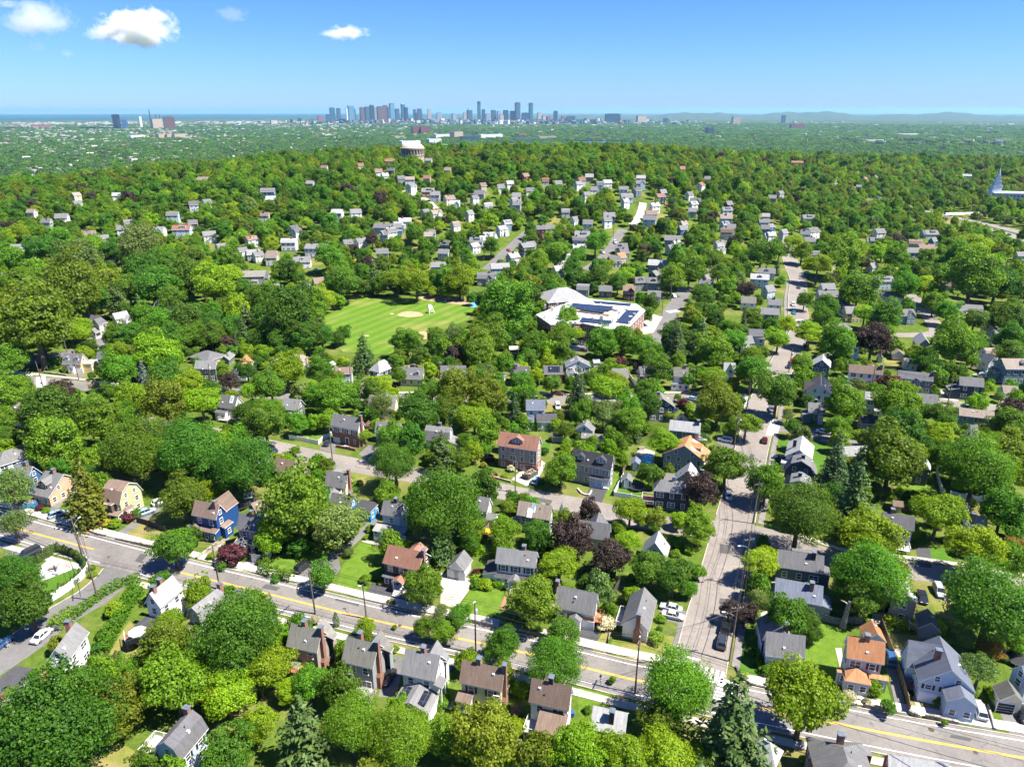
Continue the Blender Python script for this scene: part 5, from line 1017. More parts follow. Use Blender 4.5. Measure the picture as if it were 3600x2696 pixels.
# ------------------------------------------------------------------ houses of the middle distance and the hillside
FARH = {
'D2': '275,100,110,5,white,grey 472,68,75,60,white,grey 208,155,80,20,white,grey 75,130,55,0,tan,brown 185,25,45,70,white,mgrey 220,278,70,35,lgrey,grey 150,75,70,10,white,lgrey 815,180,75,20,grey,grey 975,92,60,65,white,lgrey 1050,45,55,70,white,lgrey 1098,15,45,70,white,grey 985,65,65,10,lgrey,grey 1148,138,70,60,grey,lgrey 1210,95,80,50,navy,grey 1090,188,95,20,paleblue,lgrey 1030,228,90,10,grey,mgrey 770,45,45,30,cream,tan 600,22,50,60,blue,lgrey 575,40,40,0,lgrey,grey 30,225,60,20,lgrey,mgrey 10,130,50,60,offwhite,grey 845,82,45,0,slate,mgrey 630,5,45,40,blue,grey 410,75,50,50,lgrey,grey 565,120,60,20,grey,grey 280,248,40,50,navy,brown 840,120,60,0,lgrey,grey',
'D3': '445,278,64,5,grey,grey 545,285,64,8,dgrey,grey 650,290,62,4,red,brown 762,308,66,5,lgrey,grey 777,170,95,3,teal,lgrey 768,218,70,70,navy,grey 760,252,70,5,grey,grey 582,152,75,50,navy,mgrey 612,138,50,55,tan,orange 625,120,40,40,blue,mgrey 840,98,62,60,paleblue,grey 845,60,82,3,grey,grey 355,125,70,55,paleblue,lgrey 340,160,52,50,white,grey 330,195,45,60,white,lgrey 425,98,60,20,white,lgrey 440,42,72,15,lgrey,grey 85,12,50,65,white,lgrey 290,12,50,30,offwhite,brown 1020,205,62,25,cream,tan 1000,238,42,60,blue,grey 1088,32,60,3,offwhite,brown 1050,88,50,55,white,lgrey 1232,236,88,3,paleblue,lgrey 1182,338,70,4,white,moss 1235,105,60,40,white,grey 430,65,70,0,lgrey,grey 255,15,40,20,red,grey 860,80,40,60,white,lgrey 25,45,55,10,paleblue,lgrey 0,60,40,50,white,lgrey 1165,520,60,40,slate,grey 1225,500,40,0,white,grey 985,260,50,10,blue,mgrey 610,95,45,10,lgrey,grey 700,250,60,30,grey,mgrey',
'D4': '128,285,60,55,paleblue,grey 155,350,66,4,white,grey 130,395,85,8,slate,grey 118,205,85,3,paleblue,mgrey 390,275,66,30,paleblue,grey 392,308,85,15,steel,grey 440,355,90,25,lgrey,grey 496,385,64,20,yellow,grey 637,245,85,30,paleblue,grey 664,312,115,4,paleblue,tan 735,395,75,30,steel,grey 1005,372,130,5,lgrey,grey 985,400,60,40,grey,grey 612,68,62,5,lgrey,grey 622,28,50,40,white,grey 770,112,72,20,blue,grey 832,100,62,10,tan,brown 850,30,60,30,paleblue,grey 322,25,66,55,white,grey 130,45,52,40,white,lgrey 105,112,58,20,paleblue,grey 1100,172,60,10,lgrey,grey 1252,132,40,30,paleblue,grey 922,262,32,5,lgrey,brown 1112,572,56,40,white,tan 1142,490,38,60,grey,mgrey 400,160,30,80,lgrey,mgrey 590,180,45,60,lgrey,grey 780,75,50,10,tan,brown 1120,440,50,5,offwhite,tan 330,130,50,20,lgrey,grey',
'D1': '1960,105,110,60,offwhite,redbrown 850,262,90,30,paleblue,brown 2115,245,90,15,offwhite,tan 1975,385,190,15,grey,moss 1722,168,64,60,white,grey 1885,200,50,60,white,grey 1975,210,110,30,lgrey,lgrey 705,65,85,40,paleblue,brown 810,95,75,40,lgrey,grey 962,22,85,20,white,grey 1232,30,100,10,white,grey 1420,25,130,15,paleblue,redbrown 1630,70,110,40,offwhite,grey 215,295,90,20,lgrey,tan 70,400,50,10,lgrey,grey 140,178,60,30,lgrey,grey 430,80,50,10,lgrey,grey 510,248,60,20,lgrey,mgrey 2130,490,40,70,white,grey',
'E1': '380,302,40,70,cream,tan 310,410,55,20,white,grey 235,435,45,5,lgrey,grey 640,435,35,40,lgrey,grey 862,400,55,15,paleblue,grey 945,165,40,20,offwhite,redbrown 1010,222,55,3,tan,tan 962,345,50,40,paleblue,mgrey 1028,335,34,60,white,grey 278,503,34,5,lgrey,grey 1140,155,32,10,offwhite,redbrown 385,340,20,70,white,grey 160,385,24,0,offwhite,tan 1055,170,26,60,offwhite,redbrown 865,170,60,2,grey,grey 580,300,30,20,white,lgrey 960,440,36,30,brown,mgrey 990,155,24,30,white,redbrown',
'E2': '60,280,68,15,blue,grey 75,318,50,20,paleblue,lgrey 190,465,52,70,white,mgrey 495,385,66,40,white,grey 405,388,62,5,white,lgrey 270,243,40,5,lgrey,grey 608,180,44,40,white,brown 640,200,44,50,white,lgrey 670,177,42,3,dgrey,mgrey 720,218,42,40,grey,grey 765,222,50,20,offwhite,tan 855,277,66,15,brick,grey 890,297,52,10,lgrey,grey 960,317,66,50,cream,brown 990,340,50,10,white,lgrey 895,388,70,55,offwhite,tan 840,385,50,70,paleblue,grey 740,427,70,20,white,lgrey 705,450,60,50,blue,lgrey 632,455,100,3,lgrey,mgrey 676,480,42,50,white,grey 640,492,48,60,lgrey,grey 855,500,50,30,offwhite,brown 990,445,52,60,white,tan 952,172,34,5,tan,tan 665,130,50,10,tan,redbrown 857,124,40,3,lgrey,grey 1085,315,32,60,white,grey 1110,287,60,5,grey,mgrey 1152,350,52,40,paleblue,lgrey 1217,468,56,60,white,lgrey 1245,440,56,50,steel,lgrey 1152,500,56,30,paleblue,lgrey 1125,250,30,60,tan,brown 1215,260,40,40,white,grey 340,163,36,5,offwhite,brown 850,215,40,5,tan,redbrown 870,490,40,20,white,grey 45,400,40,10,offwhite,brown 1060,392,26,70,white,grey 1260,240,30,40,white,lgrey 520,148,20,40,offwhite,redbrown 770,255,20,80,white,grey',
'E3': '640,215,50,5,lgrey,lgrey 635,240,52,20,paleblue,grey 555,272,50,4,white,grey 618,275,52,60,slate,mgrey 568,305,66,20,paleblue,grey 562,332,42,60,white,lgrey 345,225,40,40,lgrey,redbrown 472,235,52,35,white,lgrey 438,246,34,10,white,grey 384,205,44,10,grey,lgrey 90,275,50,30,white,grey 22,302,46,15,white,grey 10,325,36,60,white,grey 482,402,62,10,blue,grey 472,425,50,40,white,grey 376,440,54,10,offwhite,grey 350,495,84,4,lgrey,grey 335,525,54,10,slate,grey 180,465,66,30,white,grey 735,308,52,40,navy,redbrown 748,285,40,50,blue,grey 706,352,62,50,white,lgrey 690,392,62,20,offwhite,brown 682,418,76,3,paleblue,grey 900,345,50,50,white,lgrey 910,325,60,4,grey,mgrey 895,378,36,4,lgrey,grey 850,440,42,60,paleblue,tan 845,465,36,50,blue,grey 1065,375,56,30,white,grey 1062,412,62,10,lgrey,tan 1055,446,54,50,paleblue,grey 1065,482,66,4,tan,brown 1088,457,26,5,white,grey 1028,545,62,55,white,grey 1250,433,52,15,paleblue,grey 1256,462,40,4,blue,grey 1258,405,36,5,lgrey,lgrey 970,215,30,5,grey,grey 85,548,80,50,navy,grey 880,295,30,60,white,mgrey 405,272,34,30,white,grey 370,298,30,50,white,grey 65,203,20,60,red,brown 330,245,36,50,white,grey 935,250,30,80,white,redbrown 165,225,30,20,lgrey,redbrown 230,240,24,30,white,grey 265,380,40,20,lgrey,grey 310,420,30,70,white,grey 545,555,60,20,dgrey,grey 25,350,40,4,lgrey,grey 845,165,22,30,white,redbrown 1075,340,34,50,navy,grey',
'E4': '215,478,84,50,paleblue,grey 197,410,60,20,lgrey,grey 182,492,50,5,lgrey,mgrey 75,485,32,60,lgrey,grey 548,478,62,40,paleblue,grey 530,528,82,4,white,grey 800,485,72,20,paleblue,grey 818,522,42,60,blue,grey 732,535,54,10,tan,brown 780,558,70,4,tan,brown 203,525,54,20,lgrey,mgrey 12,500,40,40,white,lgrey 10,455,34,60,blue,grey 145,132,60,3,offwhite,redbrown 25,125,26,10,offwhite,tan 985,200,40,5,white,lgrey 450,255,24,5,tan,grey 480,215,20,60,white,redbrown 60,290,40,60,lgrey,grey 530,205,16,80,white,grey 20,310,40,5,teal,grey 1255,100,16,0,tan,redbrown'}
FARH = {c: [[int(v) if i < 4 else v for i, v in enumerate(t.split(','))] for t in l.split()] for c, l in FARH.items()}
WORD = dict(white='white', offwhite='off-white', cream='cream', yellow='yellow', tan='tan', grey='grey', lgrey='pale grey', dgrey='charcoal', slate='slate blue', navy='navy', blue='blue', paleblue='pale blue', teal='teal', steel='steel blue', red='dark red', brick='brick', brown='brown')
RWORD = dict(lgrey='pale grey', grey='grey', mgrey='dark grey', dgrey='charcoal', slate='slate', brown='brown', redbrown='red-brown', orange='orange', tan='tan', moss='mossy grey')
FARL = []
for _c, _l in FARH.items():
    for cx, cy, w, o, wa, ro in _l:
        if proj(at(_c, cx, cy))[2] > 2200: continue
        ext = []
        if RNG.random() < .5 and w*CROPS[_c][2] > 26: ext.append(('ch', RNG.uniform(-.3, .3), RNG.uniform(-.2, .2), RNG.choice(['brick', 'brick', 'dark'])))
        if RNG.random() < .4 and w*CROPS[_c][2] > 34: ext.append(RNG.choice([('dm', 'F', 0, 2.4, 'g'), ('dm', 'F', .1, 4, 's'), ('an', 'F', .1, 3.5, 2, 2.8, 's'), ('xg', 'F', .2, 4, 1)]))
        h = simple(_c, cx, cy, w, (-14 if o < 30 else -20)+o*RNG.choice((1, 1, 1)), wa, ro, ext=ext)
        FARL.append((h, wa, ro))
TREES = {
'A1': '440,1330,950,XD 1120,1060,470,O 1600,470,420,O 1700,830,560,M 1300,660,240,M 700,880,330,S 950,490,140,SD 1650,215,230,L 1420,870,330,O 2130,1010,300,L 1050,1290,300,M 330,735,90,S 580,745,90,SL 1090,130,160,S 980,360,100,SD 1830,700,300,D 1480,1610,120,SL',
'A2': '390,330,740,XD 690,650,440,L 270,920,460,L 560,1240,340,L 1090,800,370,M 1000,1330,620,K 1480,1230,540,X 1700,1350,300,M 20,850,240,D 780,370,120,SY 1330,225,60,T 1620,290,200,L 1125,215,90,WF 1280,930,110,SW 600,820,280,W 1900,500,90,S 1860,600,80,S 1900,285,50,N 860,900,240,L 260,1530,480,D 1290,530,70,S',
'A3': '64,1330,600,X 440,1340,370,M 850,1340,590,O 1070,1570,200,L 1740,1460,500,L 2110,1540,300,L 1540,620,560,X 1600,350,320,M 1010,460,350,M 240,300,220,M 440,335,230,M 410,150,210,W 600,160,200,M 1480,60,100,SW 2010,250,190,SW 430,990,170,S 1135,1110,130,SP 1180,900,180,SL 1840,1090,90,S 2080,800,70,N 590,1000,120,S 600,610,70,SR 1040,1090,140,S 1360,320,100,S 1490,180,80,S 1280,270,110,S 700,1640,300,D',
'A4': '790,910,640,X 1310,1270,820,K 620,1190,400,O 250,1530,480,L 650,1510,500,L 930,1560,360,L 1280,130,210,P 1440,170,240,P 2000,1010,660,LG 2080,230,170,D 2100,340,200,D 265,320,130,SD 390,340,110,SP 610,200,115,S 570,380,170,SL 600,300,70,SD 1530,400,100,S 1580,620,130,S 1650,710,140,S 1780,700,130,SL 1550,520,90,SL 1500,530,90,SD 145,790,75,N',
'A5': '1640,400,210,W 1890,480,200,V 1790,690,320,W 1950,950,150,SL 1710,930,100,S 1330,950,80,SD 1480,1005,55,SD 1400,1010,120,S 890,1060,140,N 1090,850,110,SP 750,890,180,SL 870,790,90,SL 520,970,130,SW 1130,610,120,SD 1110,540,100,SW 1020,625,70,SL 1500,270,90,W 2020,590,80,SD 1440,1210,60,N 690,1010,80,SW 530,880,70,SD 60,1570,90,SL 1680,1010,70,SD 2130,430,200,M 690,850,70,SD 1060,720,70,SY',
'B1': '110,320,330,W 130,670,280,W 830,400,440,Y 1800,400,400,O 1690,880,380,M 130,1200,420,XD 270,1470,420,D 1110,1500,180,SL 1030,655,90,SY 975,675,60,SR 1120,665,120,SL 1250,610,110,SR 1060,600,80,S 1330,570,110,S 380,510,80,SR 450,530,70,SL 1965,790,90,SD 2030,800,90,SP 2110,810,80,SL 2150,760,90,S 340,1180,70,SD 1860,1390,80,S 890,1090,70,S 900,1160,80,SL',
'B2': '950,500,640,O 690,790,330,L 1360,650,520,W 970,890,240,SD 320,960,260,R 1200,1190,280,M 1460,930,110,W 1460,700,200,O 300,1310,110,N 1040,250,90,SY 150,120,380,D 1660,710,100,S 1780,1200,45,SD 1765,1245,50,SY 1815,1225,50,SD 1845,1260,50,SD 1950,1280,55,SD 1975,1320,40,SY 1840,1420,50,SY 1885,1425,55,SD 1560,270,80,S 1510,330,80,S 460,920,90,S 640,1020,140,S 750,1200,100,S 1620,1200,130,S 1690,1190,80,S 210,740,90,S 120,980,90,SL 220,1070,120,S 1620,800,60,SL 820,610,250,D 1150,700,200,D',
'B3': '420,440,770,X 410,840,370,K 1350,740,265,D 1680,810,430,P 1570,1040,420,L 2060,980,400,P 1040,740,310,L 1080,490,170,O 1590,530,95,B 700,850,200,M 770,1140,130,R 240,1280,370,M 1310,1410,490,O 850,1250,150,SL 930,1220,100,SY 760,1260,110,S 1000,1250,80,S 1010,590,110,SL 1520,580,80,SL 1590,610,70,S 830,650,120,W 620,660,220,M 720,720,240,M 1450,500,80,SD 1560,620,60,SD 680,1480,90,SL 560,1600,190,M 1230,1500,160,S 1490,1570,90,S 1360,1300,160,S',
'B4': '320,550,320,L 575,600,200,O 300,830,240,L 520,1090,380,D 740,1190,360,D 790,620,180,L 980,720,320,M 980,1120,170,N 890,1290,180,M 1010,370,330,P 1640,290,350,M 1960,600,600,XD 1590,1030,370,L 1560,1400,230,W 470,160,110,W 530,435,50,S 590,440,60,S 640,455,60,S 695,465,60,S 740,440,40,T 1680,680,70,S 1730,140,80,S 770,870,110,S 760,950,110,S 900,920,120,SL 680,870,80,S 430,640,150,L 210,700,150,L 330,1180,90,SL 850,620,130,L 560,700,110,M',
'B5': '720,1090,640,X 720,790,500,L 560,430,470,K 370,140,400,C 340,340,230,D 1380,580,410,L 1600,690,220,B 1730,920,430,L 2000,560,350,M 2080,1050,290,M 2110,870,150,V 1900,1440,720,XD 880,330,80,S 910,390,90,SL 1130,380,120,SD 760,330,150,M 1000,350,90,SL 1240,420,90,S 990,945,50,S 1040,945,50,S 620,1380,380,D 480,1280,250,D 1700,460,100,S 1490,870,60,SD 370,1110,110,S 1990,780,60,SD 1930,830,90,S 2130,700,200,M',
'C1': '120,120,330,M 400,90,360,D 780,50,210,L 560,640,280,P 200,570,230,M 110,680,330,M 480,880,500,D 530,1130,430,M 960,960,370,M 1290,1230,540,X 1850,1170,620,XD 1130,270,210,L 1150,440,310,M 1530,260,400,L 1400,500,190,B 1610,470,350,D 1300,690,330,L 1600,740,400,O 1850,580,320,L 1960,740,360,L 1600,1000,300,W 1030,830,110,R 920,750,150,N 910,570,100,WF 60,900,210,M 1110,100,200,D 1280,70,260,D 1450,110,260,D 1650,120,290,D 1850,110,250,M 2050,90,260,D 60,1080,200,D 90,300,300,M 920,640,110,SD 720,640,110,SL 450,605,70,SD 280,260,70,SL 935,435,50,SD 965,440,50,SD 640,415,70,S 870,250,80,SL 1100,1180,240,D 1180,1020,200,D 700,1170,200,D 1050,640,160,M 1230,880,220,M',
'C2': '300,540,180,P 210,410,150,M 470,440,210,D 640,240,170,L 850,400,390,L 1160,450,260,M 700,590,330,M 510,640,240,L 1310,650,420,M 610,770,200,L 640,950,430,M 970,950,200,M 1090,600,180,L 1770,740,250,W 1770,550,230,L 1600,250,300,K 1340,110,150,D 2000,140,290,M 790,130,290,D 1000,110,330,D 1190,90,270,D 590,120,250,M 420,70,210,K 1880,1110,330,M 1600,1060,150,L 280,1000,150,N 930,1200,110,N 1630,440,55,SP 1155,1320,200,S 1040,1430,100,SY 880,1480,250,R 1910,1350,420,XD 430,1350,560,XD 130,1250,420,M 870,1250,110,S 1570,460,40,T 1550,490,40,T 1590,440,40,T 280,320,40,T 20,480,40,T 100,480,40,T 1650,950,90,SP 1950,470,170,M 1900,560,80,SR 2090,1090,140,S 1350,480,150,M 1160,250,110,M 560,330,130,D 2040,330,100,SD 1400,330,120,SL 1230,560,150,D 430,820,200,D 760,820,170,M',
'C3': '190,800,420,D 560,610,400,O 880,640,380,O 740,890,350,L 1130,800,230,C 1750,650,330,C 1200,520,260,M 1490,540,230,D 860,420,250,W 2030,590,340,L 2030,830,300,W 1620,990,200,O 530,90,230,W 770,200,320,O 930,130,320,M 1310,170,260,M 1550,160,250,M 1730,80,170,L 1990,150,330,M 1200,90,180,D 90,180,230,D 2130,350,150,R 890,1270,115,R 1090,1370,100,SW 600,1290,210,M 430,1240,330,K 1580,1370,350,M 1010,780,130,O 640,1110,170,M 825,1340,80,SY 900,1390,60,SD 955,1345,30,SD 985,1350,30,SD 1018,1355,30,SD 970,1300,60,SL 800,1410,70,SL 860,1420,50,SL 1030,1450,80,SL 950,1430,40,SR 1410,1500,60,SD 1850,1450,30,T 1760,1470,30,SR 320,440,110,SL 1420,1200,110,SD 1880,1120,150,M 1740,1100,60,T 1560,850,120,O 330,620,240,D 450,780,260,O 980,520,130,M 1290,560,110,M 380,180,120,D 430,260,120,W',
'C4': '240,130,320,M 470,190,280,M 760,120,300,C 1010,110,330,K 1340,120,260,M 1140,230,370,M 600,410,300,M 1120,490,270,L 1510,430,330,M 1180,720,420,O 880,510,170,M 1760,110,240,L 1750,640,410,D 1030,850,190,L 1450,940,290,L 830,740,150,R 780,680,80,N 1320,540,130,O 180,540,250,L 330,770,290,M 490,750,290,D 330,920,330,M 380,1020,170,K 650,1130,330,L 1900,980,160,D 1850,850,150,W 210,350,170,R 2000,370,220,M 1920,560,80,B 2010,720,85,SL 1255,1340,420,M 740,580,60,S 280,580,40,S 950,560,60,S 2050,60,230,L 1240,260,220,D 1500,300,240,M 1630,540,150,M 1330,780,210,L 60,850,300,W 700,850,110,L 1290,1000,160,D 2090,905,60,S 2070,850,60,SD 2040,870,50,SD 1110,1175,60,S 1720,1390,70,S 570,260,150,M 900,340,160,D 830,330,100,O 1490,220,120,L',
'C5': '930,1250,560,O 1000,980,440,D 980,760,410,L 460,780,350,M 410,980,230,M 600,560,170,W 900,590,290,R 2090,830,260,P 1250,310,210,D 1540,200,350,M 1760,180,200,M 380,170,340,M 740,130,330,P 870,60,150,L 130,80,230,L 250,40,110,P 930,180,80,P 80,390,180,M 1170,220,130,L 1400,555,80,S 1880,540,90,S 2060,150,250,M 2100,240,250,D 1240,840,150,M 1420,850,230,D 1510,880,90,S 1750,1400,560,X 2060,1300,480,O 2080,970,300,D 1390,1060,270,L 370,1400,290,C 580,1040,110,SL 110,560,80,S 420,520,90,S 70,720,80,SL 1590,610,45,SD 1630,640,60,S 1660,650,50,S 1765,650,55,S 1815,650,40,T 1840,610,60,SR 1100,560,70,S 1210,580,60,SL 880,430,50,S 870,480,60,SL 1370,415,50,S 1700,730,70,N 1975,670,90,N 2180,705,60,SL 770,550,80,S 1510,440,70,D 700,1080,200,O 1200,940,160,D 1950,460,100,M 2180,1050,220,D 1090,1000,190,D 1540,1300,330,D 1280,1170,180,D 1650,980,90,D 620,1420,340,K',
'D1': '80,640,380,O 260,740,480,O 560,520,400,O 800,440,240,O 1110,340,300,D 1230,440,330,D 1450,400,300,D 1650,430,330,L 710,580,250,D 1150,700,240,M 1280,770,250,M 1450,740,290,D 1600,750,240,D 1780,770,200,D 1920,750,210,K 2090,720,260,D 620,780,170,L 920,830,190,D 340,200,260,D 100,240,200,M 1080,150,370,W 620,280,360,W 740,160,180,L 300,390,280,M 1500,260,220,O 150,480,300,M 900,560,220,K 1330,560,200,D 1000,480,220,D 1780,360,230,L 2000,560,240,M 2120,620,220,M 1300,300,200,D 880,170,190,D 460,120,180,M 40,870,220,D 1560,620,90,S 900,650,60,SL 1900,480,160,M 430,330,200,O',
'D2': '150,400,260,D 290,310,120,L 380,240,170,D 530,220,120,K 630,235,130,L 715,245,150,L 910,240,140,L 860,285,75,M 925,290,65,M 500,160,80,P 1110,370,240,M 1050,490,180,M 390,480,75,D 800,480,90,D 885,480,110,W 1000,560,150,O 670,510,140,M 60,330,140,M 230,470,170,D 190,220,60,M 800,230,90,D 330,130,130,M 1170,280,110,L 1190,190,80,L 1050,90,80,M 520,60,60,P 430,110,60,P',
'D3': '380,420,110,M 360,480,110,M 320,120,130,M 395,175,90,D 510,220,110,D 630,220,90,L 500,70,110,M 840,235,120,M 920,190,140,M 1050,200,100,M 1170,280,90,P 980,310,100,D 600,250,90,M 425,125,80,M 550,170,70,L 715,115,60,P 240,160,110,M 190,180,90,M 750,345,60,O 715,390,50,S 1240,130,130,M 1010,150,110,M',
'D4': '530,290,160,M 390,360,110,M 370,400,90,M 290,330,70,M 650,410,130,M 740,270,110,M 830,270,110,L 1040,230,200,M 930,380,90,M 1050,410,110,D 450,120,170,M 680,60,90,P 550,160,70,P 410,235,60,P 240,60,80,L 280,110,90,M 350,180,120,L 640,100,80,M 700,140,100,M 1050,85,120,L 980,130,120,M 1150,250,150,D 1200,400,130,D 870,340,90,M 560,390,100,L 60,400,90,M 210,430,90,L 610,340,60,D 180,100,90,M 490,170,80,M'}
for _c, _l in TREES.items():
    for _t in _l.split(): _t = _t.split(','); tree(_c, int(_t[0]), int(_t[1]), int(_t[2]), _t[3])
# ------------------------------------------------------------------ cars
CARC = dict(white=(.72,.73,.74), silver=(.42,.44,.46), black=(.012,.013,.015), dark=(.03,.034,.04), grey=(.12,.125,.13), blue=(.03,.08,.2), lblue=(.22,.32,.42), navy=(.015,.025,.07), red=(.5,.012,.012), maroon=(.09,.01,.012), teal=(.03,.2,.24), yellow=(.6,.30,.01))
def paint(c):
    n = 'car_paint_'+c
    if n not in MATS:
        m = flat(n, CARC[c], .25, 0, .6); m.node_tree.nodes['Principled BSDF'].inputs['Coat Weight'].default_value = .6
    return MATS[n]
CARM = {}
def loft(b, secs, m=0):
    """boxes lofted along x: (x, half width, bottom, shoulder, top)"""
    i0 = len(b.v)
    for x, w, zb, zs, zt in secs:
        b.v += [(x, -w*.94, zb), (x, -w, (zb+zs)/2), (x, -w*.97, zs), (x, -w*.84, zt), (x, w*.84, zt), (x, w*.97, zs), (x, w, (zb+zs)/2), (x, w*.94, zb)]
    n = 8
    for i in range(len(secs)-1):
        for k in range(n):
            l = (k+1) % n; b.f.append((i0+i*n+k, i0+i*n+l, i0+(i+1)*n+l, i0+(i+1)*n+k)); b.m.append(m)
    b.f.append(tuple(range(i0, i0+n))); b.m.append(m); e = i0+(len(secs)-1)*n; b.f.append(tuple(range(e, e+n))[::-1]); b.m.append(m)
def car_meshes(kind):
    if kind in CARM: return CARM[kind]
    L, W, belt, roof, c0, c1, r0, r1 = dict(sedan=(4.7,.9,.92,1.45,-1.5,1.15,-.95,.45), suv=(4.7,.95,1.02,1.75,-2.15,1.2,-1.9,.55), wagon=(4.8,.92,.95,1.58,-2.2,1.2,-1.75,.5), hatch=(4.2,.88,.95,1.52,-1.95,1.1,-1.5,.45),
        van=(5.1,1.0,1.05,1.85,-2.4,1.7,-2.2,1.0), pickup=(5.6,.98,1.05,1.82,-2.6,1.25,-2.5,.55))[kind]
    h = L/2; body = MB()
    loft(body, [(-h, W*.82, .45, .75, belt*.9), (-h+.18, W*.95, .3, .8, belt), (c0+.2, W, .25, .85, belt), (c1-.2, W, .25, .85, belt), (c1+.25, W, .25, .82, belt-.02), (h-.5, W*.95, .28, .72, belt-.14), (h-.05, W*.8, .38, .62, belt-.28)])
    cab = MB(); z0, z1 = belt-.02, roof-.06; a, b_ = W*.84, W*.68
    q0 = [(c0, -a, z0), (c1, -a, z0), (c1, a, z0), (c0, a, z0)]; q1 = [(r0, -b_, z1), (r1, -b_, z1), (r1, b_, z1), (r0, b_, z1)]
    for i in range(4): j = (i+1) % 4; cab.quad([q0[i], q0[j], q1[j], q1[i]])
    rf = MB().box(r0-.04, r1+.04, -b_-.02, b_+.02, z1, roof)
    mid = (c0*.45+c1*.55+r0*.45+r1*.55)/2
    for s in (-1, 1):      # pillars
        for u, v in ((q0[0], q1[0]), (q0[1], q1[1]), ((mid, -a, z0), (mid, -b_, z1))):
            rf.tube([(u[0], s*abs(u[1])*1.005, u[2]), (v[0], s*abs(v[1])*1.005, v[2])], .05, 4)
    if kind in ('suv', 'wagon'):
        for s in (-1, 1): rf.box(r0+.1, r1-.1, s*b_*.85-.03, s*b_*.85+.03, roof+.0, roof+.07)
    wh = MB().tube([(0, -.1, 0), (0, .1, 0)], .34, 14); wh.tube([(0, -.11, 0), (0, .11, 0)], .2, 10, 1)
    hl = MB().box(-.05, .05, -.2, .2, -.07, .07)
    g = flat('car_glass', (.02,.025,.03), .06, 0, .6)
    dm = paint('white')
    CARM[kind] = (body.mesh('body', [dm]), cab.mesh('windows', [g]), rf.mesh('roof', [dm]), wh.mesh('wheel', [flat('tyre', (.02,.02,.02), .8), flat('alloy', (.4,.4,.42), .35, .8)]), hl.mesh('headlight', [flat('headlight_glass', (.7,.72,.75), .1)]), hl.mesh('tail_light', [flat('tail_red', (.35,.01,.01), .2)]), L, W, belt)
    return CARM[kind]
CARS = []
def car(c, x, y, dx, dy, kind, col, label, group=None):
    p, q = at(c, x-dx, y-dy), at(c, x+dx, y+dy); a = math.atan2(q.y-p.y, q.x-p.x); p = (p+q)/2
    z = .05
    return car_at(Vector((p.x, p.y, tz(p.x, p.y, .04))), a, kind, col, label, group)
def car_at(p, a, kind, col, label, group=None):
    bd, cb, rf, wh, hl, tl, L, W, belt = car_meshes(kind)
    o = tag(empty('pickup_truck' if kind == 'pickup' else 'van' if kind == 'van' else 'car', p, a), label, 'pickup' if kind == 'pickup' else 'van' if kind == 'van' else 'car', group)
    for me in (bd, rf):
        k = inst(me.name.split('.')[0], me, o); k.material_slots[0].link = 'OBJECT'; k.material_slots[0].material = paint(col)
    inst('windows', cb, o)
    for sx in (-1, 1):
        for sy in (-1, 1): inst('wheel', wh, o, (sx*L*.3, sy*(W-.08), .34))
    for s in (-1, 1):
        inst('headlight', hl, o, (L/2-.12, s*W*.6, .68)); inst('tail_light', tl, o, (-L/2+.06, s*W*.62, .82))
    CARS.append(o); return o
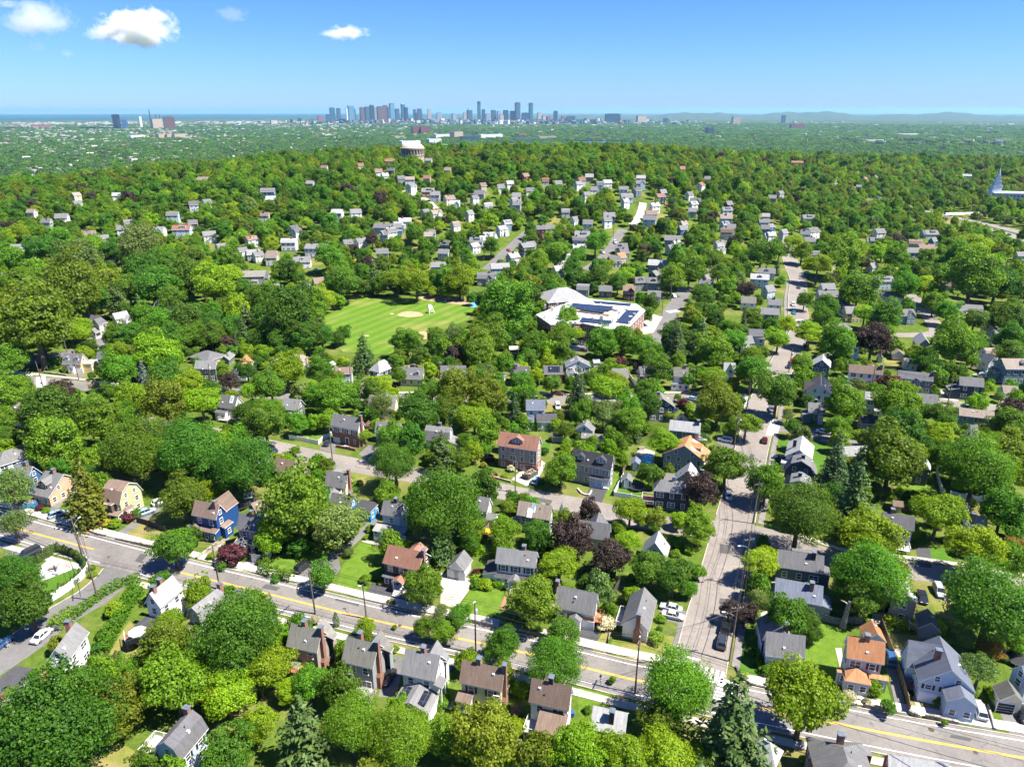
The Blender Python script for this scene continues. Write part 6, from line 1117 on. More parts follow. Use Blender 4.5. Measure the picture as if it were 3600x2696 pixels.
for a in [('A1',415,390,70,-60,'sedan','white','white sedan parked in the roadside beside the white corner-road house'),('A1',10,480,60,-45,'sedan','blue','dark blue car at the left edge beside a person on the corner road'),
 ('A2',1840,800,-40,60,'hatch','black','black hatchback in the narrow drive beside the grey clapboard house'),('A4',715,120,-80,-20,'sedan','silver','silver sedan parked beside the corner ranch house, farther of two'),('A4',735,195,80,18,'sedan','silver','silver sedan parked beside the corner ranch house, nearer of two'),
 ('A4',1210,450,10,-60,'suv','dark','dark suv parked at the kerb near the stop line'),('A4',1245,310,8,-40,'suv','black','black car parked under the purple maple'),('A5',905,610,-12,-50,'suv','blue','blue suv beside the orange-roofed white house'),
 ('A5',1772,1115,-28,-80,'wagon','silver','silver wagon on the grey drive of the red-awning house'),('A5',2195,1150,-40,-90,'sedan','black','black car on the drive at the right edge'),('B1',570,590,60,-20,'wagon','lblue','blue-grey wagon beside the golden conifer'),
 ('B1',1420,572,70,-25,'wagon','lblue','grey-blue wagon on the drive of the olive-yellow house'),('B1',1560,472,60,-20,'hatch','white','white hatchback at the back of the olive-yellow house drive'),('B1',290,975,-60,30,'van','dark','dark van parked beside the patio corner, nearer the road'),
 ('B1',345,1015,-50,25,'sedan','black','black car parked beside the patio corner, next to the dark van'),('B2',1010,1105,55,-40,'suv','black','black suv on the curved drive in the open lawn'),('B3',835,245,-70,-12,'pickup','red','bright red pickup with cap parked on the side road'),
 ('B3',1338,262,30,-50,'wagon','lblue','silver-blue estate car beside the rubble dumpster'),('B4',1275,415,5,30,'hatch','silver','silver hatchback under the tall street tree'),('C4',1780,1285,-60,-10,'sedan','navy','navy sedan on the dark drive of the tight row'),
 ('C4',1240,1110,-60,-12,'suv','white','white suv beside the long slate-blue house'),('C4',1625,1115,5,-35,'hatch','maroon','dark red car driving along the cross road'),('C4',1690,812,4,30,'sedan','grey','grey car in the tree shade on the cross road'),
 ('C4',1702,742,5,-25,'hatch','black','black car in the tree shade farther along the cross road'),('C4',885,652,50,8,'sedan','black','black car with red tail beside the lime tree'),('C4',925,712,45,12,'sedan','lblue','light blue car behind the purple maple'),
 ('C4',748,825,20,-20,'hatch','navy','dark car beside the dark brown gabled house'),('C4',2018,205,-18,30,'hatch','maroon','dark red car in shade on the upper cross road'),('C4',1948,305,-20,24,'sedan','dark','dark car parked on the upper cross road kerb'),('C4',1892,342,-20,22,'hatch','red','red car by the upper cross road hedge'),
 ('C4',1862,392,-18,24,'sedan','black','black car at the upper cross road corner'),('C5',262,1032,55,12,'sedan','white','white sedan on the shaded bend road'),('C5',488,528,14,24,'wagon','white','white estate beside the half-timbered house'),('C5',1028,595,40,6,'van','white','white van beside the red maple'),
 ('C5',1780,487,-45,-8,'sedan','silver','silver car behind the navy cape'),('C5',1845,466,-45,-6,'sedan','lblue','blue car beside the large blue house'),('B5',1380,1340,28,60,'suv','silver','silver suv on the shaded drive by the right road'),('B5',1222,1400,14,55,'sedan','black','black car beside the two-skylight house'),
 ('C2',705,1208,45,14,'suv','navy','navy car parked under the side-road tree'),('C2',1248,1140,20,-25,'hatch','dark','dark car before the white-over-brick colonial'),('C3',1550,785,5,20,'suv','white','white car on the lawn drive by the slate-roofed house'),('C3',1552,656,50,4,'sedan','maroon','dark red car on the upper road'),
 ('C3',1700,150,8,20,'sedan','silver','silver car first in the school car park row'),('C3',1745,158,8,20,'sedan','black','black car second in the school car park row'),('C3',1787,163,8,20,'sedan','dark','dark car third in the school car park row'),('C3',1690,215,26,3,'sedan','navy','navy car in the front school car park row'),
 ('C3',1742,228,26,3,'suv','blue','blue car in the front school car park row'),('C3',1793,236,26,3,'sedan','black','black car in the front school car park row'),('D3',850,312,10,6,'suv','white','white car at the school road junction'),('D3',912,332,14,4,'sedan','dark','dark car parked beyond the school road'),
 ('D3',588,70,4,10,'van','white','white van on the far street'),('D3',112,105,8,6,'sedan','red','red car on the street beyond the sports field'),('D3',530,115,10,5,'suv','white','white car by the brown-roofed far house'),('D3',40,130,8,6,'sedan','dark','dark car on the street beyond the playground'),
 ('D3',600,175,8,6,'sedan','white','white car among the far houses'),('D4',240,350,3,12,'suv','white','white suv on the distant cross road'),('D4',243,386,3,10,'sedan','teal','teal car at the distant crosswalk'),('D4',264,272,2,9,'sedan','dark','dark car on the farthest cross road stretch'),
 ('D4',293,536,4,8,'hatch','maroon','red car by the lime street tree'),('D4',258,582,-6,8,'sedan','dark','dark car before the tall slate-blue house'),('D4',300,205,10,3,'sedan','silver','silver car on the farthest crossing street'),('E4',552,309,14,2,'van','white','white van on the highway slip road'),
 ('E4',1197,492,16,4,'sedan','black','black car on the highway'),('E4',880,420,10,3,'suv','grey','grey car under the highway gantry'),('D2',270,195,8,3,'sedan','silver','silver car in the hillside street'),('D2',180,133,8,4,'sedan','dark','dark car beside the tan far house'),('D2',975,300,12,3,'sedan','navy','navy car behind the playground'),('D2',1020,305,12,3,'suv','dark','dark suv behind the playground')]:
    car(*a)
# school bus
def bus(c, x, y, dx, dy):
    p, q = at(c, x-dx, y-dy), at(c, x+dx, y+dy); a = math.atan2(q.y-p.y, q.x-p.x)
    o = tag(empty('school_bus', at(c, x, y), a), 'yellow school bus parked among trees behind the sports field', 'bus')
    b = MB(); loft(b, [(-5, 1.2, .6, 2.6, 3.0), (3.4, 1.2, .6, 2.6, 3.0), (3.6, 1.15, .6, 1.6, 1.7), (5, 1.0, .6, 1.4, 1.5)]); b.build('body', [paint('yellow')], o)
    MB().box(-4.8, 3.3, -1.22, 1.22, 1.7, 2.35).build('windows', [flat('car_glass', (.02,.025,.03))], o)
    MB().box(-5, 3.4, -1.24, 1.24, 1.15, 1.25).build('stripe', [flat('black_stripe', (.015,.015,.015))], o)
    wh = car_meshes('suv')[3]
    for sx in (-3, 3.6):
        for sy in (-1.05, 1.05): inst('wheel', wh, o, (sx, sy, .48), scale=(1.4, 1.2, 1.4))
bus('D2', 448, 164, 20, -8)
# ------------------------------------------------------------------ poles and wires
POLEM = [None]; POLES = {}
def pole(key, c, x, y, h, label, lean=(0, 0), arm=True, tr=False, lamp=None, along=0.0):
    p = at(c, x, y); o = tag(empty('utility_pole', (p.x, p.y, tz(p.x, p.y, 0)), along), label, 'utility pole', 'utility poles along the streets')
    o.rotation_euler = (lean[0], lean[1], along)
    wood = mottled('pole_wood', (.13,.105,.085), .2, 2, .9)
    MB().tube([(0, 0, -.3), (0, 0, h*.5), (0, 0, h)], [.19, .16, .12], 8).build('pole', [wood], o)
    if arm:
        ca = MB().box(-1.25, 1.25, -.07, .07, h-.75, h-.6); k = ca.build('crossarm', [wood], o)
        for q in (-1.15, -.5, .5, 1.15): MB().tube([(q, 0, h-.6), (q, 0, h-.38)], .05, 5).build('insulator', [flat('porcelain', (.4,.4,.4), .3)], k)
    if tr: MB().lathe([(.02, h-2.9), (.3, h-2.9), (.32, h-2.7), (.32, h-1.9), (.2, h-1.8), (.02, h-1.75)], 12, 0, (.45, 0)).build('transformer', [flat('transformer_grey', (.42,.44,.46), .4)], o)
    if lamp:
        a = math.radians(lamp); k = MB().tube([(0, 0, h-2.6), (1.2*math.cos(a), 1.2*math.sin(a), h-2.0), (2.3*math.cos(a), 2.3*math.sin(a), h-1.9)], .045, 5).build('lamp_arm', [flat('galvanised', (.45,.46,.47), .4, .6)], o)
        MB().box(-.35, .35, -.14, .14, -.08, .08).build('lamp_head', [flat('lamp_head', (.5,.51,.52), .4)], k).location = (2.4*math.cos(a), 2.4*math.sin(a), h-1.88)
    c_, s_ = math.cos(along), math.sin(along)
    POLES[key] = [Vector((p.x+q*c_, p.y+q*s_, tz(p.x, p.y, 0)+h-.4)) for q in (-1.15, .5, 1.15)]+[Vector((p.x, p.y, tz(p.x, p.y, 0)+h*.66))]
AM = math.radians(66)      # across the main road
pole('a','B1',805,1000,11.5,'wooden utility pole with lamp arm on the corner of the two roads',(0,-.03),True,False,20,AM)
pole('b','B1',955,1412,11.5,'leaning wooden utility pole beside the clipped hedge',(0,-.1),True,False,None,AM+.9)
pole('c','B2',202,1302,11.5,'wooden utility pole with lamp beside the red maple kerb',(0,0),True,False,15,AM)
pole('d','B2',1130,1542,11.5,'wooden utility pole with wide crossarm above the taupe house',(0,-.04),True,False,None,AM)
pole('e','A3',755,545,12,'utility pole carrying a white transformer above the maroon-shuttered house',(0,0),False,True,30,AM)
pole('f','A4',365,938,12.5,'wooden utility pole by the brick path and corner lawn',(0,.02),True,False,10,AM)
pole('g','A4',1280,622,12.5,'tall leaning utility pole beside the tar footpath at the crosswalk',(-.06,.06),True,False,160,.2)
pole('h','B2',1628,1590,8.5,'slim metal lamp post before the dark olive house',(0,-.02),False,False,120)
pole('i','B4',1402,1282,12.5,'leaning utility pole beside the lime tree on the cross road',(-.04,.06),True,False,180,.3)
pole('j','B4',1515,665,12,'dark utility pole at the cross road and right road corner',(0,0),True,False,None,.3)
pole('k','B3',1138,362,11,'wooden utility pole opposite the red pickup',(0,0),False,False,None,AM)
pole('l','C4',1328,1185,11,'grey utility pole with lamp beside the white suv',(0,0),True,False,30,.3)
pole('m','C2',1296,1292,11,'wooden utility pole before the white-over-brick colonial',(0,0),False,True,None,AM)
pole('n','C2',1482,620,10.5,'wooden utility pole by the cypress-lined drive',(0,0),True,False,None,1.4)
pole('o','C2',126,588,10,'utility pole with grey transformer before the sage green house',(0,0),False,True,150,1.4)
pole('p','C1',425,592,11,'rusty brown pole at the left crosswalk',(0,-.06),False,False,None,1.4)
pole('q','C1',768,512,10,'wooden pole before the yellow dormered cape',(0,-.06),False,False,None,1.4)
pole('r','C1',652,246,11,'wooden utility pole on the hill road by the yellow cape',(0,-.03),True,False,30,.8)
pole('s','C1',716,850,10.5,'wooden pole at the purple beech on the island',(0,0),False,False,None,1.2)
pole('t','C4',436,622,10.5,'wooden utility pole before the tall charcoal house',(0,.01),True,True,None,1.4)
pole('u','C4',924,625,9.5,'wooden utility pole between the lime trees on the upper road',(0,.04),True,False,None,1.4)
pole('v','C4',1452,800,10,'dark utility pole beside the cross road crosswalk',(0,.03),False,False,None,.3)
pole('w','C4',1465,640,10.5,'utility pole among lime trees at the upper junction',(0,0),True,False,None,.3)
pole('x','C4',1860,438,10,'utility pole at the farther cross road corner',(0,.01),False,True,None,.4)
pole('y','C5',728,600,9.5,'wooden utility pole before the half-timbered house',(0,.05),True,False,None,1.3)
pole('z','C5',1462,775,10.5,'leaning wooden utility pole on the pale row-road drive',(0,.05),True,False,None,1.3)
pole('aa','C5',1882,220,10.5,'wooden utility pole behind the steep right-hand gables',(0,.03),False,False,None,1.3)
pole('ab','D1',1610,650,10,'wooden utility pole with transformer on the hill road in the woods',(0,0),False,True,None,1.3)
pole('ac','D3',835,330,10,'grey utility pole at the school road',(0,0),True,False,None,.4)
pole('ad','D3',797,392,10,'grey utility pole beside the school',(0,0),True,False,None,.4)
pole('ae','D2',180,40,10,'utility pole on the hillside street',(0,0),True,False,None,.4)
pole('af','D1',1868,135,10,'utility pole with transformer beside the beige tall house',(0,0),False,True,None,.4)
pole('ag','E3',503,500,10,'utility pole on the far street',(0,0),True,False,None,.4)
pole('ah','D2',1018,150,10,'utility pole beyond the playground',(0,0),True,False,None,.4)
def wires(a, b, label, n=4, sag=.9):
    A, B = (POLES[a] if isinstance(a, str) else a), (POLES[b] if isinstance(b, str) else b); m = MB()
    for u, v in list(zip(A, B))[:n]:
        m.tube([u.lerp(v, t)-Vector((0, 0, sag*4*t*(1-t))) for t in np.linspace(0, 1, 9)], .035 if u is not A[3] else .06, 4, 0, False)
    return tag(m.build('power_line', [flat('cable', (.02,.02,.022), .6)]), label, 'power line', 'overhead lines along the streets')
wires('a','c','overhead cables between the corner pole and the red maple pole'); wires('c','d','overhead cables between the red maple pole and the taupe house pole'); wires('d','e','overhead cables between the taupe house pole and the transformer pole')
wires('e','f','overhead cables between the transformer pole and the brick path pole')
wires('f', [v+Vector((52, -24, 0)) for v in POLES['f']], 'overhead cables running past the lime locust to the right edge')
wires('a', [v+Vector((-45, 22, 0)) for v in POLES['a']], 'overhead cables leaving the corner pole to the left edge'); wires('a','b','overhead cables across the corner road to the leaning pole')
wires('g','i','overhead cables along the near cross road',4); wires('i','j','overhead cables along the middle cross road'); wires('j','l','overhead cables along the cross road past the navy house'); wires('f','g','overhead cables crossing the junction',3,.6)
wires('m','k','overhead cables along the side road',2); wires('t','u','overhead cables along the upper road'); wires('y','z','overhead cables along the row road'); wires('l','v','overhead cables towards the upper crosswalk',3)
# ------------------------------------------------------------------ fences, walls, hedges
def line3(c, pts): return [at(c, *p) for p in pts]
def fence(c, pts, h, col, label, gap=2.4):
    P = smooth(line3(c, pts), 2.0) if len(pts) > 2 else [Vector((p.x, p.y, 0)) for p in line3(c, pts)]
    m = dict(white=trimm(), wood=mottled('fence_wood', (.17,.12,.08), .2, 2, .9), dark=mottled('fence_dark', (.06,.05,.042), .2, 2, .9), grey=mottled('fence_grey', (.2,.18,.16), .2, 2, .9))[col]
    o = tag(empty('fence', (P[0].x, P[0].y, tz(P[0].x, P[0].y, 0))), label, 'fence'); z0 = o.location.z; b = MB()
    for u, v in zip(P, P[1:]):
        d = (v-u).normalized(); e = Vector((-d.y, d.x, 0))*.04
        q = [(p.x-P[0].x, p.y-P[0].y) for p in (u-e, v-e, v+e, u+e)]; b.prism(q, tz(u.x, u.y, 0)-z0+.05, tz(u.x, u.y, 0)-z0+h)
    b.build('fence_panel', [m], o); pm = MB().box(-.09, .09, -.09, .09, -.2, h+.14).box(-.12, .12, -.12, .12, h+.14, h+.2).mesh('post', [m]); acc = 0
    for i, u in enumerate(P):
        if i == 0 or i == len(P)-1 or acc >= gap: inst('post', pm, o, (u.x-P[0].x, u.y-P[0].y, tz(u.x, u.y, 0)-z0)); acc = 0
        if i < len(P)-1: acc += (P[i+1]-u).length
    return o
fence('B1',[(440,1462),(600,1365),(720,1280),(815,1190),(862,1120),(852,1065),(835,1045)],1.9,'white','curved white vinyl fence around the fresh corner lawn')
fence('B4',[(160,398),(200,320),(250,225)],1.7,'white','white fence between the new house and the trampoline lawn'); fence('B4',[(160,398),(330,425),(520,470),(740,520)],1.4,'white','white picket fence along the side road before the navy house')
fence('C2',[(880,1090),(960,1100),(1060,1120),(1160,1142)],1.5,'white','scalloped white fence along the lawn left of the brick colonial'); fence('C2',[(1160,1142),(1215,1095),(1272,1068)],1.5,'white','white fence section stepping up to the brick colonial')
fence('A5',[(815,262),(880,440),(960,660),(1050,930),(1090,1120)],1.8,'wood','long brown board fence between the orange-roofed house and its neighbour'); fence('B1',[(1335,655),(1460,690),(1610,745)],1.6,'dark','dark picket fence between the two lawns by the royal blue house')
fence('B4',[(95,1478),(150,1380),(215,1262)],1.9,'dark','dark wooden fence behind the corner ranch house'); fence('B3',[(1800,1130),(1960,1165),(2110,1200)],1.8,'dark','dark fence in the shade behind the brick cape')
fence('B4',[(310,60),(255,165),(245,215)],1.8,'wood','brown board fence by the pool lawn'); fence('B5',[(1355,180),(1385,290),(1415,390)],1.7,'white','white fence dividing the two sunny back lawns'); fence('B5',[(1490,400),(1640,430),(1900,470)],1.6,'white','white fence under the tall dark trees')
fence('B5',[(830,520),(1000,545),(1180,575)],1.8,'dark','dark green board fence behind the entry-stair house'); fence('A5',[(240,225),(430,270),(480,250),(640,262)],1.7,'grey','weathered grey fence behind the long sunny lawn')
fence('C5',[(855,405),(990,410)],1.3,'dark','low dark fence beside the half-timbered house'); fence('C5',[(805,282),(1030,310)],1.3,'dark','wire-dark fence behind the raised ranch'); fence('C3',[(1890,372),(2060,385)],1.7,'white','white fence beside the tall white gabled house')
fence('C4',[(310,490),(350,545),(408,622)],1.7,'white','white fence stepping down beside the solar gambrel drive'); fence('C4',[(90,1235),(150,1175)],1.7,'wood','weathered board fence behind the new twin-gabled house'); fence('C1',[(930,232),(1060,205)],1.8,'white','white fence behind the yellow dormered cape')
fence('A2',[(1240,670),(1330,590)],1.6,'grey','grey fence between the two chimneyed houses'); fence('B3',[(810,790),(960,640)],1.8,'wood','brown board fence by the cluttered back yard'); fence('D4',[(580,372),(625,375)],1.8,'white','white fence before the blue three-storey house')
fence('C5',[(1690,395),(1900,410)],1.7,'white','pale fence behind the navy cape drive'); fence('A1',[(725,1155),(830,960)],1.3,'grey','thin wire fence in the bottom left back yards')
STONE = mottled('field_stone', (.27,.245,.2), .35, 1.6, .95, 5, .2, .6)
def swall(c, pts, h, label, w=.45, mat=None):
    P = smooth(line3(c, pts), 2.5); b = MB(); 
    for u, v in zip(P, P[1:]):
        d = (v-u).normalized(); e = Vector((-d.y, d.x, 0))*w/2; hh = h*RNG.uniform(.9, 1.1)
        b.prism([(p.x, p.y) for p in (u-e, v-e, v+e, u+e)], -.05, hh)
    return tag(b.build('stone_wall', [mat or STONE]), label, 'wall')
swall('B1',[(1130,822),(1250,850),(1380,875),(1495,902)],.8,'dry stone wall below the dry lawn on the main road'); swall('B1',[(880,752),(960,780),(1040,795)],.8,'grey stone wall below the olive-yellow house'); swall('B1',[(1910,1010),(2010,935),(2120,850)],.6,'pale stone edging of the gravel path')
swall('A5',[(400,1035),(480,1040),(580,1055)],.8,'stone wall left of the front steps under the locust'); swall('A5',[(665,1065),(800,1090),(970,1120)],.8,'stone wall right of the orange-roofed house steps'); swall('A5',[(1250,1165),(1400,1195),(1570,1230)],.8,'stone wall below the red-awning house'); swall('A5',[(1090,1120),(1140,1150),(1190,1160)],.8,'short stone wall at the foot of the board fence')
swall('A5',[(1855,1055),(1890,1160),(1925,1285)],.5,'white stone edging beside the silver wagon',.3,CONC2); swall('A3',[(680,232),(800,265),(920,290)],.9,'mossy stone wall above the pavement by the overgrown lawn'); swall('A3',[(990,290),(1200,335),(1480,395)],.8,'long stone wall under the bushes of the dutch colonial')
swall('B3',[(750,180),(900,215),(1100,270)],.7,'timber garden wall before the big tan house',.4,mottled('timber', (.3,.26,.2), .15)); swall('C2',[(1335,1170),(1430,1185),(1525,1205)],.9,'low brick wall below the white-over-brick colonial',.4,brickm()); swall('C1',[(195,335),(300,300),(420,270)],.9,'stone wall along the hill road',.5)
swall('C1',[(430,445),(540,460),(650,475)],.7,'curved stone wall below the yellow cape lawn'); swall('A4',[(1345,680),(1420,800),(1560,870),(1870,930)],.45,'dark granite edging around the corner lawn',.3,mottled('granite_dark', (.12,.115,.11), .2)); swall('A4',[(400,632),(560,640),(650,615),(700,545)],.4,'dark edging around the corner ranch lawn',.3,mottled('granite_dark', (.12,.115,.11), .2))
swall('B3',[(1745,330),(1780,375),(1850,395),(1880,350)],.5,'curved white retaining wall of the new twin-gabled house',.4,CONC)
def hedge(c, pts, h, w, mat, label, dens=26, wob=.12):
    P = smooth(line3(c, pts), 1.2); V = []; rng = np.random.default_rng(len(P)+int(pts[0][0]))
    for u, v in zip(P, P[1:]):
        L = (v-u).length; n = int(dens*L*(h+w)); d = (v-u)/max(L, .01); e = Vector((-d.y, d.x, 0)); bl = 1+.15*math.sin(u.x*1.7)
        t = rng.uniform(0, 1, n); s = rng.uniform(0, 2*h+w, n)
        off = np.where(s < h, -w/2, np.where(s < h+w, s-h-w/2, w/2))*bl; z = np.where(s < h, s, np.where(s < h+w, h, 2*h+w-s))*bl
        nx = np.where(s < h, -1, np.where(s < h+w, 0, 1)); nz = np.where((s >= h) & (s < h+w), 1, .25)
        X = u.x+d.x*L*t+e.x*off; Y = u.y+d.y*L*t+e.y*off; z0 = terrain(u.x, u.y)
        Pn = np.stack([X, Y, z+z0], 1)+rng.normal(0, wob, (n, 3)); Nn = np.stack([e.x*nx, e.y*nx, nz], 1)
        V.append(leaf_quads(Pn, Nn, .2, rng, .8, .45))
    me = leaf_mesh('hedge', np.concatenate(V)); me.materials.append(LM[mat]); return tag(link(bpy.data.objects.new('hedge', me)), label, 'hedge')
hedge('B1',[(700,1590),(830,1490),(960,1395),(1100,1300),(1250,1240),(1340,1215)],1.5,1.8,'mid','long clipped hedge above the corner road')
hedge('A1',[(530,340),(620,240),(720,200)],2.2,2.2,'mid','tall clipped hedge behind the white sedan'); hedge('A1',[(1010,560),(1050,440),(1090,350),(1130,310)],2,2.2,'mid','rounded hedge beside the arborvitae row'); hedge('A1',[(1140,320),(1200,190),(1260,90),(1320,20),(1370,-60)],1.9,1.6,'mid','sunlit hedge running up to the tall pale blue house')
hedge('A1',[(1110,260),(1150,150),(1210,50),(1270,-40),(1350,-150)],1.6,1.3,'mid','thin hedge parallel to the sunlit hedge'); hedge('B2',[(600,1130),(700,1160),(800,1190),(915,1215)],1.8,2.0,'dark','dark hedge along the pavement by the curved drive'); hedge('A5',[(850,248),(1000,270),(1200,305),(1430,340)],1.8,1.9,'lime','bright clipped hedge behind the red-awning house')
hedge('C3',[(1180,1010),(1300,1000),(1440,1000),(1550,1010)],3.0,2.2,'dark','dense dark hedge below the white slate-roofed house'); hedge('C3',[(960,1040),(890,1130),(800,1220),(740,1300)],1.8,1.8,'lime','bright bushy hedge left of the big tan house'); hedge('C1',[(450,395),(520,355),(600,325)],1.8,3.2,'mid','broad square hedge beside the yellow dormered cape')
hedge('A5',[(2080,575),(2150,560),(2240,545)],1.4,1.5,'dark','dark hedge at the right edge'); hedge('C4',[(870,800),(900,850),(930,900)],1.6,1.6,'lime','lime hedge below the white cross-road house'); hedge('C5',[(1185,575),(1250,590),(1330,600)],1.0,1.2,'dark','low dark hedge before the raised ranch'); hedge('B3',[(680,930),(760,960),(850,950)],1.6,2,'lime','bright scrub behind the two-car garage')
hedge('B3',[(730,1200),(850,1240),(1040,1270)],1.4,2.4,'lime','flowering shrub border before the dutch colonial'); hedge('A3',[(1000,260),(1100,280),(1280,300)],1.2,2.0,'mid','scrubby bank above the long stone wall'); hedge('C3',[(1720,1030),(1740,1090),(1760,1160)],2.6,1.4,'olive','ragged hedge beside the low white outbuilding')
hedge('A4',[(560,780),(600,700)],.9,1,'mid','small shrub bed under the corner maple'); hedge('A3',[(420,960),(440,840),(480,760)],1.4,1.6,'dark','flower border beside the solar-winged house')
ag = 'arborvitae standing in a row'
for c, pts, n, r in (('B1', [(470,985),(540,935),(640,955),(740,1000),(815,1060),(838,1130),(790,1195),(700,1280),(590,1325)], 46, .55),('A1', [(1055,690),(1190,640)], 6, .75),('A1', [(905,760),(950,700),(1000,720),(1020,690)], 5, .95),('B1',[(380,1040),(480,985)], 6, .55)):
    P = smooth(line3(c, pts), .5)
    for i in range(n):
        q = P[int(i*(len(P)-1)/max(1, n-1))]; plant('T', Vector((q.x, q.y, 0)), r*RNG.uniform(.85, 1.1), RNG.uniform(.75, 1.0))
# ------------------------------------------------------------------ odds and ends
def pool():
    P = [at('C4', *p) for p in [(450,1232),(552,1245),(530,1335),(412,1308)]]; b = MB(); b.quad([(p.x, p.y, .12) for p in P])
    o = tag(b.build('swimming_pool', [flat('pool_water', (.08,.42,.45), .08, 0, .5)]), 'turquoise swimming pool beside the orange-roofed pool house', 'pool')
    k = MB(); n = 4
    for i in range(4):
        u, v = Vector((P[i].x, P[i].y, 0)), Vector((P[(i+1) % 4].x, P[(i+1) % 4].y, 0)); d = (v-u).normalized(); e = Vector((-d.y, d.x, 0))*.3; k.prism([(p.x, p.y) for p in (u-e, v-e, v+e, u+e)], .02, .16+.004*i)
    k.build('coping', [CONC2], o)
pool()
def trampoline(c, x, y, label):
    p = at(c, x, y); o = tag(empty('trampoline', p), label, 'trampoline'); b = MB().lathe([(2.0, .8), (2.2, .84), (2.2, .78), (2.0, .76)], 24); b.build('frame', [flat('tramp_frame', (.06,.07,.08), .5)], o)
    MB().lathe([(2.0, .81), (.01, .79)], 24).build('mat', [flat('tramp_mat', (.015,.015,.018), .7)], o); lm = MB().tube([(0, 0, 0), (0, 0, .8)], .04, 5).mesh('leg', [flat('galvanised', (.45,.46,.47), .4, .6)])
    for k in range(6): inst('leg', lm, o, (2.1*math.cos(k), 2.1*math.sin(k), 0))
trampoline('C4', 378, 1572, 'round black trampoline on the lawn beside the navy house'); trampoline('A5', 2140, 625, 'round black trampoline behind the right edge hedge'); trampoline('B2', 395, 515, 'dark trampoline behind the royal blue house')
def shed(c, x, y, w, d, h, rot, wall, roof, label, ref):
    h_ = House.__new__(House); p = at(c, x, y); h_.setup('shed', label, ref, p, rot, w, d/2, -1, h+1.1, h, 'g', wall, roof, [('dr', '1', 0, 'white', 0)], None, 0, None, 'shed', False, None)
shed('C4',365,1375,3.4,3.0,2.2,1.35,'sage','slate','pale green shed with white doors beside the pool','the pool shed'); shed('C4',285,1545,3.6,3.2,2.4,1.3,'slate','grey','blue-grey shed beside the trampoline','the trampoline shed'); shed('B2',500,460,2.8,2.4,2.2,.3,'slate','mgrey','dark blue shed in the shade behind the blue garage','the shaded shed')
shed('A1',560,830,4.2,3,2.0,.35,'grey','orange','small grey shed with rust-orange roof by the blue bin','the rust-roofed shed'); shed('C3',1920,385,3,2.6,2.2,.2,'white','lgrey','little white shed beside the white fence','the little white shed'); shed('C1',210,1190,3.2,3,2.2,.7,'grey','mgrey','small dark-roofed shed under the left trees','the dark-roofed shed'); shed('C3',1540,1110,3.6,2.6,2.2,.1,'grey','brown','brown-roofed shed behind the big tan house','the brown-roofed shed')
shed('D1',885,625,3.4,2.8,2.2,.2,'white','white','small white shed behind the pale-roofed left house','the woods shed'); shed('C5',800,335,3.2,2.6,2.3,1.2,'steel','grey','little blue shed behind the half-timbered house','the little blue shed'); shed('C3',1125,255,4.2,2.6,2.2,.1,'sage','white','pale green shed in the shade of the field edge trees','the field-edge shed')
def parasol(c, x, y, r, h, col, label):
    p = at(c, x, y, h); o = tag(empty('parasol', p), label, 'parasol'); cc = dict(cream=(.55,.47,.36), red=(.55,.05,.03), navy=(.03,.04,.09), yellow=(.6,.42,.02))[col]
    b = MB(); n = 8
    if col != 'navy':
        for k in range(n):
            t, u = 2*math.pi*k/n, 2*math.pi*(k+1)/n; b.quad([(r*math.cos(t), r*math.sin(t), h-.7), (r*math.cos(u), r*math.sin(u), h-.7), (0, 0, h)]); b.quad([(r*math.cos(t), r*math.sin(t), h-.7), (r*math.cos(u), r*math.sin(u), h-.7), (r*math.cos(u), r*math.sin(u), h-.9), (r*math.cos(t), r*math.sin(t), h-.9)])
    else: b.lathe([(.08, h-2), (.22, h-1.4), (.12, h-.3), (.02, h)], 8)
    b.build('canopy', [mottled('parasol_'+col, cc, .08)], o); MB().tube([(0, 0, 0), (0, 0, h-.02)], .04, 6).build('pole', [flat('galvanised', (.45,.46,.47), .4, .6)], o)
    MB().lathe([(.35, 0), (.35, .1), (.05, .16)], 12).build('base', [flat('parasol_base', (.1,.1,.1))], o)
parasol('A1',1325,300,1.7,5.0,'cream','open cream parasol on the raised deck at the left'); parasol('B1',520,1060,.5,2.8,'navy','closed navy parasol on the corner patio'); parasol('C5',1830,62,1.6,2.6,'red','open red parasol behind the right-hand trees'); parasol('D4',1095,470,1.3,2.6,'red','second red parasol beside the tan cottage') if 0 else None
parasol('B3',860,715,1.4,2.4,'yellow','yellow parasol in the cluttered back yard')
def deck_thing(c, x, y, rot, w, d, h, label):
    p = at(c, x, y, h); o = tag(empty('raised_deck', p, rot), label, 'deck'); b = MB().box(-w/2, w/2, -d/2, d/2, h-.2, h)
    b.build('platform', [mottled('deck_brown', (.2,.1,.06), .1, 3)], o)
    for sx in (-1, 1):
        for sy in (-1, 1): MB().box(-.1, .1, -.1, .1, -.2, h-.2).build('post', [mottled('wood_rail', (.22,.13,.08), .1)], o).location = (sx*(w/2-.15), sy*(d/2-.15), 0)
    r = MB()
    for xa, ya, xb, yb in ((-w/2, -d/2, w/2, -d/2), (-w/2, -d/2, -w/2, d/2), (w/2, -d/2, w/2, d/2)):
        r.box(min(xa, xb)-.04, max(xa, xb)+.04, min(ya, yb)-.04, max(ya, yb)+.04, h+.9, h+1)
        n = int(math.hypot(xb-xa, yb-ya)/.3)
        for i in range(n+1): q = (xa+(xb-xa)*i/n, ya+(yb-ya)*i/n); r.box(q[0]-.025, q[0]+.025, q[1]-.025, q[1]+.025, h, h+.9)
    r.build('railing', [trimm()], o)
deck_thing('A1',1345,370,.55,4.6,3.6,1.6,'raised wooden deck with white railing behind the tall pale blue house')
